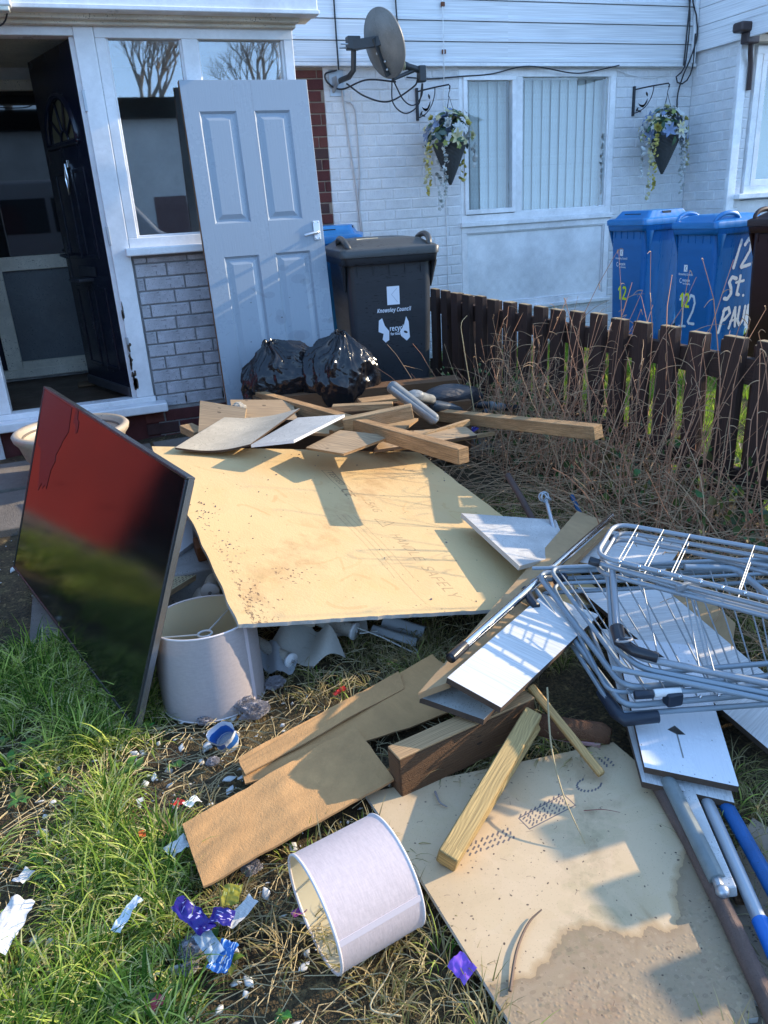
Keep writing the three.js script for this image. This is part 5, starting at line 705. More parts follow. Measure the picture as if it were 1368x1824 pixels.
{ const P = thing('grey_tube', 'grey plastic covered tube with a bent knob end', 'tube', [1.001, 0.03, 5.042]); part(P, 'tube', polyTube([V([1.024, 0.075, 4.904]), V([0.969, 0.07, 5.056]), V([0.933, 0.065, 5.156])], 0.017, 14), M([0.23, 0.27, 0.27], 0.45, { map: rep(tMott, 5) })); part(P, 'knob', polyTube([V([0.931, 0.068, 5.155]), V([0.923, 0.065, 5.175]), V([0.92, 0.062, 5.181])], 0.010, 10), mSteel); part(P, 'knob', new THREE.SphereGeometry(0.013, 14, 10).translate(...[0.922, 0.066, 5.18]), mSteel); }
mesh('white_bar', beamGeo([1.065, 0.06, 4.904], [0.937, 0.06, 5.184], 0.028, 0.028, 0.2, 0.004), M([0.7, 0.72, 0.74], 0.4, { map: rep(tDirty, 4) }), 'white square bar with chipped end beside the grey tube', 'bar');
{ const P = thing('broom_pole', 'silver grey pole with a bright blue grip at its end', 'pole', [1.009, 0.03, 5.126]); part(P, 'shaft', polyTube([V([1.097, 0.055, 4.922]), V([0.946, 0.05, 5.252])], 0.0135, 14), M([0.42, 0.46, 0.50], 0.35, { metalness: 0.5 })); part(P, 'grip', polyTube([V([0.949, 0.05, 5.247]), V([0.882, 0.048, 5.392])], 0.0155, 14), M([0.01, 0.14, 0.5], 0.4)); }
rod([[1.128, 0.05, 4.936], [1.067, 0.05, 5.094], [0.981, 0.05, 5.312]], 0.0155, M([0.012, 0.13, 0.42], 0.5, { map: rep(tDirty, 5) }), 'bright blue pole lying beside the weeds', 'pole', 'blue_pole');
mesh('thin_slat', beamGeo([1.101, 0.03, 4.902], [0.96, 0.03, 5.192], 0.02, 0.01), mOldTimber, 'dark thin slat between the white bar and silver pole', 'slat');

// ---------- clothes airers ----------
const lift = (p, dy, dx = 0, dz = 0) => V(p[0] + dx, p[1] + dy, p[2] + dz);
{ // lower airer: three nested frames with wires, folded flat
  seed = 201; const A = thing('clothes_airer', 'folded blue grey clothes airer lying across the white boards', 'clothes airer', [1.384, 0.1, 4.49], 'folded clothes airers');
  const tl = [1.109, 0.22, 4.155], bl = [1.025, 0.165, 4.738], br = [1.453, 0.17, 4.873], tr = [1.836, 0.24, 4.473], bl2 = [1.004, 0.195, 4.73], tl2 = [1.13, 0.245, 4.162];
  part(A, 'frame', pipe([tr, tl, bl, br], 0.0078, 0.035), mAirer);
  part(A, 'frame', pipe([lift(tr, 0.026), lift(tl, 0.026, 0.02, 0.012), lift(bl, 0.028, 0.018, -0.028), lift(br, 0.028, 0.02, -0.02)], 0.0078, 0.05), mAirer);
  part(A, 'frame', pipe([lift(tr, -0.02, -0.02, 0.04), lift(tl, -0.022, 0.006, 0.05), lift(bl, -0.018, -0.02, 0.0), lift(br, -0.02, 0, 0.02)], 0.0068, 0.035), mAirer);
  part(A, 'frame', pipe([lift(tr, 0.05, -0.03, 0.03), lift(tl, 0.045, 0.05, 0.03), lift(bl, 0.045, 0.045, -0.05), lift(br, 0.05, 0.02, -0.045)], 0.0068, 0.05), mAirer);
  part(A, 'frame', pipe([lift(tr, 0.012, 0, 0.06), lift(tl, 0.008, 0.04, 0.065), lift(bl, 0.01, -0.01, -0.045), lift(br, 0.012, 0.0, -0.06)], 0.006, 0.045), mAirer);
  const T0 = V(tl), T1 = V(tr), B0 = V(bl), B1 = V(br); for (let i = 1; i <= 17; i++) { const k = i / 18, o = i % 2 ? 0.012 : 0.032; part(A, 'wire', polyTube([T0.clone().lerp(T1, k).add(V(0, o, 0)), B0.clone().lerp(B1, k + (i % 3 - 1) * 0.012).add(V(0, o, 0))], 0.0021, 6), mWire); }
  part(A, 'brace', polyTube([V([1.125, 0.255, 4.148]), V([1.618, 0.265, 4.409])], 0.0062, 10), mAirer);
  part(A, 'brace', polyTube([V([1.03, 0.235, 4.678]), V([1.179, 0.225, 4.816]), V([1.331, 0.22, 4.976])], 0.007, 10), mAirer);
  part(A, 'brace', polyTube([V([1.234, 0.19, 4.199]), V([1.08, 0.17, 4.591])], 0.0068, 10), mSteel);
  const ft = M([0.012, 0.02, 0.035], 0.45);
  part(A, 'corner_foot', merge([polyTube([V([1.031, 0.145, 4.643]), V([1.01, 0.145, 4.73]), V([1.011, 0.145, 4.759]), V([1.087, 0.148, 4.785])], t => 0.017 - 0.004 * Math.abs(t - 0.5), 12)]), ft);
  part(A, 'clip', beamGeo([1.104, 0.19, 4.784], [1.144, 0.19, 4.789], 0.03, 0.035, 0, 0.006), ft); part(A, 'clip', beamGeo([1.162, 0.235, 4.207], [1.203, 0.235, 4.22], 0.026, 0.03, 0, 0.006), ft); part(A, 'clip', polyTube([V([1.065, 0.225, 4.21]), V([1.049, 0.222, 4.267]), V([1.046, 0.218, 4.303])], 0.0125, 10), ft);
  const sl = part(A, 'label_sleeve', polyTube([V([1.037, 0.205, 4.757]), V([1.062, 0.205, 4.766]), V([1.077, 0.205, 4.771])], 0.0105, 12), ft); part(sl, 'paper_label', polyTube([V([1.081, 0.205, 4.77]), V([1.142, 0.205, 4.789])], 0.0098, 12), M([0.7, 0.7, 0.68], 0.6)); part(A, 'brace', polyTube([V([1.081, 0.205, 4.77]), V([1.425, 0.21, 4.891])], 0.0068, 10), mAirer);
  for (let i = 0; i < 8; i++) part(A, 'rivet', new THREE.SphereGeometry(0.0045, 8, 6).translate(...V(bl).lerp(V(br), 0.2 + i * 0.1).add(V(0, 0.012, 0.006)).toArray()), mChrome);
}
{ // upper airer
  const A = thing('clothes_airer', 'folded grey clothes airer on top with rounded shelf frames and black feet', 'clothes airer', [1.504, 0.3, 4.441], 'folded clothes airers');
  const m = M([0.31, 0.34, 0.37], 0.5, { metalness: 0.35 });
  const bl = [1.157, 0.4, 4.416], tl = [1.31, 0.42, 4.293], tr = [1.63, 0.4, 4.672], br = [1.44, 0.38, 4.849];
  for (const [dy, dx, dz, k] of [[0, 0, 0, 1], [-0.024, 0.008, 0.006, 1], [-0.046, 0.0, 0.0, 1]]) part(A, 'shelf_frame', pipe([lift(tr, dy, dx, dz), lift(tl, dy, dx, dz), lift(bl, dy, dx, dz), lift(br, dy, dx, dz)], 0.0068, 0.05), m);
  const L = (p, q, k) => V(p).lerp(V(q), k);
  for (const k of [0.13, 0.27, 0.41, 0.74]) { for (const o of [0]) part(A, 'wire', polyTube([L(tl, tr, k + o).add(V(0, 0.006, 0)), L(bl, br, k * 0.95 + o).add(V(0, 0.006, 0))], 0.0019, 6), mWire); part(A, 'wire', polyTube([L(tl, tr, k).add(V(0, -0.02, 0)), L(bl, br, k * 0.95).add(V(0, -0.02, 0))], 0.0018, 6), mWire); }
  part(A, 'foot', polyTube([V([1.146, 0.385, 4.406]), V([1.164, 0.38, 4.428])], 0.0115, 12), mBlackPlastic); part(A, 'foot', polyTube([V([1.3, 0.375, 4.285]), V([1.315, 0.375, 4.307])], 0.010, 12), mBlackPlastic);
  part(A, 'leg', polyTube([V([1.163, 0.38, 4.423]), V([1.222, 0.37, 4.511]), V([1.281, 0.355, 4.595])], 0.0068, 10), m); part(A, 'leg', polyTube([V([1.312, 0.375, 4.306]), V([1.434, 0.36, 4.4]), V([1.626, 0.33, 4.688])], 0.0062, 10), m);
  part(A, 'leg', polyTube([V([1.281, 0.355, 4.595]), V([1.36, 0.34, 4.695]), V([1.468, 0.33, 4.832])], 0.0066, 10), m);
  part(A, 'link', beamGeo([1.262, 0.368, 4.614], [1.34, 0.37, 4.616], 0.012, 0.02, 0, 0.004), m);
  part(A, 'leg', pipe([[1.189, 0.37, 4.449], [1.093, 0.28, 4.611], [1.09, 0.255, 4.686], [1.356, 0.24, 4.949]], 0.0088, 0.03), m);
  part(A, 'leg', pipe([[1.19, 0.355, 4.43], [1.079, 0.25, 4.614], [1.089, 0.235, 4.706], [1.344, 0.225, 4.962]], 0.0078, 0.035), mAirer);
  part(A, 'elbow', polyTube([V([1.096, 0.29, 4.601]), V([1.079, 0.276, 4.638]), V([1.09, 0.268, 4.681]), V([1.127, 0.262, 4.722])], t => 0.018 - 0.005 * t, 12), mBlackPlastic);
  part(A, 'elbow_ring', new THREE.TorusGeometry(0.018, 0.003, 8, 24).rotateX(1.2).translate(...[1.075, 0.292, 4.66]), M([0.3, 0.3, 0.3], 0.5));
  for (const [p, q] of [[[1.268, 0.36, 4.459], [1.141, 0.265, 4.701]], [[1.289, 0.345, 4.62], [1.194, 0.255, 4.786]], [[1.299, 0.345, 4.625], [1.21, 0.255, 4.799]], [[1.307, 0.345, 4.628], [1.213, 0.255, 4.813]]]) part(A, 'wire', polyTube([V(p), V(q)], 0.0019, 6), mWire);
  part(A, 'brace', pipe([[1.389, 0.35, 4.498], [1.516, 0.34, 4.549], [1.489, 0.33, 4.689], [1.541, 0.33, 4.765]], 0.009, 0.03), mAirer);
  for (let i = 0; i < 9; i++) { part(A, 'rivet', new THREE.SphereGeometry(0.005, 8, 6).translate(...L(bl, br, 0.12 + i * 0.1).add(V(0, 0.002, 0.008)).toArray()), mChrome); }
}

// ---------- television ----------
{
  const T = thing('television', 'large flat black television leaning on its lower edge, screen facing left', 'television', [-0.147, 0.396, 3.512]);
  const x = V(0.296, -0.055, 0.954), y = V(0.345, 0.937, -0.053), z = x.clone().cross(y); T.quaternion.setFromRotationMatrix(new THREE.Matrix4().makeBasis(x.normalize(), z.clone().normalize().cross(x), z.normalize()));
  const w = 1.225, h = 0.715, b = 0.009;
  part(T, 'screen', new THREE.BoxGeometry(w - 2 * b, h - 2 * b, 0.004).translate(0, 0, -0.003), M([0.008, 0.008, 0.009], 0.15, { phys: true, ior: 2.0, map: rep(tDirty, 2), roughnessMap: rep(tRough, 2.2) }), true);
  const torn = (p) => new THREE.ExtrudeGeometry(new THREE.Shape(p.map(q => new THREE.Vector2(...q))), { depth: 0.0008, bevelEnabled: false }).translate(0, 0, -0.0006), mDarkMirror = M([0.012, 0.012, 0.018], 0.22);  // jagged black flakes standing in for a dark reflection on the screen
  part(T, 'dark_reflection', torn([[-0.60, 0.345], [-0.289, 0.344], [-0.286, 0.312], [-0.28, 0.261], [-0.322, 0.217], [-0.33, 0.2], [-0.364, 0.157], [-0.358, 0.138], [-0.386, 0.097], [-0.4, 0.023], [-0.418, 0.035], [-0.443, 0.012], [-0.455, 0.03], [-0.483, -0.007], [-0.492, 0.03], [-0.503, 0.059], [-0.528, 0.139], [-0.57, 0.145], [-0.583, 0.183], [-0.60, 0.24]]), mDarkMirror, true);
  part(T, 'dark_reflection', torn([[-0.249, 0.348], [-0.225, 0.348], [-0.218, 0.32], [-0.2, 0.315], [-0.199, 0.28], [-0.215, 0.272], [-0.228, 0.3], [-0.251, 0.301]]), mDarkMirror, true);
  const mB = M([0.05, 0.052, 0.055], 0.35, { metalness: 0.4, roughnessMap: rep(tRough, 3) });
  const f = (x0, x1, y0, y1) => new RoundedBoxGeometry(x1 - x0, y1 - y0, 0.026, 2, 0.003).translate((x0 + x1) / 2, (y0 + y1) / 2, -0.011);
  part(T, 'bezel', merge([f(-w / 2, w / 2, h / 2 - b, h / 2), f(-w / 2, w / 2, -h / 2, -h / 2 + b), f(-w / 2, -w / 2 + b, -h / 2 + b, h / 2 - b), f(w / 2 - b, w / 2, -h / 2 + b, h / 2 - b)]), mB, true);
  part(T, 'trim_strip', new THREE.BoxGeometry(0.004, h * 0.99, 0.016).translate(w / 2 + 0.001, 0, -0.012), M([0.35, 0.36, 0.36], 0.3, { metalness: 0.8, roughnessMap: rep(tRough, 4) }), true);
  part(T, 'back_shell', loft([[V(-w / 2 + 0.01, -h / 2 + 0.01, -0.02), V(w / 2 - 0.01, -h / 2 + 0.01, -0.02), V(w / 2 - 0.01, h / 2 - 0.01, -0.02), V(-w / 2 + 0.01, h / 2 - 0.01, -0.02)], [V(-w / 2 + 0.1, -h / 2 + 0.08, -0.055), V(w / 2 - 0.1, -h / 2 + 0.08, -0.055), V(w / 2 - 0.1, h / 2 - 0.12, -0.055), V(-w / 2 + 0.1, h / 2 - 0.12, -0.055)]]), mBlackPlastic, true);
}
// what the screen mirrors: a red mattress added to give the red reflection, out of view to the left
{
  const S = thing('red_placeholder', 'red mattress added outside the left edge, mirrored in the television', 'placeholder', [-1.62, 0.06, 1.56]); S.rotation.y = 52 * D2R; const m = M([0.30, 0.022, 0.02], 0.8, { map: rep(tMott, 2), bumpMap: rep(tWeaveB, 3), bumpScale: 0.002 });
  part(S, 'cover', new RoundedBoxGeometry(0.95, 1.9, 0.2, 4, 0.05).translate(0, 0.95, 0), m, true); for (const y of [0.3, 0.95, 1.6]) for (const x of [-0.3, 0, 0.3]) part(S, 'button', new THREE.SphereGeometry(0.02, 12, 8).translate(x, y, 0.1), m, true);
}
// dark shed further left, added to darken the mirror image and block sky
{
  const S = thing('dark_backdrop', 'dark boarded shed added outside the left edge, mirrored in the television', 'backdrop', [-3.1, 0, 2.6]); const m = [0, 1].map(i => M([0.022 + 0.006 * i, 0.017 + 0.005 * i, 0.014 + 0.004 * i], 0.85, { map: rep(tWood, 1, 4) }));
  for (let z = 0.06, k = 0; z < 5.2; z += 0.145, k++) part(S, 'board', rbox(-3.12, -3.1 + 0.004 * (k % 2), 0.02, 2.3, z, z + 0.14, 0.003), m[k % 2]); part(S, 'backdrop_body', box(-4.6, -3.125, 0.02, 2.3, 0.06, 5.25), m[0]); part(S, 'backdrop_roof', box(-4.7, -3.0, 2.3, 2.36, 0.8, 5.35), m[1]);
}
// ---------- pot behind the television ----------
{
  const P = thing('planter_pot', 'large round cream planter pot standing behind the television', 'planter', [-0.19, 0.08, 1.92]); const m = M([0.58, 0.50, 0.40], 0.35, { map: rep(tDirty, 1.2) });
  const prof = [[0.17, 0], [0.215, 0.0], [0.225, 0.03], [0.20, 0.06], [0.205, 0.14], [0.235, 0.17], [0.255, 0.24], [0.275, 0.265], [0.28, 0.285], [0.27, 0.297], [0.25, 0.297], [0.238, 0.285], [0.225, 0.25], [0.21, 0.23], [0.0, 0.225]].map(p => new THREE.Vector2(...p)); part(P, 'body', new THREE.LatheGeometry(prof, 56), m, true);
  part(P, 'inner_ring', new THREE.TorusGeometry(0.232, 0.006, 8, 56).rotateX(Math.PI / 2).translate(0, 0.268, 0), M([0.16, 0.13, 0.10], 0.7), true);
}
// ---------- lampshades ----------
const mShade = M([0.80, 0.67, 0.65], 0.75, { phys: true, map: rep(tWeave, 2, 2), bumpMap: rep(tWeaveB, 3), bumpScale: 0.0002, sheen: 0.5, transmission: 0.25, thickness: 0 }), mLining = M([0.80, 0.70, 0.46], 0.9, { phys: true, transmission: 0.3, thickness: 0 });
function shade(name, label, base, r, h, M4, spider) {
  const G = thing(name, label, 'lampshade', base, 'drum lampshades'); G.applyMatrix4(new THREE.Matrix4()); if (M4) G.quaternion.setFromRotationMatrix(M4);
  const cyl = (R) => new THREE.CylinderGeometry(R, R, h, 96, 1, true).translate(0, h / 2, 0); const uvm = g => { const u = g.attributes.uv; for (let i = 0; i < u.count; i++) u.setXY(i, u.getX(i) * 2 * Math.PI * r, u.getY(i) * h); return g; };
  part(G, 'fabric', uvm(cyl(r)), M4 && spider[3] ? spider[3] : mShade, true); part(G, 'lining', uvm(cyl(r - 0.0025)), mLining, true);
  for (const y of [0, h]) part(G, 'rim', new THREE.TorusGeometry(r - 0.001, 0.003, 8, 96).rotateX(Math.PI / 2).translate(0, y, 0), M([0.68, 0.62, 0.60], 0.7), true);
  part(G, 'seam', new THREE.BoxGeometry(0.012, h, 0.0012).translate(0, h / 2, r + 0.0004).rotateY(spider[0]), M([0.63, 0.55, 0.56], 0.7), true);
  const sy = spider[1], a = spider[2]; for (let k = 0; k < 3; k++) part(G, 'spider_arm', polyTube([V((r - 0.003) * Math.cos(a + k * 2.094), sy, (r - 0.003) * Math.sin(a + k * 2.094)), V(0.02 * Math.cos(a + k * 2.094), sy - 0.012, 0.02 * Math.sin(a + k * 2.094))], 0.0025, 6), mWhitePlastic, true);
  part(G, 'spider_ring', new THREE.TorusGeometry(0.02, 0.0035, 8, 28).rotateX(Math.PI / 2).translate(0, sy - 0.012, 0), mWhitePlastic, true); return G;
}
{ const tilt = new THREE.Matrix4().makeRotationX(-0.07); shade('lampshade', 'darker grey drum lampshade standing upright under the corner of the cream sheet', [0.145, 0.0, 4.005], 0.148, 0.252, tilt, [0.75, 0.21, 1.2, M([0.50, 0.44, 0.43], 0.5, { phys: true, map: rep(tWeave, 2, 2), bumpMap: rep(tWeaveB, 3), bumpScale: 0.0002, sheen: 0.4, transmission: 0.15, thickness: 0 })]);  // upright drum has a darker, greyer fabric than the fallen one
  // lying on its side: axis points right and slightly away
  const ax = V(0.985, 0.05, -0.16).normalize(), zz = V(0, 0.35, 0.94).addScaledVector(ax, 0).normalize(); const xx = ax.clone().cross(zz).normalize(); const m = new THREE.Matrix4().makeBasis(xx, ax, xx.clone().cross(ax).normalize());
  const r = 0.109, c = V(0.272, 0.113, 4.94), h = 0.17; shade('lampshade', 'pinkish drum lampshade lying on its side on the grass', c.clone().addScaledVector(ax, -h / 2).toArray(), r, h, m, [0.1, 0.05, 0.4]); }
// ---------- vacuum cleaner ----------
{
  const Vc = thing('vacuum_cleaner', 'grey and black vacuum cleaner lying on the pile, its head raised', 'vacuum cleaner', [1.488, 0.4, 2.6]); const g1 = M([0.22, 0.25, 0.27], 0.45, { map: rep(tDirty, 4) }), g2 = M([0.30, 0.33, 0.35], 0.4, { map: rep(tDirty, 5) });
  const a = V([1.211, 0.558, 2.78]), b = V([1.374, 0.401, 2.88]), d = b.clone().sub(a), L = d.length() + 0.03; const hd = new RoundedBoxGeometry(L, 0.055, 0.085, 5, 0.024); const xx = d.normalize(), zz = V(-0.25, 0.25, 0.93).addScaledVector(xx, -V(-0.25, 0.25, 0.93).dot(xx)).normalize(); hd.applyMatrix4(new THREE.Matrix4().makeBasis(xx, zz.clone().cross(xx), zz).setPosition(a.clone().add(b).multiplyScalar(0.5)));
  part(Vc, 'floor_head', hd, g1); part(Vc, 'head_bumper', polyTube([a.clone().addScaledVector(zz, 0.035).add(V(-0.005, -0.01, 0)), b.clone().addScaledVector(zz, 0.035).add(V(0.005, -0.01, 0))], 0.014, 10), g2);
  part(Vc, 'neck', polyTube([V([1.337, 0.486, 2.72]), V([1.428, 0.446, 2.62]), V([1.518, 0.403, 2.52])], 0.026, 14), g2); part(Vc, 'head_cover', lump(0.05, 0.03, 0.03, 6, 4, 0.1).translate(...[1.338, 0.487, 2.74]), g2);
  part(Vc, 'body', lump(0.19, 0.07, 0.07, 2, 5, 0.12).rotateZ(-0.15).rotateY(0.2).translate(...[1.689, 0.372, 2.42]), mBlackPlastic); 
  part(Vc, 'bin', polyTube([V([1.523, 0.373, 2.52]), V([1.723, 0.308, 2.48])], 0.03, 14), M([0.05, 0.06, 0.07], 0.2)); for (let i = 0; i < 4; i++) part(Vc, 'vent_slot', beamGeo([1.601, 0.377, 2.505], [1.642, 0.363, 2.505], 0.004, 0.004), mCable);
  part(Vc, 'wand', polyTube([V([1.792, 0.322, 2.42]), V([1.885, 0.303, 2.42]), V([1.987, 0.275, 2.4]), V([2.102, 0.246, 2.38])], 0.02, 12), mBlackPlastic); part(Vc, 'wand_collar', polyTube([V([1.893, 0.304, 2.43]), V([1.979, 0.278, 2.42])], 0.0225, 12), M([0.16, 0.17, 0.17], 0.5)); part(Vc, 'knob', new THREE.SphereGeometry(0.022, 14, 10).translate(...[1.846, 0.282, 2.48]), mBlackPlastic);
}
// ---------- things under the propped sheet ----------
{
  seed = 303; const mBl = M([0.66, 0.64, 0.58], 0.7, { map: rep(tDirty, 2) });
  mesh('storage_box', rbox(0.06, 0.34, 0.0, 0.25, 3.15, 3.66, 0.01), M([0.36, 0.38, 0.40], 0.5, { map: rep(tDirty, 2) }), 'grey box holding up the cream sheet behind the television', 'box');
  const roller = (a, b, r, label) => { const G = thing('roller_blind', label, 'roller blind', a, 'white roller blinds under the cream sheet'), A = V(a), B = V(b), d = B.clone().sub(A).normalize(); part(G, 'roll', polyTube([A, A.clone().lerp(B, 0.5), B], r, 20), mBl); part(G, 'end_cap', polyTube([A.clone().addScaledVector(d, -0.006), A.clone().addScaledVector(d, 0.006)], r * 1.18, 20), mWhitePlastic); part(G, 'spigot', polyTube([A.clone().addScaledVector(d, -0.012), A], 0.006, 4), M([0.3, 0.3, 0.3], 0.6)); return G; };
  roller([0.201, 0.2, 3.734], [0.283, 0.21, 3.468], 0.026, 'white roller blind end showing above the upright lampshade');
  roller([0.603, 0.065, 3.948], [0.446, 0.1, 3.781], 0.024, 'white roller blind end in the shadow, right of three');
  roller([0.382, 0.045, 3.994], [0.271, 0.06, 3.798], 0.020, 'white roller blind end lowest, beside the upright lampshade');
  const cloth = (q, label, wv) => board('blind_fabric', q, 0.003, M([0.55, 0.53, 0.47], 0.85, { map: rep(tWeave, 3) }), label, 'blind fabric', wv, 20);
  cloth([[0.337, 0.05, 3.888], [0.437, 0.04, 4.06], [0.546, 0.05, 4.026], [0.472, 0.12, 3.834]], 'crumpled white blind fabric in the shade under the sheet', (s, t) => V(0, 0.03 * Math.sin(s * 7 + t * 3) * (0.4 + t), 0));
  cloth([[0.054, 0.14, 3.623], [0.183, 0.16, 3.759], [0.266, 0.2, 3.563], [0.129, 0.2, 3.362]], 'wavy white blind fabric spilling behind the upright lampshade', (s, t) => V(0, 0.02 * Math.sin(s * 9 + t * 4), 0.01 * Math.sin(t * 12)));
  // more pale rubbish under the sheet
  const scrap = (q, t, m, label, wv) => board('rubbish_piece', q, t, m, label, 'rubbish', wv, 10);
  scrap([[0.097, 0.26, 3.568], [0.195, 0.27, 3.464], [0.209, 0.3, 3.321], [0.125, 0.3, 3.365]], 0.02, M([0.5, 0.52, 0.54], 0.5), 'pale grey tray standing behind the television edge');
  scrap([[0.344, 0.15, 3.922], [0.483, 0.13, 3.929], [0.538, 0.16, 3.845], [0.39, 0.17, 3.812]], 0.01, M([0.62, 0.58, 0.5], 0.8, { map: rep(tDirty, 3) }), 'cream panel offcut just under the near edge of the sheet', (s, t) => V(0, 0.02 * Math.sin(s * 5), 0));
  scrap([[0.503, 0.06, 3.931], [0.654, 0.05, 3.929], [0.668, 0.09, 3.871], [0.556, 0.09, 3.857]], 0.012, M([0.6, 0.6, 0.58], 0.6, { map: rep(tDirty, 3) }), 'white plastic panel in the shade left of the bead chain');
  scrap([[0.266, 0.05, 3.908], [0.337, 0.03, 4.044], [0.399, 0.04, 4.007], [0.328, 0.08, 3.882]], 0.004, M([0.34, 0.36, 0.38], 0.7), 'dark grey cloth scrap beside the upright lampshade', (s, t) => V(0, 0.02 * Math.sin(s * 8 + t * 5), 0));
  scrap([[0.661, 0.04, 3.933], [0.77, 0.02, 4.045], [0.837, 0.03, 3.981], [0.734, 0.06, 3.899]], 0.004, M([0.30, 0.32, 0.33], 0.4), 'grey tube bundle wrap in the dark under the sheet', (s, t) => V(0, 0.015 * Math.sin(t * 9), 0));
  const lab = canvasTex(256, 96, (x, W, H) => { x.fillStyle = '#c6bda2'; x.fillRect(0, 0, W, H); x.fillStyle = '#6b6252'; for (let i = 0; i < 46; i++) x.fillRect(16 + (i % 12) * 19, 14 + Math.floor(i / 12) * 20, rr(6, 16), rr(5, 13)); });
  lab.repeat.set(1 / 0.2, 1 / 0.055); board('carton_panel', [[0.08, 0.235, 3.739], [0.218, 0.235, 3.621], [0.215, 0.25, 3.531], [0.084, 0.25, 3.624]], 0.02, two(M([0.7, 0.66, 0.56], 0.8, { map: lab }), mPly), 'printed beige carton lid between television and cream sheet', 'carton', null, 2);
  mesh('wood_block', rbox(0.19, 0.25, 0.25, 0.30, 3.5, 3.6, 0.004), M([0.28, 0.13, 0.06], 0.85, { map: rep(tWood, 3, 6) }), 'small reddish wood block under the left edge of the cream sheet', 'wood block');
  const chain = new THREE.InstancedMesh(new THREE.SphereGeometry(0.0026, 6, 5), M([0.7, 0.7, 0.66], 0.4), 130), mm = new THREE.Matrix4(); const cv = new THREE.CatmullRomCurve3([V([0.613, 0.075, 3.948]), V([0.682, 0.04, 3.982]), V([0.764, 0.012, 4.082]), V([0.732, 0.03, 3.949]), V([0.615, 0.06, 3.96])]); for (let i = 0; i < 130; i++) { const p = cv.getPointAt(i / 130); mm.makeTranslation(p.x, p.y, p.z); chain.setMatrixAt(i, mm); } chain.name = 'bead_chain'; chain.userData = { kind: 'stuff', label: 'white bead pull chain of a roller blind in the shade', category: 'bead chain' }; scene.add(chain);
}
// ---------- litter ----------
seed = 404;
function crumple(w, d, h, sd) { const g = new THREE.PlaneGeometry(w, d, 18, 18).rotateX(-Math.PI / 2), p = g.attributes.position; for (let i = 0; i < p.count; i++) { const x = p.getX(i), z = p.getZ(i), r = Math.hypot(x / w, z / d) * 2, k = 1 - 0.35 * fbm(x * 30 + sd, 0, z * 30, 2); p.setXYZ(i, x * k, h * (0.5 + 1.4 * Math.abs(fbm(x * 28 + sd, 1, z * 28, 3))) + h * 0.5 * Math.sin(x * 40 + sd), z * k + 0.2 * h * fbm(x * 50, sd, z * 50, 2)); } g.computeVertexNormals(); return g; }
const wrap = (name, px, w, d, h, turn, m, label, cat = 'wrapper') => { const g = crumple(w * 0.75, d * 0.75, h * 1.1, turn * 7 + w * 90).rotateY(turn).translate(px[0], px[1] + 0.004, px[2]); return mesh(name, g, m, label, cat); };
const printTex = (bg, fg, n) => canvasTex(128, 128, (x, W, H) => { x.fillStyle = bg; x.fillRect(0, 0, W, H); x.fillStyle = fg; for (let i = 0; i < n; i++) x.fillRect(rnd() * W, rnd() * H, rr(6, 34), rr(3, 9)); });
const mPurple = M([0.9, 0.9, 0.9], 0.28, { map: printTex('#2a1d7c', '#c9c2ea', 10) }), mPurpleB = M([0.20, 0.08, 0.5], 0.3), mPaperW = M([0.72, 0.74, 0.76], 0.6, { map: rep(tDirty, 9) }), mPaperB = M([0.9, 0.9, 0.92], 0.4, { map: printTex('#2f6fb8', '#eef2f6', 26) }), mRed = M([0.5, 0.03, 0.02], 0.45), mOrange = M([0.65, 0.14, 0.03], 0.5), mClearB = M([0.55, 0.66, 0.75], 0.3, { phys: true, transmission: 0.35, thickness: 0 });
wrap('wrapper', [-0.023, 0.04, 4.826], 0.05, 0.14, 0.02, 0.5, mPurple, 'upright folded dark purple wrapper with a barcode in the grass');
wrap('wrapper', [-0.004, 0.03, 4.881], 0.04, 0.10, 0.02, 0.35, mClearB, 'pale blue inside of a torn purple wrapper'); wrap('wrapper', [0.03, 0.04, 4.852], 0.06, 0.045, 0.02, -0.5, mPurple, 'small triangular dark purple wrapper piece beside a paper strip');
wrap('wrapper', [0.019, 0.03, 4.922], 0.07, 0.05, 0.025, 0.8, mPaperB, 'crumpled pale blue and white wrapper below the purple one'); wrap('wrapper', [0.412, 0.02, 5.106], 0.045, 0.06, 0.018, 0.3, mPurpleB, 'bright violet wrapper beside the edge of the stained sheet');
wrap('wrapper', [0.175, 0.03, 4.874], 0.04, 0.02, 0.01, 0.2, M([0.22, 0.04, 0.2], 0.5), 'dull magenta scrap left of the fallen lampshade'); wrap('paper_scrap', [0.067, 0.035, 4.836], 0.09, 0.04, 0.012, 0.5, mPaperW, 'white paper strip above the purple wrappers', 'paper scrap');
wrap('paper_scrap', [-0.138, 0.05, 4.774], 0.09, 0.03, 0.018, 0.7, M([0.6, 0.66, 0.7], 0.4), 'twisted pale plastic strip in the middle of the grass', 'plastic scrap'); wrap('paper_scrap', [-0.358, 0.03, 4.688], 0.06, 0.16, 0.02, -0.4, mPaperW, 'dirty white wrapper at the left edge', 'paper scrap');
wrap('paper_scrap', [-0.027, 0.03, 4.627], 0.06, 0.05, 0.02, 0.3, mPaperW, 'torn grey white paper under the end of the front cardboard', 'paper scrap'); wrap('paper_scrap', [-0.342, 0.02, 4.544], 0.05, 0.035, 0.016, 0.9, mPaperW, 'white crumpled scrap on the bare soil at left', 'paper scrap');
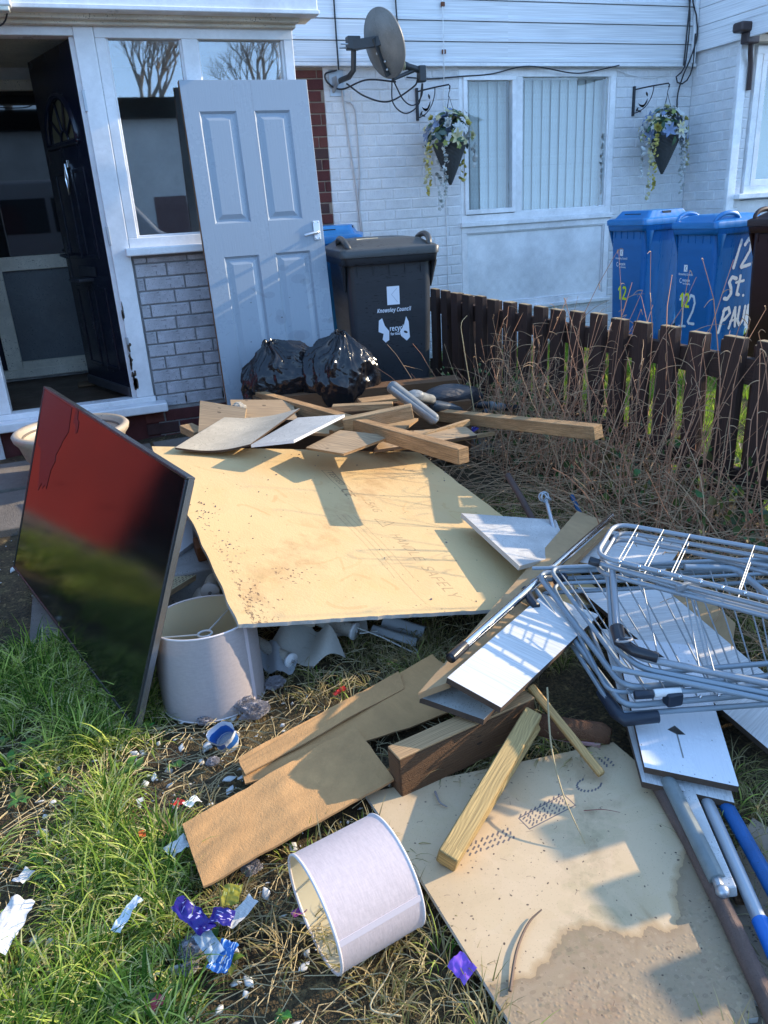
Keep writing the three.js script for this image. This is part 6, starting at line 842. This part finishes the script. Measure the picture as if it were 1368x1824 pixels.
wrap('wrapper', [-0.012, 0.02, 4.461], 0.04, 0.03, 0.014, 0.9, mRed, 'crumpled red wrapper near the cardboard end'); wrap('wrapper', [-0.093, 0.02, 4.41], 0.022, 0.022, 0.008, 0.2, mPaperW, 'small red and white scrap in the shade', 'wrapper'); wrap('wrapper', [-0.097, 0.03, 4.535], 0.025, 0.03, 0.012, 0.4, mOrange, 'small orange wrapper scrap in the straw');
wrap('wrapper', [0.473, 0.02, 4.193], 0.05, 0.025, 0.014, 0.2, mRed, 'flat red wrapper behind the cardboard panels'); wrap('wrapper', [-0.105, 0.02, 4.96], 0.045, 0.03, 0.014, 0.7, M([0.35, 0.05, 0.06], 0.5), 'dark red crumpled wrapper at the bottom edge'); wrap('paper_scrap', [0.021, 0.025, 4.488], 0.05, 0.035, 0.015, 0.6, M([0.7, 0.7, 0.68], 0.8), 'white tissue beside the red wrapper', 'tissue');
wrap('wrapper', [1.69, 0.2, 2.523], 0.22, 0.08, 0.02, 0.3, mPurple, 'purple printed packet squashed under the timber by the brambles'); wrap('paper_scrap', [0.058, 0.03, 4.791], 0.06, 0.05, 0.012, 1.2, M([0.5, 0.5, 0.2], 0.5, { map: printTex('#b7b04a', '#eef0d0', 8) }), 'yellow green label scrap under the cardboard end', 'paper scrap');
{ const C = thing('food_carton', 'crushed blue and white food carton below the upright lampshade', 'carton', [0.128, 0.01, 4.272]); const g = new THREE.CylinderGeometry(0.036, 0.028, 0.075, 20, 6, true), p = g.attributes.position; for (let i = 0; i < p.count; i++) { const k = 1 + 0.5 * fbm(p.getX(i) * 30, p.getY(i) * 30, p.getZ(i) * 30, 2); p.setX(i, p.getX(i) * k); p.setZ(i, p.getZ(i) * k * 0.8); } g.computeVertexNormals(); g.rotateZ(0.25).rotateX(0.5).translate(...[0.131, 0.04, 4.278]); part(C, 'tub', g, M([0.9, 0.9, 0.92], 0.4, { map: canvasTex(128, 128, (x, W, H) => { x.fillStyle = '#dfe6ee'; x.fillRect(0, 0, W, H); x.fillStyle = '#2a66b0'; x.beginPath(); x.moveTo(0, 60); x.lineTo(128, 30); x.lineTo(128, 90); x.lineTo(0, 100); x.fill(); x.fillStyle = '#7fa6d4'; x.fillRect(20, 104, 60, 8); }) })); part(C, 'tub_base', new THREE.CylinderGeometry(0.028, 0.028, 0.003, 18).translate(0, -0.036, 0).rotateZ(0.25).rotateX(0.5).translate(...[0.131, 0.04, 4.278]), mPaperW); }
// grey white stuffing
const mFluff = M([0.72, 0.68, 0.74], 1, { phys: true, sheen: 1, bumpMap: rep(tFine, 12), bumpScale: 0.01, transmission: 0.2, thickness: 0 });
const fluff = (px, r, sd, label) => { const F = thing('stuffing_clump', label, 'stuffing', px, 'tufts of grey cushion stuffing'); part(F, 'tuft', lump(r * 1.05, r * 0.6, r * 0.8, sd, 5, 1.3).translate(px[0], px[1] + r * 0.5, px[2]), mFluff); const gs = []; for (let i = 0; i < 420; i++) { const th = rr(0, 6.28), ph = rr(0, 1.5), R = r * rr(0.75, 1.12), pts = []; let t1 = th, p1 = ph; for (let k = 0; k < 5; k++) { pts.push(V(px[0] + R * 1.2 * Math.cos(t1) * Math.cos(p1), px[1] + r * 0.45 + R * 0.7 * Math.sin(p1), px[2] + R * Math.sin(t1) * Math.cos(p1))); t1 += rr(-0.25, 0.35); p1 += rr(-0.25, 0.25); } gs.push(polyTube(pts, 0.0007, 3, false)); } const q = part(F, 'fibres', merge(gs), mFluff); q.userData = { kind: 'stuff' }; };
fluff([0.231, 0.01, 4.174], 0.034, 1.5, 'largest grey stuffing tuft right of the blue carton'); fluff([0.202, 0.02, 4.127], 0.028, 4.4, 'grey stuffing tuft touching the foot of the lampshade'); fluff([0.096, 0.008, 4.144], 0.018, 6.6, 'small grey stuffing tuft in front of the lampshade'); fluff([-0.027, 0.01, 4.86], 0.026, 2.6, 'grey stuffing tuft under the purple wrapper'); fluff([-0.045, 0.008, 4.894], 0.014, 9.1, 'tiny white stuffing tuft below the purple wrapper'); fluff([0.09, 0.008, 4.325], 0.014, 3.3, 'thin stuffing wisp above the cardboard'); fluff([0.11, 0.01, 4.709], 0.018, 8.3, 'white stuffing wisp below the front cardboard edge'); fluff([0.315, 0.01, 4.055], 0.024, 5.3, 'dull stuffing tuft in the shade behind the lampshade');
// twigs lying on the stained sheet
const twig = (pts, r, label, c = [0.16, 0.11, 0.08]) => mesh('twig', polyTube(new THREE.CatmullRomCurve3(pts.map(p => V(p))).getPoints(16), t => r * (1 - 0.6 * t), 6), M(c, 0.9), label, 'twig');
twig([[0.468, 0.037, 5.179], [0.519, 0.04, 5.115], [0.571, 0.04, 5.073], [0.601, 0.045, 5.064]], 0.0035, 'dark bent twig lying on the stained sheet'); twig([[0.898, 0.17, 4.601], [0.821, 0.12, 4.745], [0.776, 0.09, 4.869], [0.769, 0.045, 4.96]], 0.0028, 'long pale dry stem hanging over the stained sheet', [0.42, 0.33, 0.18]); twig([[0.551, 0.037, 4.682], [0.546, 0.04, 4.723], [0.556, 0.037, 4.738]], 0.003, 'curled grey bark strip near the split timber', [0.3, 0.26, 0.24]); twig([[0.826, 0.037, 4.872], [0.866, 0.039, 4.889], [0.895, 0.037, 4.909]], 0.0012, 'fine reddish twig on the stained sheet', [0.25, 0.1, 0.07]);
twig([[0.285, 0.01, 5.129], [0.237, 0.03, 5.108], [0.282, 0.04, 5.073], [0.299, 0.05, 5.059]], 0.002, 'looped dry straw stem at the bottom edge', [0.5, 0.42, 0.25]);
{ // small white flecks on the soil
  const im = new THREE.InstancedMesh(new THREE.TetrahedronGeometry(0.006, 1), M([0.62, 0.62, 0.60], 0.7), 900), mm = new THREE.Matrix4(); for (let i = 0; i < 900; i++) { const far = i < 420, x = far ? rr(-0.7, 0.55) : rr(-0.35, 0.4), z = far ? rr(1.8, 5.5) : rr(4.05, 5.0), k = Math.pow(rnd(), 3) * 1.9 + 0.25; mm.compose(V(x, groundY(x, z) + 0.004, z), new THREE.Quaternion().setFromEuler(new THREE.Euler(rr(0, 6), rr(0, 6), 0)), V(k * rr(0.6, 2), k * 0.35, k)); im.setMatrixAt(i, mm); } im.name = 'litter_flecks'; im.userData = { kind: 'stuff', label: 'white flecks of litter strewn over the soil and grass', category: 'litter' }; im.castShadow = im.receiveShadow = true; scene.add(im);
}

// ---------- grass ----------
seed = 505;
function tuft(n, len, spread, lean, wid, cols) {
  const pos = [], col = [], idx = []; for (let b = 0; b < n; b++) {
    const a = rr(0, 6.283), r0 = Math.sqrt(rnd()) * spread, bx = r0 * Math.cos(a), bz = r0 * Math.sin(a), L = len * rr(0.5, 1.2), dir = a + rr(-1, 1), bend = lean * rr(0.4, 1.5), w = wid * rr(0.6, 1.3), c = pick(cols), sh = rr(0.75, 1.2); const px = -Math.sin(dir), pz = Math.cos(dir), s0 = pos.length / 3, N = 5;
    let x = bx, y = 0, z = bz, ang = rr(0.05, 0.5); for (let i = 0; i <= N; i++) { const t = i / N, ww = w * (1 - t * t) * (i ? 1 : 0.7); pos.push(x + px * ww, y, z + pz * ww, x - px * ww, y, z - pz * ww); for (let k = 0; k < 2; k++) col.push(c[0] * sh, c[1] * sh, c[2] * sh); const st = L / N; x += Math.cos(dir) * Math.sin(ang) * st; z += Math.sin(dir) * Math.sin(ang) * st; y += Math.cos(ang) * st; ang += bend / N; if (y < 0.004) { y = 0.004; ang = Math.min(ang, 1.6); } }
    for (let i = 0; i < N; i++) { const k = s0 + i * 2; idx.push(k, k + 1, k + 2, k + 2, k + 1, k + 3); }
  }
  const g = new THREE.BufferGeometry(); g.setAttribute('position', new THREE.Float32BufferAttribute(pos, 3)); g.setAttribute('color', new THREE.Float32BufferAttribute(col, 3)); g.setIndex(idx); g.computeVertexNormals(); return g;
}
const GREEN = [[0.15, 0.27, 0.035], [0.27, 0.39, 0.05], [0.045, 0.11, 0.012], [0.08, 0.17, 0.02], [0.52, 0.60, 0.13], [0.56, 0.62, 0.16], [0.70, 0.66, 0.30]], STRAW = [[0.42, 0.34, 0.17], [0.48, 0.40, 0.21], [0.34, 0.27, 0.14], [0.24, 0.24, 0.08], [0.38, 0.33, 0.13]], LAWN = [[0.30, 0.46, 0.05], [0.38, 0.54, 0.07], [0.22, 0.38, 0.04], [0.50, 0.56, 0.11]];
const mGrass = new THREE.MeshPhysicalMaterial({ vertexColors: true, roughness: 0.95, specularIntensity: 0.15, transmission: 0.42, thickness: 0, side: THREE.DoubleSide });
const mLawn = new THREE.MeshPhysicalMaterial({ vertexColors: true, roughness: 0.95, specularIntensity: 0.1, transmission: 0.6, thickness: 0, side: THREE.DoubleSide });
const solid = [[0.0, 4.40, 0.75, 4.62]];
function field(name, label, category, makers, count, where) {
  const buckets = makers.map(() => []); let tries = 0; for (let i = 0; i < count && tries < count * 30; tries++) { const p = where(); if (!p) continue; buckets[p.k].push(p); i++; }
  const mm = new THREE.Matrix4(); makers.forEach((g, k) => { if (!buckets[k].length) return; const im = new THREE.InstancedMesh(g, name === 'lawn' ? mLawn : mGrass, buckets[k].length); buckets[k].forEach((p, i) => { mm.compose(V(p.x, p.y ?? groundY(p.x, p.z) - 0.008, p.z), new THREE.Quaternion().setFromEuler(new THREE.Euler(rr(-0.15, 0.15), rr(0, 6.28), rr(-0.15, 0.15))), V(p.s, p.s * rr(0.8, 1.15), p.s)); im.setMatrixAt(i, mm); }); im.name = numbered(name); im.userData = { kind: 'stuff', label: label[k] ?? label[0], category }; im.castShadow = im.receiveShadow = true; scene.add(im); });
}
// is a point covered by a flat board, so that grass would poke through?
const quads = [[[0.40, 4.61], [1.03, 4.70], [0.87, 5.33], [0.46, 5.57]], [[0.0, 4.57], [0.46, 4.40], [0.49, 4.63], [0.01, 4.76]], [[0.15, 4.47], [0.8, 4.40], [0.80, 4.15], [0.16, 4.38]], [[1.0, 4.3], [1.35, 4.35], [1.14, 5.0], [0.95, 4.9]], [[1.3, 4.05], [1.62, 4.15], [1.5, 4.8], [1.3, 5.0]]];
const inQuad = (x, z, q) => { let c = false; for (let i = 0, j = 3; i < 4; j = i++) { if ((q[i][1] > z) !== (q[j][1] > z) && x < (q[j][0] - q[i][0]) * (z - q[i][1]) / (q[j][1] - q[i][1]) + q[i][0]) c = !c; } return c; };
const covered = (x, z) => quads.some(q => inQuad(x, z, q)) || Math.hypot(x - 0.145, z - 3.985) < 0.16;
const longG = tuft(34, 0.12, 0.04, 2.2, 0.0023, GREEN), longG2 = tuft(28, 0.15, 0.035, 1.8, 0.0025, GREEN), straw = tuft(28, 0.12, 0.045, 2.4, 0.0018, STRAW), straw2 = tuft(24, 0.10, 0.05, 2.8, 0.0016, STRAW), mixT = tuft(24, 0.11, 0.04, 2.2, 0.0019, [...GREEN, ...STRAW]);
field('grass', ['lush long green grass in the foreground at left', 'tall green grass tufts in the foreground at left', 'dry straw coloured grass between the rubbish', 'flattened dry grass around the boards', 'mixed green and dry grass around the rubbish'], 'grass', [longG, longG2, straw, straw2, mixT], 3300, () => {
  const x = rr(-1.3, 1.9), z = rr(3.0, 5.75); if (covered(x, z)) return null;
  const n = fbm(x * 2.2 + 4, 2, z * 2.2, 3), lush = sm(0.06, -0.16, x + 0.06 * n - 0.03 * (z - 4.5)) * sm(3.35, 3.6, z) * (z > 4.75 && z < 5.12 && x > -0.15 ? 0.5 : 1), bare = (x < -0.31 - 0.1 * n && z > 3.9 && z < 4.75) || (x > -0.28 && x < 0.2 && z > 4.15 && z < 4.5 && n > -0.12) || (x > -0.12 && x < 0.08 && z > 4.95 && n > -0.1) || (z < 3.5 && x < -0.2) || (x < 0.05 && z < 3.45);
  if (bare && rnd() > 0.1) return null; if (x > 0.95 && rnd() > 0.5) return null;
  if (lush > 0.3) { if (n < -0.22 && rnd() > 0.3) return null; return { x, z, k: rnd() < 0.12 ? 4 : rnd() < 0.6 ? 0 : 1, s: rr(0.55, 1.05) }; }
  if (x < 1 && (n > 0.02 ? rnd() > 0.12 : rnd() > 0.5)) return null; return { x, z, k: pick([2, 3, 3, 3, 4]), s: rr(0.5, 1.0) };
});
// matted thatch and broad leaved weeds
{ seed = 515; const th = []; for (let i = 0; i < 3200; i++) { const x = rr(-0.6, 0.95), z = rr(3.6, 5.6); if (covered(x, z)) continue; const a = rr(0, 6.28), L = rr(0.04, 0.14), y = groundY(x, z) + 0.004, b = rr(-0.4, 0.4); th.push(polyTube([V(x, y + rr(0, 0.012), z), V(x + Math.cos(a) * L * 0.5, y + rr(0.002, 0.025), z + Math.sin(a) * L * 0.5), V(x + Math.cos(a + b) * L, y + rr(0, 0.012), z + Math.sin(a + b) * L)], 0.0011, 3, false)); }
  const q = new THREE.Mesh(merge(th), M([0.50, 0.42, 0.25], 0.95)); q.name = 'straw_thatch'; q.userData = { kind: 'stuff', label: 'loose pale straw scattered over the bare soil', category: 'straw' }; scene.add(q);
  const lf = petal(0.05, 0.026, 0.5, 0.35), n = 420, im = new THREE.InstancedMesh(lf, M([0.10, 0.20, 0.035], 0.7, { phys: true, transmission: 0.3, thickness: 0 }), n), mm = new THREE.Matrix4(), cc = new THREE.Color(); for (let i = 0; i < n; i++) { const c0 = [rr(-0.5, 0.1), rr(3.7, 5.3)]; if (i % 7) { c0[0] = im.lx; c0[1] = im.lz; } else { im.lx = c0[0]; im.lz = c0[1]; } mm.compose(V(c0[0] + rr(-0.01, 0.01), groundY(...c0) + 0.012, c0[1] + rr(-0.01, 0.01)), new THREE.Quaternion().setFromEuler(new THREE.Euler(-1.2 + rr(-0.3, 0.3), (i % 7) * 0.9 + rr(-0.3, 0.3), 0, 'YXZ')), V(1, 1, 1).multiplyScalar(rr(0.35, 0.8))); im.setMatrixAt(i, mm); im.setColorAt(i, cc.setRGB(rr(0.6, 1.8), rr(0.7, 1.5), rr(0.5, 1.2))); }
  im.name = 'weed_leaves'; im.userData = { kind: 'stuff', label: 'broad leaved weeds in rosettes among the foreground grass', category: 'weeds' }; scene.add(im); }
const lawn = tuft(36, 0.07, 0.05, 1.2, 0.0022, LAWN), lawn2 = tuft(26, 0.13, 0.04, 1.2, 0.0026, LAWN);
field('lawn', ['short bright lawn of the next garden behind the fence', 'longer lawn grass around the blue bins'], 'grass', [lawn, lawn2], 5200, () => { const x = rr(2.55, 6.3), z = rr(0.1, 5.6); if ((x > 3.75 && x < 6 && z > 0.5 && z < 1.25 && rnd() > 0.15)) return null; const n = fbm(x * 1.5, 0, z * 1.5, 2); return { x, z, k: rnd() < 0.12 || (z < 1.5 && rnd() < 0.5) ? 1 : 0, s: rr(0.6, 1.1) + n * 0.4 }; });

field('grass', ['green grass beside the path left of the television'], 'grass', [longG2], 420, () => ({ x: rr(-1.9, -0.75), z: rr(2.15, 3.9), k: 0, s: rr(0.7, 1.1) }));
// ---------- dry bramble thicket along the fence ----------
{
  seed = 606; const gs = { a: [], b: [] };
  const stem = (p, d, L, r, droop, bk) => { const pts = [p.clone()]; const n = 7; let dir = d.clone().normalize(), q = p.clone(); for (let i = 0; i < n; i++) { dir.add(V(rr(-0.16, 0.16), -droop / n + rr(-0.09, 0.09), rr(-0.16, 0.16))).normalize(); q = q.clone().addScaledVector(dir, L / n); if (q.y < 0.02) q.y = 0.02 + rnd() * 0.03; pts.push(q); } gs[bk].push(polyTube(pts, t => r * (1 - 0.65 * t), 4, false)); return pts; };
  for (let i = 0; i < 430; i++) { const z = rr(1.9, 4.3), x = rr(1.75, 2.36) - (z > 3.5 ? rr(0, 0.1) : 0); const p = V(x, groundY(x, z), z); const up = rnd() < 0.36; const d = V(rr(-0.5, 0.7), up ? rr(0.8, 1.5) : rr(0.15, 0.6), rr(-0.9, 0.5)); const pts = stem(p, d, up ? rr(0.25, 0.6) : rr(0.25, 0.6), rr(0.0016, 0.0036), up ? rr(0.3, 1.4) : rr(0.2, 0.8), rnd() < 0.5 ? 'a' : 'b'); if (rnd() < 0.6) { const k = 2 + Math.floor(rnd() * 4); stem(pts[k], V(rr(-1, 1), rr(-0.2, 1), rr(-1, 1)), rr(0.1, 0.3), 0.0014, rr(0, 1), 'b'); } }
  // long arching canes that reach over the fence
  for (let i = 0; i < 34; i++) { const z = rr(2.4, 4.2), p = V(rr(1.8, 2.25), 0.02, z); const pts = stem(p, V(rr(0.25, 0.7), rr(0.9, 1.3), rr(-0.5, 0.1)), rr(0.8, 1.15), rr(0.0028, 0.0045), rr(0.05, 0.45), 'a'); for (let k = 3; k < 8; k++) if (rnd() < 0.8) stem(pts[k], V(rr(-1, 1), rr(-0.3, 1), rr(-1, 1)), rr(0.02, 0.06), 0.0022, 1.5, 'b'); }
  for (let i = 0; i < 150; i++) { const z = rr(2.2, 3.9), p = V(rr(1.75, 2.3), groundY(2, z), z); const pts = stem(p, V(rr(0.0, 0.6), rr(0.9, 1.4), rr(-0.6, 0.15)), rr(0.4, 0.85), rr(0.0018, 0.0032), rr(0.0, 0.7), rnd() < 0.75 ? 'a' : 'b'); for (let k = 2; k < 8; k++) if (rnd() < 0.5) stem(pts[k], V(rr(-1, 1), rr(0, 1), rr(-1, 1)), rr(0.03, 0.16), 0.0015, 0.8, 'b'); }
  const red = M([0.40, 0.19, 0.10], 0.8), tan = M([0.46, 0.30, 0.17], 0.85);
  for (const [k, m, l] of [['a', red, 'tangled reddish dry bramble canes along the fence'], ['b', tan, 'tangled pale dry bramble stems along the fence']]) { const q = new THREE.Mesh(merge(gs[k]), m); q.name = numbered('bramble_canes'); q.userData = { kind: 'stuff', label: l, category: 'brambles' }; q.castShadow = q.receiveShadow = true; scene.add(q); }
  // a few green leaves low down and flattened dead stems
  const leaf = petal(0.035, 0.028, 0.3, 0.3), im = new THREE.InstancedMesh(leaf, M([0.06, 0.11, 0.025], 0.6, { phys: true, transmission: 0.3, thickness: 0 }), 1500), mm = new THREE.Matrix4(), cc = new THREE.Color();
  for (let i = 0; i < 1500; i++) { const z = rr(1.6, 4.4), x = rr(1.85, 2.55); mm.compose(V(x, groundY(x, z) + Math.pow(rnd(), 2) * 0.28, z), new THREE.Quaternion().setFromEuler(new THREE.Euler(rr(-1.5, 0.5), rr(0, 6), rr(-0.6, 0.6))), V(1, 1, 1).multiplyScalar(rr(0.4, 1.3))); im.setMatrixAt(i, mm); im.setColorAt(i, cc.setRGB(rr(0.6, 2.2), rr(0.7, 1.5), rr(0.5, 1.2))); }
  im.name = 'bramble_leaves'; im.userData = { kind: 'stuff', label: 'small green leaves low among the brambles', category: 'leaves' }; im.castShadow = im.receiveShadow = true; scene.add(im);
  const dn = []; for (let i = 0; i < 1100; i++) { const x = rr(1.5, 2.4), z = rr(1.9, 4.6), a = rr(0, 3.14), L = rr(0.12, 0.45), y = groundY(x, z) + rr(0.01, 0.2) * (0.3 + 0.7 * sm(1.5, 2.1, x)); dn.push(polyTube([V(x - Math.cos(a) * L / 2, y + rr(-0.02, 0.03), z - Math.sin(a) * L / 2), V(x, y + 0.02, z), V(x + Math.cos(a) * L / 2, y + rr(-0.02, 0.03), z + Math.sin(a) * L / 2)], 0.0015, 4, false)); }
  const q = new THREE.Mesh(merge(dn), tan); q.name = 'dead_stems'; q.userData = { kind: 'stuff', label: 'flattened dead stems under the brambles', category: 'brambles' }; q.castShadow = q.receiveShadow = true; scene.add(q);
  // one pale curling stem beside the vacuum cleaner
  twig([[1.717, 0.326, 2.6], [1.697, 0.457, 2.6], [1.652, 0.685, 2.62], [1.645, 0.778, 2.62], [1.675, 0.809, 2.62]], 0.003, 'tall pale curling stem in front of the fence beside the vacuum', [0.45, 0.36, 0.2]);
}

// ---------- across the street: seen only in the window reflections ----------
{
  const H = thing('opposite_house', 'white terrace across the street, visible only as a reflection in the glass', 'house', [0, 0, 21]);
  part(H, 'wall', box(-16, 14, 0, 4.1, 21, 21.3), M([0.78, 0.78, 0.76], 0.8, { map: rep(tMott, 0.5) })); const roof = new THREE.Shape([[20.6, 4.0], [24.5, 5.0], [24.5, 4.0]].map(p => new THREE.Vector2(...p))); const rg = new THREE.ExtrudeGeometry(roof, { depth: 30, bevelEnabled: false }).rotateY(Math.PI / 2).scale(1, 1, -1).translate(-16, 0, 0); part(H, 'roof', rg, M([0.36, 0.30, 0.26], 0.9, { map: rep(tDirty, 1) }));
  for (let i = 0; i < 6; i++) for (const y of [0.9, 2.7]) { const w = part(H, 'window', frameGeo(-14 + i * 4.6, -12.4 + i * 4.6, y, y + 1.15, 20.95, 21.02, 0.08), mWhiteUPVC); part(w, 'pane', box(-13.9 + i * 4.6, -12.5 + i * 4.6, y + 0.08, y + 1.07, 20.97, 20.98), M([0.02, 0.025, 0.03], 0.1)); } for (let i = 0; i < 5; i++) part(H, 'door', box(-11.5 + i * 4.6, -10.6 + i * 4.6, 0, 2.0, 20.96, 21.01), M([0.1, 0.03, 0.03], 0.5));
  for (const [x, z, h, s] of [[-6, 27, 9, 1], [-1.5, 28, 10.5, 2], [3, 27.5, 9.5, 3], [7.5, 29, 10, 4], [-10.5, 28, 10, 5]]) { seed = 700 + s; const T = thing('bare_tree', ['leafless tree behind the opposite roofs, reflected in the left pane', 'tallest leafless tree behind the opposite roofs', 'leafless tree behind the opposite roofs, reflected in the right pane', 'leafless tree furthest right behind the opposite roofs', 'leafless tree furthest left behind the opposite roofs'][s - 1], 'tree', [x, 0, z], 'bare trees across the street'); const br = [], tm = M([0.34, 0.28, 0.22], 0.9);
    const grow = (p, d, L, r, lv) => { const e = p.clone().addScaledVector(d, L), m = p.clone().lerp(e, 0.5).add(V(rr(-0.06, 0.06) * L, 0, rr(-0.06, 0.06) * L)); br.push(polyTube([p, m, e], t => r * (1 - 0.35 * t), lv > 2 ? 3 : 5, false)); if (lv >= 6) return; const n = lv < 2 ? 4 : 3; for (let i = 0; i < n; i++) grow(m.clone().lerp(e, rr(0.2, 1)), d.clone().add(V(rr(-0.75, 0.75), rr(-0.05, 0.55), rr(-0.75, 0.75))).normalize(), L * rr(0.55, 0.78), r * 0.52, lv + 1); };
    part(T, 'trunk', polyTube([V(x, 0, z), V(x, h * 0.15, z), V(x + 0.1, h * 0.3, z)], t => 0.26 - 0.1 * t, 9), tm); grow(V(x + 0.1, h * 0.28, z), V(0, 1, 0), h * 0.25, 0.16, 0); part(T, 'crown', merge(br), tm); }
  const C = thing('parked_van', 'silver van parked across the street, visible only as a reflection', 'van', [-0.6, 0, 11.5]); const paint = M([0.45, 0.47, 0.5], 0.25, { metalness: 0.4 });
  const side = new THREE.Shape([[-2.3, 0.4], [2.3, 0.4], [2.35, 0.9], [1.9, 1.15], [1.25, 1.95], [0.9, 2.1], [-2.2, 2.1], [-2.35, 1.9]].map(p => new THREE.Vector2(...p))); part(C, 'body', new THREE.ExtrudeGeometry(side, { depth: 1.7, bevelEnabled: true, bevelSize: 0.06, bevelThickness: 0.08, bevelSegments: 3 }).translate(0, 0, -0.85), paint, true);
  for (const z of [-0.945, 0.945]) { for (const [a, b] of [[-2.0, -0.9], [-0.8, 0.2], [0.3, 1.2]]) part(C, 'window', rbox(a, b, 1.25, 1.85, z - 0.01, z + 0.01, 0.008), M([0.02, 0.025, 0.03], 0.05), true); for (const x of [-1.45, 1.45]) part(C, 'wheel', new THREE.CylinderGeometry(0.33, 0.33, 0.22, 28).rotateX(Math.PI / 2).translate(x, 0.33, z * 0.93), mTyre, true); }
}
scene.traverse(o => { if (o.isMesh) { o.castShadow = o.receiveShadow = true; } });
renderer.render(scene, camera);
